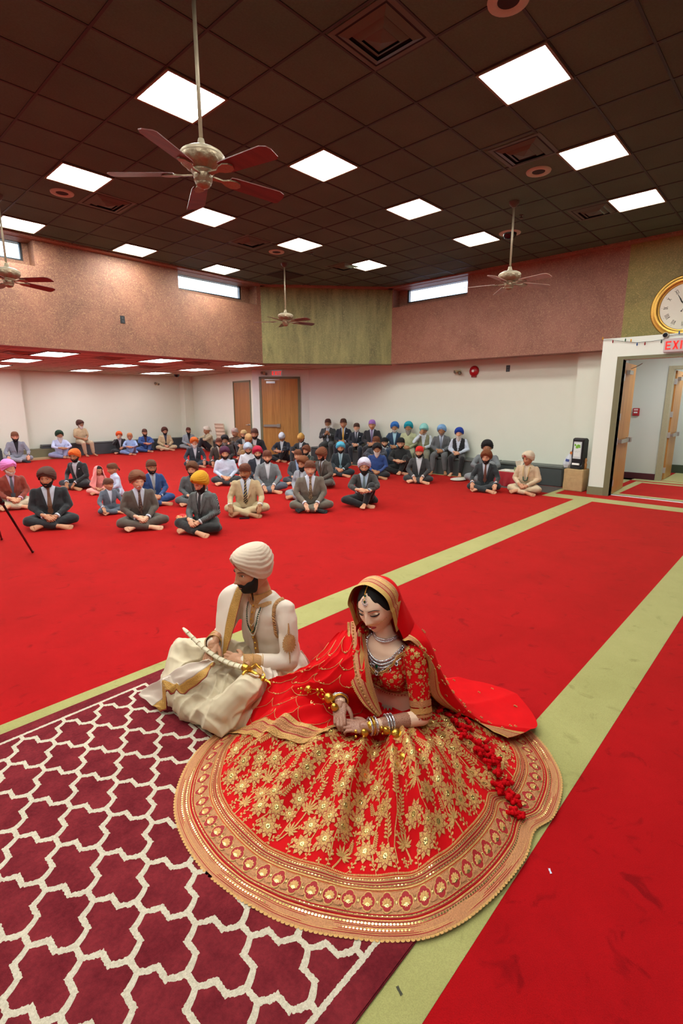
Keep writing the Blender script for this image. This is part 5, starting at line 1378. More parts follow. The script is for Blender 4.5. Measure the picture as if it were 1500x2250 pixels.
# gold border along the hood's front edge and down the fall
def edge_strip(fn, n, w0, w1, mt, name, par, off=.003):      # fn(t, w): t along, w across
    q = MB(); q.grid(lambda u, v: fn(u, lerp(w0, w1, v)), n, 4); return q.build(name, mt, par)
for w0, w1, mt, nm in ((0, .11, GOLDC, 'gold_edge'), (.11, .13, REDD, 'border_line'), (.13, .20, ZARIP, 'border_band'), (.20, .215, REDD, 'border_line'), (.215, .30, ZARI, 'border_band'), (.30, .36, ZARIP, 'border_band')):
    def fn(u, w, w0=w0):
        a_ = lerp(-1, 1, u); s_ = 1 if a_ > 0 else -1
        # the opening: over the crown from one side to the other
        ph = a_*pi*.5; yb = .050-w*.26
        base = Vector((sin(a_*2.15)*.0, 0, 0))
        ang = a_*2.16
        x = sin(ang)*(.100+.004*sin(ang*5)); z = .020+cos(ang)*.118
        if abs(ang) > 1.57: x = s_*(.100-.006*(abs(ang)-1.57)); z = .020-(abs(ang)-1.57)*.185
        y = yb+.010*sin(abs(ang)*1.2)
        k = sqrt(max(.05, 1-(max(0, -y-.0)/.145)**2)) if y < 0 else 1
        p = Vector((x*k*1.045, y, .02+(z-.02)*k*1.02))
        return BH @ p
    edge_strip(fn, 90, w0, w1, mt, nm, veil)
for w0, w1, mt, nm in ((-.012, .018, GOLDC, 'gold_edge'), (.018, .022, REDD, 'border_line'), (.022, .075, ZARIP, 'border_band'), (.075, .080, REDD, 'border_line'), (.080, .098, ZARI, 'border_band')):
    edge_strip(lambda u, w: fall(max(0, w), u)+Vector((min(0, w)*1.2, .004, .004)), 90, w0, w1, mt, nm, veil)
# lap drape from a net of points
LAP = [[(745, 1388, .575), (760, 1380, .60), (778, 1372, .615), (792, 1374, .62)],
       [(672, 1462, .42), (712, 1452, .50), (765, 1442, .545), (800, 1450, .535)],
       [(590, 1500, .27), (650, 1498, .36), (730, 1502, .44), (806, 1510, .45)],
       [(548, 1535, .16), (620, 1540, .28), (700, 1550, .31), (815, 1568, .28)],
       [(522, 1580, .08), (590, 1615, .16), (665, 1622, .22), (745, 1616, .25)]]
LN = [[bl(at_z(*c)) for c in row] for row in LAP]
def lap(u, v, off=0):
    p = net(LN, u, v); n_ = Vector((0, .5, .8))
    fo = (1-abs(sin(u*7+v*5+noise.noise(p*4)*2)))**2*.020*sin(pi*v)+(1-abs(sin(u*15-v*3+noise.noise(p*6)*2)))**2*.009
    p = p + Vector((0, .25, 1))*(fo-.008+.012*noise.noise(p*7)+.005*noise.noise(p*20))
    W_ = BM @ p; p.z = max(p.z, skz(W_.x, W_.y)+.008); p.z += off; return p
q = MB(); q.grid(lambda u, v: lap(u, v), 110, 120); lapo = q.build('lap_drape', SHR2, bride)
def lapb(u, w):      # border hanging beyond the drape's lower edge
    p0 = lap(u, 1); p1 = lap(u, .97); d = (p0-p1); d.z = 0; d = d.normalized() if d.length > 0 else Vector((0, 1, 0)); p = p0+d*w
    W_ = BM @ p; p.z = max(.012, skz(W_.x, W_.y)+.010+.004*sin(u*14)); return p
for w0, w1, mt, nm in ((-.004, .012, ZARI, 'border_band'), (.012, .016, REDD, 'border_line'), (.016, .046, ZARIP, 'border_band'), (.046, .050, REDD, 'border_line'), (.050, .066, ZARI, 'border_band')):
    q = MB(); q.grid(lambda u, v: lapb(u, lerp(w0, w1, v))+Vector((0, 0, .002)), 80, 3); q.build(nm, mt, lapo)
q = MB()
for k in range(70): q.ell(lapb(k/69, .068), (.006, .006, .003), 8, 5)
for k in range(60):
    for j in range(2):
        p = lapb((k+.5)/60, .024+.014*j); q.ell(p+Vector((0, 0, .003)), (.0035, .0035, .0016), 6, 4)
q.build('scalloped_edge', ZARI, lapo)
# scale pattern of fine gold cord on the drape
q = MB()
def cord(pts, r=.0012): q.tube([lap(max(0, min(1, a)), max(0, min(1, b_)), .003) for a, b_ in pts], r, 5)
for j in range(6):
    for i in range(6):
        u0 = i/4.4+(.114 if j % 2 else 0)-.1; v0 = .10+j/6.4
        if u0 > 1: continue
        cord([(u0+.114*cos(t), v0+.11*sin(t)) for t in [pi*k/9 for k in range(10)]])
        if 0 <= u0 <= 1 and v0+.13 < 1:
            p = lap(min(1, max(0, u0)), v0+.11, .004); q.ell(p, (.006, .006, .003), 8, 5)
            for s_ in (-1, 1): q.ell(lap(min(1, max(0, u0+s_*.018)), v0+.102, .004), (.0045, .003, .002), 6, 4)
q.build('gold_cord', ZARI, lapo)
# the pleated border hanging from her right shoulder to the waist
PL = [[(768, 1368, .625), (783, 1364, .628), (797, 1368, .62)], [(768, 1400, .575), (786, 1402, .585), (806, 1404, .575)], [(766, 1450, .515), (788, 1452, .53), (812, 1452, .515)],
      [(776, 1500, .455), (800, 1500, .47), (821, 1498, .45)], [(802, 1545, .385), (819, 1543, .39), (833, 1540, .378)], [(832, 1572, .33), (838, 1570, .335), (842, 1568, .33)]]
PN = [[bl(at_z(*c))+Vector((0, .012, .004)) for c in row] for row in PL]
for u0, u1, mt, nm in ((0, .16, ZARI, 'border_band'), (.16, .20, REDD, 'border_line'), (.20, .55, ZARIP, 'border_band'), (.55, .60, REDD, 'border_line'), (.60, .84, ZARI, 'border_band'), (.84, 1, ZARIP, 'border_band')):
    q = MB(); q.grid(lambda u, v: net(PN, lerp(u0, u1, u), v)+Vector((0, .003*sin(lerp(u0, u1, u)*18), 0)), 6, 60); q.build(nm, mt, lapo)
q = MB()
for k in range(60):
    p = net(PN, 0.0, (k+.5)/60); q.ell(p, (.005, .004, .0045), 6, 5)
    if k % 2: p = net(PN, .375, (k+.5)/60)+Vector((0, .004, 0)); q.ell(p, (.006, .003, .006), 6, 5)
q.build('scalloped_edge', ZARI, lapo)

# ---- jewellery (worn, so it moves with her)
def bead_line(q, pts, r, n=8, m_=6):
    for p in pts: q.ell(p, r, n, m_)
HB = lambda x, z, o=.004: BH @ face_pt(x, z, o, 1)
tk = MB(); bead_line(tk, [BH @ (head_dir(0, lerp(1.25, .62, k/12), 1)*1.0+Vector((0, .006, .011))) for k in range(13)], .0032)
tk.build('forehead_chain', GOLDM, bride); par = bride.children[-1]
q = MB(); c = BH @ (face_pt(0, .072, .006, 1)+Vector((0, 0, 0)))
for k in range(14):
    a = 2*pi*k/14; q.ell(c+Vector((cos(a)*.0125, .002, sin(a)*.0135)), .0028, 6, 5)
for k in range(9):
    a = -pi*(.08+.84*k/8); q.ell(c+Vector((cos(a)*.0165, .002, sin(a)*.020)), .0024, 6, 5)
q.build('forehead_pendant', SILV, par); q = MB(); q.ell(c+Vector((0, .002, 0)), (.006, .003, .007)); q.ell(c+Vector((.002, -.004, .026)), .0055); q.build('emerald', EMER, par)
ct = Vector((.0, .128, .60))
def neck_ring(a, drop, rx, ry, z0, off=0):
    x = sin(a)*rx; y = .130+cos(a)*ry; z = z0-drop*(cos(a)*.5+.5)**2.2
    return Vector((x, y, z))
m_b = BVHTree.FromPolygons([v.co.copy() for v in bodyo.data.vertices], [tuple(p.vertices) for p in bodyo.data.polygons])
def skinp(p, off=.004):
    h = m_b.find_nearest(Vector(p)); n_ = h[1] if h[1].dot(Vector((0, 1, .3))) > 0 else -h[1]; return h[0]+n_*off
q = MB()
for row in range(2): bead_line(q, [skinp(neck_ring(lerp(-1.7, 1.7, k/30), .020, .055, .055, .638-row*.011), .005) for k in range(31)], .0058)
q.build('choker', SILV, bride)
q = MB(); q2 = MB()
for row in range(3):
    for k in range(37):
        a = lerp(-1.55, 1.55, k/36); p = skinp(neck_ring(a, .085+row*.004, .085+row*.004, .07, .600-row*.0115), .006); q.ell(p, .0062, 7, 5)
for k, dr in ((4, .012), (9, .014), (13, .016), (18, .030), (23, .016), (27, .014), (32, .012)):
    a = lerp(-1.55, 1.55, k/36); c = skinp(neck_ring(a, .11, .092, .07, .582), .006)+Vector((0, .003, -dr*.7))
    for j in range(8): q.ell(c+Vector((cos(j*pi/4)*.0095, .002, sin(j*pi/4)*.0105)), .0042, 6, 5)
    q2.ell(c+Vector((0, .001, 0)), (.0046, .003, .0055))
c = skinp(neck_ring(0, .10, .09, .07, .586), .008); q2.ell(c, (.009, .005, .012))
nk = q.build('necklace', SILV, bride); q2.build('emerald', EMER, nk)
for s_ in (-1, 1):
    c = BH @ Vector((s_*.084, .004, -.045)); q = MB()
    for j in range(9): q.ell(c+Vector((cos(j*pi/4.5)*.010, 0.002, sin(j*pi/4.5)*.012)), .0036, 6, 5)
    q.ell(c, .006); bead_line(q, [c+Vector((0, .002, -.016-.008*k)) for k in range(4)], .0036); q.build('earring', SILV, bride)
q = MB(); c = BH @ (face_pt(-.013, -.036, .004, 1)); pts = [c+Vector((cos(a)*.008-.003, .003, sin(a)*.009-.006)) for a in [2*pi*k/20 for k in range(20)]]
q.tube(pts, .0008, 5, closed=True); e = BH @ Vector((-.080, .012, -.010)); mid = BH @ face_pt(-.048, -.046, .006, 1)
ch = [c.lerp(mid, t)*(1-t)+mid.lerp(e, t)*t for t in [k/16 for k in range(17)]]
bead_line(q, [BH @ face_pt(*((lambda w_: (w_.x, w_.z))(BH.inverted() @ p)), .003, 1) if abs((BH.inverted() @ p).x) < .066 else p for p in ch], .0016, 6, 4)
q.build('nose_ring', GOLDM, bride); q = MB(); bead_line(q, [c+Vector((-.003+.004*k, .004, -.015)) for k in range(-1, 2)], .0022); q.build('nose_stones', SILV, bride.children[-1])
def bangle(A, B, t, r, w_, mt, nm='bangle'):
    q = MB(); p = A.lerp(B, t); d = (B-A).normalized(); u, v_ = q.frame(d)
    q.tube([p+(u*cos(k*pi/16)+v_*sin(k*pi/16))*r for k in range(32)], w_, 8, closed=True)
    if nm != 'plain':
        for k in range(24): q.ell(p+(u*cos(k*pi/12)+v_*sin(k*pi/12))*(r+w_*.8), w_*.55, 6, 4)
    q.build('bangle', mt, bride)
for t, mt in ((.58, SILV), (.63, SILV), (.68, SILV)): bangle(BJ['elL'], BJ['wrL'], t, .036, .0046, mt)
for t, mt in ((.88, SILV), (.93, GOLDM), (.98, SILV)): bangle(BJ['elL'], BJ['wrL'], t, .034, .0044, mt)
for t, mt in ((.84, SILV), (.89, SILV), (.94, SILV), (1.0, GOLDM)): bangle(BJ['elR'], BJ['wrR'], t, .035, .0046, mt)
def kalira(q, c, s_=1.0, dirv=(0, 0, -1)):          # golden bell-shaped ornament
    q.lathe([(0, .022*s_), (.010*s_, .020*s_), (.020*s_, .010*s_), (.025*s_, -.006*s_), (.026*s_, -.018*s_), (.018*s_, -.021*s_), (0, -.018*s_)], 18, c, dirv)
def dangle(path, sizes, nm):
    q = MB()
    for p, s_ in zip(path, sizes):
        if s_ >= .8: kalira(q, p, s_*.85, (.2, .5, 1))
        else: q.ell(p, .011*s_/.5, 12, 8)
    q.tube(path, .0012, 5)
    for i, p in enumerate(path):
        for k in range(3): q.ell(Vector(p)+Vector((.022*cos(i*2+k*2.1), .016*sin(i+k*2.1), -.012)), .0055, 6, 5)
    q.build('gold_danglers', GOLDM, bride)
Z = lambda x, y, z: bl(at_z(x, y, z))
dangle([Z(662, 1513, .375), Z(678, 1513, .38), Z(698, 1516, .385), Z(708, 1516, .39), Z(722, 1532, .385), Z(734, 1552, .37)], [.35, .75, .45, .5, 1.15, .8], 'r')
dangle([Z(782, 1607, .31), Z(800, 1608, .315), Z(815, 1594, .33), Z(838, 1600, .32), Z(848, 1603, .315), Z(870, 1612, .30)], [.4, .8, 1.2, .5, .8, 1.25], 'l')
dangle([Z(866, 1625, .285), Z(868, 1650, .27), Z(886, 1640, .28), Z(897, 1652, .27), Z(895, 1670, .26), Z(888, 1665, .26), Z(914, 1655, .265), Z(928, 1672, .25), Z(922, 1650, .27)], [.4, .5, .35, .5, .4, 1.3, .5, .5, .5], 'c')
# red tassels lying over the skirt at her left
rnd = random.Random(3)
pth = [(980, 1590), (1010, 1600), (1035, 1620), (1050, 1650), (1075, 1655), (1090, 1680), (1110, 1690), (1130, 1710), (1143, 1728), (1060, 1630), (1090, 1650), (1020, 1625)]
TAS = M('#c00410', .85, var=.25, scale=150, bump=.3, spec=.1)
for (x, y) in pth:
    q = MB()
    for k in range(7):
        p0 = at_z(x+rnd.uniform(-14, 14), y+rnd.uniform(-14, 14), .16)
        p0.z = skz(p0.x, p0.y)+.018+rnd.uniform(0, .012); p = bl(p0); q.ell(p, (.011, .011, .009), 8, 6)
        d = Vector((rnd.uniform(-1, 1), rnd.uniform(-1, 1), -.2)).normalized(); q.tube([p, p+d*.012, p+d*.026], [.004, .009, .011], 8)
    q.build('tassel', TAS, bride)
# ---------------------------------------------------------------- the groom
GO = Vector((1.80, 2.21, 0)); GM = Matrix.Translation(GO) @ Matrix.Rotation(pi/2, 4, 'Z')
groom = thing('person', 'groom in a cream and gold coat and cream turban holding a curved sword', 'person', GO, pi/2)
def gl(p): return GM.inverted() @ Vector(p)
IV = M('#d8c8b8', .62, var=.03, scale=10, bump=.06, sheen=.15); IV2 = M('#cfbfa0', .6, var=.05, scale=9, bump=.08, sheen=.15); GLD = M('#ba8c42', .5, .25, var=.3, scale=170, bump=.5)
GLP = M('#bd8c58', .55, .2, var=.35, scale=200, bump=.5); TURB = M('#d0bda8', .85, var=.03, scale=30, bump=.1)
gs_ = skinm('g')
J = dict(shL=Vector((-.185, .075, .570)), elL=Vector((-.255, .125, .285)), wrL=Vector((-.105, .340, .318)), shR=Vector((.185, .085, .580)), elR=Vector((.27, .20, .335)), wrR=Vector((.100, .385, .375)))
HANDL, HANDR = Vector((-.115, .325, .345)), Vector((.105, .385, .380))
GH = head_matrix(Vector((0, .165, .775)), 1.05, radians(-7), -.16)
def gtorso(g=0):
    return [((0, .0, .10), .17+g, .13+g), ((0, .015, .22), .160+g, .125+g), ((0, .035, .34), .163+g, .120+g), ((0, .060, .45), .178+g, .115+g), ((0, .075, .53), .172+g, .092+g), ((0, .080, .585), .110+g, .068+g), ((0, .085, .62), .056+g, .055+g)]
m = MB(); loft(m, gtorso(-.01)); caps(m, (0, .08, .57), .055, (0, .13, .71), .052, 18)
for s_, a in ((-1, 'L'), (1, 'R')): limb(m, [J['sh'+a]+Vector((-s_*.03, 0, -.02)), J['el'+a], J['wr'+a]], [.036, .036, .027], 14); limb(m, [(s_*.09, .02, .12), (s_*.31, .36, .16), (-s_*.03, .48, .06)], [.08, .055, .036])
me = remesh(m, .008, 4); q = MB(); add_mesh(q, me)
hq = MB(); head_geo(hq, 0, 0, 72, 60); place(hq, GH); hm = bpy.data.meshes.new('h'); hq.bm.to_mesh(hm); hq.bm.free(); add_mesh(q, hm)
SWA, SWB = gl(at_y(402, 1383, 2.46)), gl(at_y(560, 1480, 1.955))
SWD = (SWB-SWA).normalized()
# right hand grips the scabbard from above, left hand closes round it from below
add_mesh(q, hand(1.15, .02, True), hand_mat(J['wrR']+Vector((0, -.01, .0)), (-.30, .62, -.55), (-.05, .6, .8), 1, 1.0))
add_mesh(q, hand(1.25, .02, True), hand_mat(J['wrL'], (.95, .22, .02), (-.15, .65, .55), -1, 1.0))
for f in q.bm.faces: f.smooth = True
q.build('body', [gs_, HAIRM['black'], EYEW, lipm('g')], groom)
m = turban(0, 2); place(m, GH @ Matrix.Scale(.97, 4)); m.build('turban', [TURB, M('#a81c1c', .8)], groom)
m = beard('full', 0, 1, 5); place(m, GH); m.build('beard', HAIRM['black'], groom)
m = MB(); m.tube([face_pt(x, -.0655, .0100) for x in (-.017, -.009, 0, .009, .017)], [.0015, .0036, .0042, .0036, .0015], 8); place(m, GH); m.build('lower_lip', lipm('g'), groom)
# coat
m = MB(); loft(m, gtorso(.008), 36)
for s_, a in ((-1, 'L'), (1, 'R')):
    A, B, C = J['sh'+a], J['el'+a], J['wr'+a]; m.ell(A+Vector((-s_*.028, 0, -.014)), .062, 16, 12); limb(m, [A+Vector((-s_*.008, 0, -.01)), A.lerp(B, .5), B, B.lerp(C, .5), B.lerp(C, .9)], [.056, .055, .051, .046, .040], 18)
loft(m, [((0, -.05, .02), .25, .15), ((0, -.03, .10), .22, .15), ((0, .01, .22), .172, .135)], 24)
m.ell((.125, .065, .38), (.085, .09, .19)); m.ell((-.16, .10, .13), (.12, .15, .08)); m.ell((.16, .10, .13), (.12, .15, .08))
me = remesh(m, .0075, 6); wrinkle(me, lambda c: noise.noise(Vector((c.x*6, c.y*6, c.z*14)))*.008+noise.noise(c*22)*.003)
coat = bpy.data.objects.new('coat', me); COL.objects.link(coat); coat.parent = groom; me.materials.append(IV)
cbt = BVHTree.FromPolygons([v.co.copy() for v in me.vertices], [tuple(p.vertices) for p in me.polygons])
def onc(p, off=.003):
    h = cbt.find_nearest(Vector(p)); return h[0]+h[1]*off
def front(x, z, off=.003):
    h = cbt.ray_cast(Vector((x, .6, z)), Vector((0, -1, 0))); return (h[0]+h[1]*off) if h[0] else Vector((x, .15, z))
# collar
q = MB()
def cf(u, v):
    a = lerp(-2.9, 2.9, u); r = lerp(.066, .060, v); return Vector((r*sin(a), .088+.012*v-r*cos(a)*1.0*-1*-1, lerp(.585, .645, v)-.012*(1-cos(a))*.5*1.6+.004))
q.grid(lambda u, v: Vector((lerp(.066, .057, v)*sin(lerp(-2.95, 2.95, u)), .096+.020*v-lerp(.066, .057, v)*cos(lerp(-2.95, 2.95, u)), lerp(.585, .658, v)-.026*(1-cos(lerp(-2.95, 2.95, u)))*.5)), 48, 6)
q.build('collar', GLP, coat)
q = MB(); q.tube([Vector((.0575*sin(a), .116-.0575*cos(a), .659-.026*(1-cos(a))*.5)) for a in [lerp(-2.95, 2.95, k/40) for k in range(41)]], .0022, 6); q.build('collar_piping', GLD, coat)
# placket and yoke
q = MB(); q.grid(lambda u, v: front(lerp(-.021, .021, u), lerp(.20, .592, v), .0035), 4, 50)
q.grid(lambda u, v: onc(Vector((lerp(-1, 1, v)*.080, .15-.05*abs(lerp(-1, 1, v)), lerp(.585, .560, u)-.012*(1-abs(lerp(-1, 1, v))))), .004), 3, 24); q.build('gold_placket', GLP, coat)
q = MB()
for k in range(9): q.ell(front(0, .26+k*.038, .008), .006, 10, 7)
q.build('buttons', GOLDM, coat)
# cuffs, shoulder trim and the paisley on the sleeve
for a in 'LR':
    B, C = J['el'+a], J['wr'+a]; q = MB(); q.tube([B.lerp(C, .60), B.lerp(C, .96)], [.0475, .0445], 32, cap=False); cu = q.build('cuff', GLP, coat)
    q = MB()
    for t in (.58, .78, .97): 
        p = B.lerp(C, t); d = (C-B).normalized(); u, w_ = q.frame(d); q.tube([p+(u*cos(k*pi/14)+w_*sin(k*pi/14))*.0475 for k in range(28)], .0022, 6, closed=True)
    q.build('cuff_cord', GLD, cu)
q = MB()
for k in range(26):
    t = k/25; a = lerp(.2, 2.9, t); p = onc(J['shL']+Vector((.045, cos(a)*-.02+.055*sin(a), .05*cos(a)-.01-.10*sstep(.5, 1, t))), .004)
    q.ell(p, (.010, .008, .009), 8, 6); q.ell(p+Vector((-.012, .003, 0)), (.010, .004, .003), 8, 5)
q.build('shoulder_trim', GLP, coat)
q = MB(); A, B = J['shL'], J['elL']; d = (B-A).normalized(); side_ = Vector((-.55, -.25, 0)); side_ = Vector((-.80, .60, 0)); tn = d.cross(side_).normalized()
def sl(x, y, o=0): return onc(A.lerp(B, .52)+side_*.08+tn*x*1.4-d*y*1.1, .0035+o)
rnd = random.Random(4)
for L_, w_, n_, o in ((.046, .015, 22, 0), (.034, .013, 17, .0015), (.022, .011, 12, .003), (.012, .008, 8, .0045)):
    for k in range(n_):
        a = 2*pi*(k+.5*(n_ % 2))/n_; ca, sa = sin(a), cos(a); L2 = L_*(1.0 if sa > -.3 else 1.25)
        pts = [(0, 0), (L2*.55*ca-w_*.5*sa, L2*.55*sa+w_*.5*ca), (L2*.85*ca-w_*.3*sa, L2*.85*sa+w_*.3*ca), (L2*ca, L2*sa), (L2*.85*ca+w_*.3*sa, L2*.85*sa-w_*.3*ca), (L2*.55*ca+w_*.5*sa, L2*.55*sa-w_*.5*ca)]
        c0 = q.v(sl(L2*.6*ca, L2*.6*sa, o+.002)); vs = [q.v(sl(x, y, o)) for x, y in pts]
        for i2 in range(6): q.face([vs[i2], vs[(i2+1) % 6], c0], True)
for k in range(9):
    q.ell(sl(0, .045+.006*k, 0), (.010-.001*k, .004, .007), 8, 6); q.ell(sl(0, -.050-.006*k, 0), (.007-.0007*k, .003, .005), 8, 6)
q.build('sleeve_paisley', GLP, coat)
# dhoti: folded cloth over both knees
m = MB(); loft(m, [((0, -.02, .03), .20, .15), ((0, 0, .12), .20, .15)], 20)
KL, KR = Vector((-.255, .42, .255)), Vector((.335, .455, .265))
limb(m, [(-.10, .05, .14), (-.19, .25, .20), KL, (-.17, .50, .13), (-.02, .54, .07)], [.105, .090, .080, .085, .07], 16)
limb(m, [(.10, .05, .14), (.22, .26, .20), KR, (.22, .54, .15), (.06, .56, .07)], [.115, .105, .080, .09, .08], 16)
m.ell((-.22, .43, .11), (.085, .115, .12), 18, 14); m.ell((-.13, .50, .075), (.13, .11, .085), 18, 12); m.ell((.27, .50, .11), (.14, .10, .13), 18, 14); m.ell((.02, .40, .12), (.22, .17, .11)); m.ell((.05, .53, .06), (.20, .09, .065))
m.ell((-.22, .22, .10), (.10, .2, .10))
me = remesh(m, .0065, 8)
def dh(c):
    k = noise.noise(Vector((c.x*5, c.y*5, c.z*3)))*.014
    w1 = c.x*30+c.y*16+noise.noise(c*5)*5.0+c.z*9; w2 = (c.x-.05)*22-c.y*34+noise.noise(c*4+Vector((9, 0, 0)))*5
    r = (1-abs(sin(w1)))**1.6*.014+(1-abs(sin(w2)))**2*.008
    return k+r*sstep(.0, .05, c.z)-.008+noise.noise(c*17)*.005
wrinkle(me, dh); dho = bpy.data.objects.new('dhoti', me); COL.objects.link(dho); dho.parent = groom; me.materials.append(IV2)
# gold edged coat tail by the left thigh
def gz(x, y, z): return gl(at_z(x, y, z))
def gy(x, y, Y): return gl(at_y(x, y, Y))
dbt = BVHTree.FromPolygons([v.co.copy() for v in dho.data.vertices], [tuple(p.vertices) for p in dho.data.polygons])
def ontop(p, off=.007):
    h = dbt.ray_cast(Vector((p.x, p.y, 1)), Vector((0, 0, -1)))
    if h[0] and h[0].z+off > p.z: p = Vector((p.x, p.y, h[0].z+off))
    return p
def ribbon(ctrl, spans, par, nv=60, top=False):
    N_ = [[Vector(p) for p in row] for row in ctrl]
    for u0, u1, mt, nm in spans:
        q = MB(); nu = max(4, int((u1-u0)*28)); q.grid(lambda u, v: (ontop if top else (lambda p: p))(net(N_, lerp(u0, u1, u), v)+Vector((0, 0, .002*sin(v*40+lerp(u0, u1, u)*9)+.005*sin(lerp(u0, u1, u)*14+v*3)))), nu, nv)
        o = q.build(nm, mt, par); md = o.modifiers.new('t', 'SOLIDIFY'); md.thickness = .003

# stole over the right shoulder
ST = [[gy(540, 1268, 2.30)+Vector((0, -.10, 0)), gy(530, 1270, 2.34)+Vector((0, -.10, .0)), gy(500, 1285, 2.42)+Vector((0, -.08, 0))],
      [gy(546, 1291, 2.27)+Vector((0, .02, .01)), gy(530, 1289, 2.32)+Vector((0, .02, .01)), gy(491, 1305, 2.42)+Vector((0, .02, .01))],
      [gy(535, 1330, 2.26)+Vector((0, .03, 0)), gy(514, 1330, 2.31)+Vector((0, .03, 0)), gy(485, 1345, 2.41)+Vector((0, .03, 0))],
      [gy(524, 1375, 2.25)+Vector((0, .03, 0)), gy(503, 1380, 2.30)+Vector((0, .03, 0)), gy(480, 1390, 2.38)+Vector((0, .02, 0))],
      [gy(510, 1410, 2.25)+Vector((0, .02, 0)), gy(496, 1415, 2.28)+Vector((0, .02, 0)), gy(480, 1415, 2.34)+Vector((0, .02, 0))],
      [gy(494, 1440, 2.25), gy(488, 1440, 2.27), gy(482, 1436, 2.30)]]
ribbon(ST, [(0, .04, M('#8c1c1c', .7), 'red_cord'), (.04, .48, GLD, 'gold_border'), (.48, 1, IV, 'stole')], groom)
ST2 = [[gz(455, 1452, .345), gz(470, 1452, .335), gz(462, 1465, .325)], [gz(405, 1462, .30), gz(425, 1478, .29), gz(450, 1492, .28)], [gz(360, 1490, .20), gz(385, 1502, .20), gz(408, 1524, .17)],
       [gz(320, 1512, .085), gz(350, 1528, .09), gz(375, 1552, .075)], [gz(304, 1526, .04), gz(328, 1545, .04), gz(352, 1563, .03)]]
ribbon(ST2, [(0, .62, IV, 'stole_end'), (.62, .96, GLD, 'gold_border'), (.96, 1, M('#8c1c1c', .7), 'red_cord')], groom, 60, True)
CT = [[gz(560, 1470, .30), gz(575, 1462, .30), gz(600, 1462, .28)], [gz(566, 1500, .27), gz(585, 1492, .27), gz(612, 1490, .25)], [gz(556, 1535, .20), gz(575, 1530, .20), gz(605, 1520, .19)], [gz(541, 1550, .15), gz(558, 1552, .15), gz(590, 1545, .14)]]
ribbon(CT, [(0, .35, GLP, 'gold_border'), (.35, 1, IV, 'coat_tail')], groom, 60, True)
BKT = [[gz(648, 1425, .25), gz(662, 1430, .22)], [gz(640, 1450, .17), gz(678, 1452, .12)], [gz(632, 1475, .10), gz(686, 1466, .03)]]
ribbon([[r[0], r[0].lerp(r[1], .5), r[1]] for r in BKT], [(0, .45, GLP, 'gold_border'), (.45, 1, IV, 'coat_tail')], groom, 20)
# necklace of green beads and pearls
q = MB(); q2 = MB()
for row, (dx, dz_, r, tgt) in enumerate(((.058, .165, .0042, q), (.066, .185, .0042, q2), (.050, .125, .0030, q2))):
    for k in range(44):
        a = lerp(-1.45, 1.45, k/43); x = sin(a)*dx; z = .575-dz_*cos(a)**1.3; tgt.ell(front(x, z, .009), r, 8, 6)
q2.build('pearl_strings', M('#d8cdb8', .3, var=.1), groom); q.build('green_beads', M('#123c28', .2, var=.2), groom)
# sword
sw = thing('sword', 'curved ceremonial sword in an ivory scabbard held across the groom\'s lap', 'sword', GM @ SWB)
SWM = Matrix.Translation(GM @ SWB)
def wl_(p): return (GM @ p) - (GM @ SWB)
q = MB(); pts = []; rs = []
for k in range(25):
    t = k/24; p = SWA.lerp(SWB-SWD*.06, t)+Vector((0, 0, -.048*sin(pi*t)+.01*(1-t))); pts.append(wl_(p)); rs.append(lerp(.012, .0185, t) if k else .006)
q.tube(pts, rs, 14, flat=.6); sc = q.build('scabbard', M('#d8ccb0', .6, var=.05), sw)
for k in range(1, 12):
    q = MB(); i = 2*k; p = pts[i]; d = (pts[i]-pts[i-1]).normalized(); u, v_ = q.frame(d); q.tube([p+(u*cos(a)+v_*sin(a)*.75)*(rs[i]+.001) for a in [2*pi*j/16 for j in range(16)]], .0018, 5, closed=True)
    q.build('winding_ring', M('#bfae86', .5), sc)
q = MB(); e = wl_(SWB-SWD*.06); dd = (wl_(SWB)-wl_(SWA)).normalized()
q.cyl(e-dd*.02, e+dd*.02, .021, .019, 16); q.cyl(e+dd*.02, e+dd*.10, .011, .012, 12); q.ell(e+dd*.115, (.014, .014, .014))
nrm = Vector((0, 0, 1)); s2 = dd.cross(nrm).normalized(); 
q.tube([e+dd*.02+s2*(-.055)+nrm*.01, e+dd*.015+s2*-.03, e+dd*.02, e+dd*.015+s2*.03, e+dd*.02+s2*.05], [.006, .007, .009, .007, .006], 10)
q.tube([e+dd*.02+s2*-.055+nrm*.01, e+dd*.06+s2*-.05, e+dd*.10+s2*-.03, e+dd*.125], [.006, .0045, .0045, .006], 8); q.ell(e+dd*.135, (.012, .009, .008)); q.tube([e+dd*.125, e+dd*.16, e+dd*.175+s2*.012], [.008, .006, .002], 8)
q.build('golden_hilt', GOLDM, sw)
# ---------------------------------------------------------------- things
# patterned rug
m, nt, b, N, L = NT('trellis_rug')
tc = N('ShaderNodeTexCoord'); sp = N('ShaderNodeSeparateXYZ'); L(tc.outputs['Object'], sp.inputs[0])
def mth(op, a, b2=None, c=None):
    n = N('ShaderNodeMath'); n.operation = op
    for i, v in enumerate((a, b2, c)):
        if v is None: continue
        if isinstance(v, (int, float)): n.inputs[i].default_value = v
        else: L(v, n.inputs[i])
    return n.outputs[0]
wob = N('ShaderNodeTexNoise'); wob.inputs['Scale'].default_value = 90; L(tc.outputs['Object'], wob.inputs['Vector'])
wv = mth('MULTIPLY', mth('SUBTRACT', wob.outputs['Fac'], .5), .010)
X = mth('DIVIDE', mth('ADD', mth('SUBTRACT', sp.outputs[0], .35), wv), .2); Y = mth('DIVIDE', mth('ADD', mth('SUBTRACT', sp.outputs[1], 1.46), wv), .33)
xi2 = mth('MULTIPLY', X, 4.0); yy = mth('MULTIPLY', Y, .33)         # xi2 counts half steps of .05 m
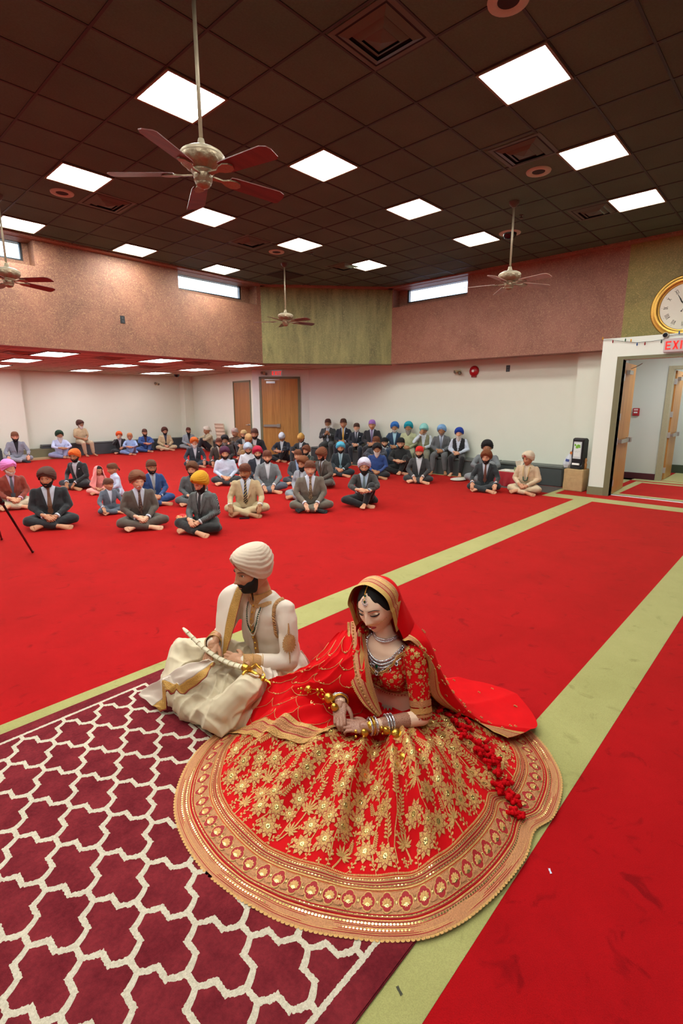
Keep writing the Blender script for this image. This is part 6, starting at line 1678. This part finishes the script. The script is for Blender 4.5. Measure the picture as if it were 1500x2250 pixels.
def wrapd(v, period):
    return mth('ABSOLUTE', mth('MULTIPLY', mth('SUBTRACT', mth('FRACT', mth('ADD', mth('DIVIDE', v, period), .5)), .5), period))
lines = []
for sgn in (1, -1):
    a = mth('MULTIPLY', xi2, sgn); fr = mth('FRACT', a); fl = mth('FLOOR', a)
    Yf = mth('ADD', mth('ADD', mth('MULTIPLY', fl, .0825), mth('MULTIPLY', fr, .030)), .02625)
    Yf = mth('ADD', Yf, mth('MULTIPLY', mth('SINE', mth('MULTIPLY', fr, pi)), -.004))
    lines.append(mth('LESS_THAN', wrapd(mth('SUBTRACT', yy, Yf), .33), .0125))
    rn = mth('ROUND', a); dx = mth('MULTIPLY', mth('ABSOLUTE', mth('SUBTRACT', a, rn)), .05)
    dy = wrapd(mth('SUBTRACT', yy, mth('MULTIPLY', rn, .0825)), .33)
    lines.append(mth('MULTIPLY', mth('LESS_THAN', dx, .0095), mth('LESS_THAN', dy, .036)))
line = mth('MAXIMUM', mth('MAXIMUM', lines[0], lines[1]), mth('MAXIMUM', lines[2], lines[3]))
# plain margin with its own line
bx0, bx1, by0, by1 = 99, 0, 0, 0
ex = mth('SUBTRACT', 1.315, sp.outputs[0]); ey1 = mth('SUBTRACT', 2.885, sp.outputs[1]); ey0 = mth('SUBTRACT', sp.outputs[1], .70)
slope = mth('MINIMUM', ex, mth('MINIMUM', ey0, ey1)); slope = mth('ADD', slope, wv)
inside = mth('GREATER_THAN', slope, .088); bl_ = mth('MULTIPLY', mth('GREATER_THAN', slope, .082), mth('LESS_THAN', slope, .100))
white = mth('MAXIMUM', mth('MULTIPLY', line, inside), bl_)
v = mapped(nt, (1, 1, 1)); n1, r1 = noise_mix(nt, v, ('#5c1820', '#7e242c'), 70, 4, .75); n2, r2 = noise_mix(nt, v, ('#54141c', '#862c32'), 9, 3, .6)
redm = mixc(nt, None, r1.outputs[0], r2.outputs[0], f=.45); n3, r3 = noise_mix(nt, v, ('#b5aa96', '#d0c6b2'), 120, 3, .7)
L(mixc(nt, white, redm, r3.outputs[0]), b.inputs['Base Color']); b.inputs['Roughness'].default_value = .95; b.inputs['Specular IOR Level'].default_value = .1
hh_ = mth('ADD', mth('MULTIPLY', white, 1.2), n1.outputs['Fac']); bumpn(nt, b, hh_, .8, .006)
q = MB(); q.bx(-3.0, 1.40, .70, 2.885, .0015, .0115)
bmesh.ops.bevel(q.bm, geom=q.bm.edges[:], offset=.004, segments=2, affect='EDGES')
tag(q.build('patterned_rug', m), 'dark red rug with a cream trellis pattern under the bridal couple', 'rug')

# benches
BLK = M('#434848', .5, var=.12, scale=6, bump=.05); BLK2 = M('#565a56', .45, var=.08, scale=8)
def bench(x0, x1, y0, y1, h, label, seams, along):
    t = thing('bench', label, 'bench', ((x0+x1)/2, (y0+y1)/2, 0), 0, 'black padded wall benches'); cx, cy = (x0+x1)/2, (y0+y1)/2
    n_ = seams
    for k in range(n_):
        a0, a1 = k/n_, (k+1)/n_
        q = MB()
        if along == 'y': q.bx(x0-cx, x1-cx, lerp(y0, y1, a0)-cy+.003, lerp(y0, y1, a1)-cy-.003, 0, h-.05)
        else: q.bx(lerp(x0, x1, a0)-cx+.003, lerp(x0, x1, a1)-cx-.003, y0-cy, y1-cy, 0, h-.05)
        bmesh.ops.bevel(q.bm, geom=q.bm.edges[:], offset=.012, segments=2, affect='EDGES'); q.build('bench_section', BLK, t)
        q = MB()
        if along == 'y': q.bx(x0-cx-.012, x1-cx, lerp(y0, y1, a0)-cy+.003, lerp(y0, y1, a1)-cy-.003, h-.05, h)
        else: q.bx(lerp(x0, x1, a0)-cx+.003, lerp(x0, x1, a1)-cx-.003, y0-cy-.012, y1-cy, h-.05, h)
        bmesh.ops.bevel(q.bm, geom=q.bm.edges[:], offset=.018, segments=3, affect='EDGES'); q.build('seat_pad', BLK2, t)
    return t
bench(10.56, 10.99, 3.64, 11.1, .415, 'long black padded bench along the right wall', 5, 'y')
bench(5.25, 10.25, 17.85, 18.09, .42, 'long black padded bench along the far alcove wall', 4, 'x')
bench(1.5, 4.05, 17.40, 17.78, .42, 'black padded bench end at the far left picture edge', 2, 'x')
_b = bench(9.98, 10.26, 13.6, 16.2, .40, 'black padded bench along the alcove side wall by the pale chair', 2, 'y'); _b.rotation_euler = (0, 0, radians(-7.9))

# double door on the diagonal wall, single door in the alcove
def frame_on(o, a, b_, name):       # local frame: x along the wall a->b, y out of the wall into the room
    d = Vector((b_[0]-a[0], b_[1]-a[1], 0)); L_ = d.length; ang = atan2(d.y, d.x); o.location = (a[0], a[1], 0); o.rotation_euler = (0, 0, ang); return L_
def at_wall(px, k):                 # where a pixel column meets the diagonal wall x+y=k
    d = ray(px, 900); return CAM + d*(k/(d.x+d.y))
A, B = at_wall(571, DK-.01), at_wall(660, DK-.01)
t = bpy.data.objects.new('door_1', None); COL.objects.link(t); t['kind'] = 'structure'; W_ = frame_on(t, A, B, 'd')    # x runs A->B ; room side is -y
DH = 2.50
q = MB(); q.bx(0, .07, -.03, .05, 0, DH); q.bx(W_-.07, W_, -.03, .05, 0, DH); q.bx(0, W_, -.03, .05, DH-.06, DH); q.build('door_frame', OLIVE, t)
for x0, x1, nm in ((.075, W_/2-.002, 'l'), (W_/2+.002, W_-.075, 'r')):
    q = MB(); q.bx(x0, x1, -.012, .03, .01, DH-.065); dl_ = q.build('door_leaf', WOOD, t)
    if nm == 'l':
        q = MB(); q.bx(x0+.05, x1-.02, -.065, -.035, .985, 1.055); q.bx(x1-.11, x1-.01, -.075, -.012, .97, 1.07); q.bx(x0+.03, x0+.09, -.06, -.012, .99, 1.05); q.build('push_bar', CHROME, dl_)
        q = MB(); q.bx(x0+.15, x0+.42, -.07, -.012, DH-.20, DH-.14); q.bx(x0+.10, x0+.55, -.045, -.03, DH-.10, DH-.085); q.build('door_closer', CHROME, dl_)
# single door
def at_alc(px):                     # the slanted alcove wall
    a, b_ = Vector((10.72, 18.1)), Vector((9.97, 12.68)); d = ray(px, 900); n_ = Vector((b_.y-a.y, -(b_.x-a.x))); k = n_.dot(a); s_ = k/(n_.x*d.x+n_.y*d.y); return CAM+d*s_
A, B = at_alc(515), at_alc(552.5)
t = bpy.data.objects.new('door_2', None); COL.objects.link(t); t['kind'] = 'structure'; W_ = frame_on(t, A, B, 'd')
q = MB(); q.bx(0, .05, -.03, .03, 0, 2.42); q.bx(W_-.05, W_, -.03, .03, 0, 2.42); q.bx(0, W_, -.03, .03, 2.37, 2.42); q.build('door_frame', OLIVE, t)
q = MB(); q.bx(.052, W_-.052, -.015, .02, .01, 2.365); dl_ = q.build('door_leaf', WOODD, t)
q = MB(); q.cyl((W_-.14, -.02, 1.02), (W_-.14, -.08, 1.02), .02); q.tube([(W_-.14, -.075, 1.02), (W_-.27, -.078, 1.015)], .011, 8); q.lathe([(.0, .006), (.035, .004), (.035, 0)], 16, (W_-.14, -.015, 1.02), (0, -1, 0)); q.build('lever_handle', CHROME, dl_)
# open leaves of the entrance doors
def leaf(name, x, y, ang, w_, h, label_kind):
    t = bpy.data.objects.new(name, None); COL.objects.link(t); t['kind'] = 'structure'; t.location = (x, y, 0); t.rotation_euler = (0, 0, ang)
    q = MB(); q.bx(0, w_, -.022, .022, .01, h); l = q.build('door_leaf', WOOD, t)
    q = MB(); q.bx(.10, w_-.10, -.085, -.055, .96, 1.03); q.bx(w_-.22, w_-.06, -.10, -.022, .95, 1.04); q.bx(.08, .16, -.08, -.022, .97, 1.02); q.build('push_bar', CHROME, l)
    q = MB(); q.bx(.14, .44, -.085, -.022, h-.20, h-.13); q.tube([(.28, -.07, h-.10), (.15, -.20, h-.06), (.02, -.28, h-.03)], .008, 6); q.build('door_closer', CHROME, l)
    for z in (.22, 1.0, 1.45, 2.15):
        q = MB(); q.bx(-.03, .04, -.034, .026, z-.06, z+.06); q.build('hinge', M('#b8b6b2', .4, .5), l)
leaf('door_3', 10.32, 2.66, radians(3), .98, 2.41, '')
leaf('door_4', 13.12, 2.34, radians(2), .95, 2.38, '')
# wall fittings
t = thing('alarm_bell', 'round red fire alarm bell on the cream right wall', 'alarm bell', (11.0, 5.99, 2.43)); q = MB()
q.lathe([(0, .075), (.045, .07), (.09, .055), (.118, .03), (.122, .012), (.12, .008)], 32, (0, 0, 0), (-1, 0, 0)); q.build('gong', M('#a8121c', .3, var=.05), t)
q = MB(); q.lathe([(0, .085), (.03, .082), (.032, .07)], 20, (0, 0, 0), (-1, 0, 0)); q.build('hub', WHITE, t); q = MB(); q.bx(-.03, 0, -.06, .06, -.14, -.06); q.build('back_box', M('#8c1018', .4), t)
def spots(x, y, z, label, face):
    t = thing('security_light', label, 'wall light', (x, y, z)); q = MB(); C_ = M('#c9bb92', .5)
    n_ = Vector(face); s_ = n_.cross(Vector((0, 0, 1))); q.lathe([(0, .03), (.05, .028), (.055, 0)], 16, (0, 0, 0), n_); q.build('base', C_, t)
    for k in (-1, 1):
        q = MB(); c = n_*.07+s_*.05*k+Vector((0, 0, .015*k)); q.tube([n_*.02, c], .012, 8); q.lathe([(.0, -.03), (.025, -.028), (.038, .0), (.046, .04)], 16, c, (n_+s_*.5*k+Vector((0, 0, -.4))).normalized()); h = q.build('lamp_head', C_, t)
        q = MB(); q.ell(c+(n_+s_*.5*k+Vector((0, 0, -.4))).normalized()*.03, .034); q.build('lens', M('#6e6a60', .2), h)
spots(10.99, 6.38, 2.42, 'beige twin spotlight on the cream wall beside the red alarm bell', (-1, 0, 0))
spots(9.35, 18.08, 2.42, 'beige twin spotlight on the far alcove wall', (0, -1, 0))
p = at_wall(583, DK-.02); spots(p.x, p.y, 2.60, 'small bronze twin spotlight left of the far EXIT sign', (-.707, -.707, 0))
for x, y, z, ax, lab in ((4.65, YL, 3.29, 'y', 'small black wall plate on the maroon wall at left'), (11.0, 5.17, 2.45, 'x', 'small black wall plate on the cream right wall')):
    t = thing('wall_plate', lab, 'wall plate', (x, y, z)); q = MB()
    q.box((0, 0, 0), (.012 if ax == 'x' else .09, .012 if ax == 'y' else .09, .14)); bmesh.ops.bevel(q.bm, geom=q.bm.edges[:], offset=.003, segments=2, affect='EDGES'); q.build('plate', M('#15171c', .4), t)
    q = MB(); o_ = Vector((-.008, 0, 0)) if ax == 'x' else Vector((0, -.008, 0))
    for k in (-1, 1): q.box(o_+Vector((0, 0, .03*k)), (.006 if ax == 'x' else .03, .006 if ax == 'y' else .03, .03))
    q.build('socket', M('#3c3e44', .4), t)
# EXIT signs
def letters(q, txt, x, z, h, put, th=.004):
    S = {'E': [(0, 0, .18, 1), (.18, 0, .6, .17), (.18, .415, .52, .585), (.18, .83, .6, 1)], 'I': [(0, 0, .18, 1)], 'T': [(0, .83, .7, 1), (.26, 0, .44, .83)], 'X': None}
    for c in txt:
        if c == 'X':
            for P_ in ([(0, 0), (.2, 0), (.66, 1), (.46, 1)], [(.46, 0), (.66, 0), (.2, 1), (0, 1)]):
                q.prism([(x+a*h, z+b_*h) for a, b_ in P_], 0, th, lambda a, b_, t: put(a, b_, t))
            x += .66*h+.16*h
        else:
            for a0, b0, a1, b1 in S[c]: q.prism([(x+a0*h, z+b0*h), (x+a1*h, z+b0*h), (x+a1*h, z+b1*h), (x+a0*h, z+b1*h)], 0, th, lambda a, b_, t: put(a, b_, t))
            x += {'E': .6, 'I': .18, 'T': .7}[c]*h+.16*h
    return x
def exit_sign(loc, ang, label, w_=.36, h=.21, glow=1.3):
    t = thing('exit_sign', label, 'exit sign', loc, ang); q = MB(); q.box((0, 0, 0), (w_, .05, h)); bmesh.ops.bevel(q.bm, geom=q.bm.edges[:], offset=.006, segments=2, affect='EDGES')
    q.build('sign_box', EM('#d8c4c4', .12), t); q = MB(); H = h*.62; tw = H*(.6+.66+.18+.7+.16*3)
    letters(q, 'EXIT', -tw/2, -H/2, H, lambda a, b_, t_: (a, -.026-t_, b_)); q.build('letters', EM('#f0261e', glow*.45), t)
exit_sign((EX-.04, 1.83, 2.63), -pi/2, 'lit red EXIT sign over the entrance doorway', .40, .215)
p = at_wall(610, DK-.06); exit_sign((p.x, p.y, 2.60), atan2(-1, 1), 'small glowing red EXIT sign above the double doors', .30, .18, 1.6)
exit_sign((12.90, 2.02, 2.56), -pi/2, 'pale red EXIT sign inside the passage, cut by the door head', .32, .19, 1.0)
# wall clock with a gilt frame
t = thing('wall_clock', 'large round wall clock with a wide gilt frame above the entrance', 'clock', (XR, 1.87, 3.28)); R_c = .50
q = MB(); q.lathe([(.0, .0), (R_c, .0), (R_c+.005, .02), (R_c-.015, .035), (R_c-.025, .03), (R_c-.05, .055), (R_c-.08, .06), (R_c-.105, .045), (R_c-.12, .03), (R_c-.128, .034), (R_c-.136, .012)], 72, (0, 0, 0), (-1, 0, 0))
GILT = M('#c99a4a', .38, .85, var=.30, scale=60, bump=.4); q.build('gilt_frame', GILT, t)
q = MB(); q.lathe([(0, .014), (R_c-.132, .014)], 60, (0, 0, 0), (-1, 0, 0)); q.build('dial', M('#d8d2c4', .6, var=.03), t)
DK_ = M('#3a3632', .6); q = MB(); rom = ['XII', 'I', 'II', 'III', 'IIII', 'V', 'VI', 'VII', 'VIII', 'IX', 'X', 'XI']
def cp(r, a, dx=0): # a clockwise from 12 seen from the room (looking along +X, right is -Y)
    return Vector((-.0155, -(r*sin(a)+dx*cos(a)), r*cos(a)-dx*sin(a)))
for i in range(12):
    a = 2*pi*i/12; s_ = rom[i]; wds = {'I': .016, 'X': .032, 'V': .030}; tot = sum(wds[c] for c in s_); x = -tot/2; r0, r1 = .245, .31
    for c in s_:
        w2 = wds[c]; segs = {'I': [((x+w2/2, r0), (x+w2/2, r1))], 'X': [((x, r0), (x+w2*.85, r1)), ((x+w2*.85, r0), (x, r1))], 'V': [((x+w2*.4, r0), (x, r1)), ((x+w2*.4, r0), (x+w2*.8, r1))]}[c]
        for (xa, ra), (xb, rb) in segs: q.tube([cp(ra, a, xa), cp(rb, a, xb)], .0028, 5)
        x += w2
    q.ell(cp(.332, a), .004, 6, 4)
q.build('numerals', DK_, t)
q = MB()
for a, L_, wd in ((radians(-32), .25, .008), (radians(-34.5), .16, .011)):
    q.tube([cp(-.07, a)+Vector((-.004, 0, 0)), cp(0, a)+Vector((-.004, 0, 0)), cp(L_*.45, a)+Vector((-.004, 0, 0)), cp(L_*.55, a)+Vector((-.004, 0, 0)), cp(L_, a)+Vector((-.004, 0, 0))], [.003, .006, .004, wd, .0015], 8); q.ell(cp(-.08, a-.9), .010, 8, 6)
q.tube([cp(0, 0), cp(.08, radians(212))], .004, 6); q.ell(cp(.085, radians(212)), .011, 8, 6); q.ell(cp(0, 0)+Vector((-.006, 0, 0)), .012); q.build('hands', M('#1c1a1a', .4), t)
# string of coloured bulbs
t = thing('string_lights', 'dark wire with small coloured bulbs strung across the entrance wall', 'string lights', (EX-.015, 0, 0)); q = MB(); X0 = 0
PT = [(3.02, 2.80), (2.88, 2.80), (2.62, 2.745), (2.45, 2.715), (2.22, 2.72), (2.06, 2.735), (1.98, 2.79), (1.85, 2.80), (1.6, 2.81), (1.2, 2.83)]
q.tube([(X0-.006, y, z) for y, z in PT], .0035, 6); q.build('wire', M('#22302a', .6), t)
for k, (y, z, c, dz) in enumerate(((3.0, 2.80, '#c88a1c', 1), (2.83, 2.79, '#8c1420', -1), (2.63, 2.745, '#1c5a34', 1), (2.54, 2.73, '#c8861c', 1), (2.44, 2.715, '#1c4a8c', -1), (2.32, 2.715, '#8c1420', -1), (2.08, 2.73, '#1c3c34', -1), (1.84, 2.80, '#1c5a8c', 1), (1.72, 2.805, '#8c1420', 1))):
    q = MB(); q.lathe([(0, .055*dz), (.008, .048*dz), (.011, .03*dz), (.008, .012*dz), (.007, 0)], 10, (X0-.01, y, z)); q.build('bulb', M(c, .25, var=0), t)
t = thing('wall_speaker', 'small round black camera on the entrance wall left of the EXIT sign', 'camera', (EX-.0, 2.03, 2.80)); q = MB(); q.cyl((0, 0, 0), (-.05, 0, 0), .045, .042, 20); q.build('housing', M('#c8c4b8', .5), t); q = MB(); q.cyl((-.05, 0, 0), (-.06, 0, 0), .036, .034, 20); q.build('lens', M('#0c0c14', .1), t)
t = thing('fire_pull_station', 'small red fire alarm pull station on the passage wall', 'fire alarm', (12.95, 3.0-.02, 1.50)); q = MB(); q.box((-.025, 0, 0), (.05, .13, .17)); bmesh.ops.bevel(q.bm, geom=q.bm.edges[:], offset=.008, segments=2, affect='EDGES'); q.build('box', M('#a81c24', .4), t)
q = MB(); q.box((-.058, 0, -.01), (.012, .07, .03)); q.build('handle', WHITE, t); q = MB(); q.box((-.052, 0, .05), (.006, .08, .035)); q.build('label_plate', M('#d8b8b8', .5), t)
# napkin dispenser, bag, block
t = thing('box', 'tan wooden block stand under the napkin dispenser beside the white partition', 'stand', (10.42, 3.325, 0)); q = MB(); q.box((0, 0, .215), (.34, .37, .43)); bmesh.ops.bevel(q.bm, geom=q.bm.edges[:], offset=.012, segments=3, affect='EDGES')
bmesh.ops.subdivide_edges(q.bm, edges=q.bm.edges[:], cuts=6, use_grid_fill=True)
for v_ in q.bm.verts: v_.co += Vector((noise.noise(v_.co*9), noise.noise(v_.co*9+Vector((5, 0, 0))), noise.noise(v_.co*7)))*.006*(1 if v_.co.z > .02 else 0)
t.name = 'block_stand'; q.build('block', M('#b99a6e', .85, var=.18, scale=14, bump=.5), t)
t = thing('napkin_dispenser', 'tall black napkin dispenser standing on the tan block', 'dispenser', (10.41, 3.30, .432), radians(-12)); q = MB()
prof = [(-.10, 0), (.10, 0), (.11, .02), (.075, .06), (.085, .10), (.085, .58), (.06, .60), (-.06, .60), (-.10, .57)]
q.prism(prof, -.115, .115, lambda x, z, t_: (-x, t_, z)); bmesh.ops.bevel(q.bm, geom=q.bm.edges[:], offset=.014, segments=3, affect='EDGES'); q.build('housing', M('#18191b', .35, var=.05), t)
q = MB(); q.bx(-.092, -.086, -.08, .08, .20, .53); q.build('clear_front', M('#c2c6c8', .15, var=.05), t)
q = MB(); q.bx(-.0955, -.092, -.062, .062, .24, .50); pl = q.build('paper_insert', M('#d6dad8', .5, var=.03), t)
q = MB(); rnd = random.Random(2)
for k in range(9): q.ell((-.0965, rnd.uniform(-.045, .05), .44+rnd.uniform(-.04, .03)), (.003, .022, .018), 8, 5, Matrix.Rotation(rnd.uniform(0, 3), 3, 'X'))
q.build('leaf_print', M('#6fae2c', .5, var=.3, scale=60), pl)
q = MB(); q.tube([(-.098, -.05+.012*k, .34+.02*sin(k*1.7)) for k in range(9)], .0015, 5); q.build('script_print', M('#8c9694', .5), pl)
q = MB(); q.box((-.10, 0, .095), (.03, .14, .035), Matrix.Rotation(.3, 3, 'Y')); q.build('napkins', WHITE, t)
t = thing('plastic_bag', 'white printed plastic bag standing beside the black napkin dispenser', 'bag', (10.40, 3.455, .427)); m = MB()
def fb(u, v):
    a = 2*pi*u; r = lerp(.10, .015, sstep(.25, 1, v))*(1-.5*(1-min(1, v*6))); return Vector((r*.6*cos(a)+.008*sin(a*5+v*5), r*sin(a)-.10*v+.05+.006*sin(a*7), .01+.42*v))
m.grid(fb, 40, 24, True); m.build('sack', M('#c4c8d0', .35, var=.10, scale=14, bump=.3), t)
q = MB(); q.box((-.068, .035, .16), (.004, .07, .05), Matrix.Rotation(.15, 3, 'X')); q.build('blue_print', M('#3c4c8c', .5), t); q = MB(); q.box((-.048, -.02, .31), (.004, .05, .05), Matrix.Rotation(.2, 3, 'X')); q.build('orange_print', M('#c8702c', .5), t)
t = thing('wooden_ornament', 'small brown carved object between the dispenser and the partition', 'ornament', (10.42, 3.17, .432)); q = MB(); q.lathe([(0, 0), (.03, 0), (.022, .04), (.03, .09), (.016, .13), (.026, .17), (.012, .21), (0, .215)], 14); q.build('carving', M('#a8703c', .5, var=.2), t)
# little table with red cloth
t = thing('low_table', 'low table under a deep red velvet cloth beside the bench', 'table', (10.13, 4.50, 0)); m = MB()
def tc_(u, v):
    a = 2*pi*u; sx, sy = .20, .27; c, s_ = cos(a), sin(a); k = 1/max(abs(c), abs(s_)); e = sstep(.3, 1, v)*.03*(1+sin(a*11))
    if v < .3: f = v/.3; return Vector((c*k*sx*f, s_*k*sy*f, .30))
    f = (v-.3)/.7; return Vector((c*k*(sx+e), s_*k*(sy+e), .30-.295*f))
m.grid(tc_, 96, 24, True); m.build('velvet_cloth', M('#9a0c1c', .7, var=.15, scale=20, sheen=.1), t)
q = MB(); q.bx(-.19, .19, -.26, .26, .302, .312); q.build('table_top', M('#cfc4b0', .6), t)
t = thing('tissue_box', 'box of tissues with a pale sheet sticking up on the red-clothed table', 'tissue box', (10.10, 4.36, .313)); q = MB(); q.box((0, 0, .04), (.12, .16, .08)); q.build('carton', M('#8c9468', .6, var=.15), t)
m = MB(); m.grid(lambda u, v: Vector((.03*sin(u*6)*(.3+v), lerp(-.05, .05, u)*(1+.8*v), .08+.14*v-.03*abs(u-.5))), 16, 8); m.build('tissue', M('#d4c8b4', .8), t)
t = thing('clear_jug', 'clear jug with a looped handle behind the tissue box', 'jug', (10.20, 4.40, .313)); q = MB(); q.lathe([(.05, 0), (.055, .02), (.06, .15), (.058, .16)], 20); q.build('jug_body', M('#aab4ac', .1, alpha=.45), t); q = MB(); q.tube([(0, -.06, .13), (0, -.04, .21), (0, .0, .235), (0, .05, .20), (0, .06, .14)], .005, 6); q.build('handle', WHITE, t)
for k, (x, y) in enumerate(((10.02, 4.66), (10.08, 4.60), (10.0, 4.56))):
    q = MB(); q.box((x, y, .322+.0*k), (.06, .09, .018), Matrix.Rotation(.4*k, 3, 'Z')); bmesh.ops.bevel(q.bm, geom=q.bm.edges[:], offset=.004, segments=1, affect='EDGES'); tag(q.build('paper_packet', WHITE), ['white paper packet at the left end of the red-clothed table', 'white paper packet nearest the tissue box on the red-clothed table', 'white paper packet at the front edge of the red-clothed table'][k], 'packet')
m = MB(); p = at_z(1008, 1053, .02); m.ell((p.x, p.y, .026), (.26, .17, .024), 24, 8); tag(m.build('floor_cushion', M('#c9c0b4', .8)), 'flat whitish cushion on the floor left of the green-grey suited man', 'cushion')
# pale floor chair back
t = thing('floor_chair', 'cream ribbed legless chair back against the alcove wall', 'chair', (10.22, 15.2, .40), radians(98)); q = MB()
m = MB(); m.grid(lambda u, v: Vector((lerp(-.23, .23, u), .05+.10*v-.0, lerp(0, .62, v)+0)) + Vector((0, -.018*abs(sin(v*pi*5)), 0)), 8, 60); o = m.build('ribbed_back', M('#bfae92', .6), t); md = o.modifiers.new('s', 'SOLIDIFY'); md.thickness = .03
q = MB(); q.box((0, -.15, .03), (.46, .42, .05)); q.build('seat', M('#bfae92', .6), t)
# phone, cloth bundle, tripod
p = at_z(537, 1139, .004); t = thing('phone', 'black phone lying on the red carpet in front of the beige-suited man', 'phone', (p.x, p.y, .003), .9); q = MB(); q.box((0, 0, .004), (.075, .15, .008)); bmesh.ops.bevel(q.bm, geom=q.bm.edges[:], offset=.003, segments=2, affect='EDGES'); q.build('case', M('#101114', .3), t); q = MB(); q.box((0, 0, .0084), (.068, .142, .001)); q.build('screen', M('#1c2026', .08), t)
p = at_z(403, 1138, .03); t = thing('cloth_bundle', 'small red and gold patterned cloth bundle beside the mustard-turbaned man', 'cloth bundle', (p.x, p.y, 0)); m = MB()
m.grid(lambda u, v: Vector(((.10+.018*sin(u*2*pi*5))*cos(2*pi*u)*sin(pi*v*.98+.02), (.13+.02*sin(u*2*pi*4))*sin(2*pi*u)*sin(pi*v*.98+.02), .036-.034*cos(pi*v))), 40, 14, True); m.build('bundle', printed('#b01418', '#e0c078', 55), t)
m = MB(); m.ell((0, .02, .066), (.045, .055, .022), 14, 8); m.build('red_knot', M('#c41414', .7), t)
t = thing('tripod', 'black camera tripod with one long leg on the carpet at the left edge', 'tripod', (.98, 5.15, 0)); ft = at_z(72, 1214, 0)-Vector((.98, 5.15, 0))
top_ = at_y(-6, 1088, 0.1+5.3)-Vector((.98, 5.15, 0)); TB = M('#141416', .4, .2)
kn = top_.lerp(ft, .10); q = MB()
q.tube([top_+(top_-ft)*.35, kn], .016, 10); q.tube([kn, ft], .011, 10); lg = q.build('leg', TB, t)
q = MB(); d = (ft-top_).normalized(); q.tube([kn-d*.03, kn-d*.01, kn+d*.01, kn+d*.03], [.019, .024, .024, .019], 12); q.build('leg_lock', TB, lg); q = MB(); q.ell(ft+Vector((0, 0, .012)), (.016, .016, .012)); q.build('rubber_foot', TB, lg)
apex = top_+(top_-ft)*.35
for f2 in (at_z(4, 1186, 0)-Vector((.98, 5.15, 0)), Vector((-.7, .2, 0))):
    q = MB(); q.tube([apex, f2], [.015, .011], 10); lg = q.build('leg', TB, t); q = MB(); q.ell(f2+Vector((0, 0, .012)), (.016, .016, .012)); q.build('rubber_foot', TB, lg)
q = MB(); q.cyl(apex-Vector((0, 0, .05)), apex+Vector((0, 0, .12)), .035); q.build('head', TB, t)
# scraps on the carpet
for x, y, s_, c, lab, rz in ((1208, 1913, .010, '#c8c8dc', 'tiny white scrap of tissue on the red carpet at lower right', .7), (877, 2176, .012, '#3c3a28', 'tiny dark leaf scrap on the green stripe near the bottom edge', 1.2)):
    p = at_z(x, y, .004); m = MB(); m.grid(lambda u, v: Vector((s_*(u-.5)*2.2, s_*(v-.5)*.7, .0012*sin(u*9+v*5)+.003)), 8, 4); o = m.build('scrap', M(c, .8)); o.location = (p.x, p.y, 0); o.rotation_euler = (0, 0, rz); tag(o, lab, 'scrap')
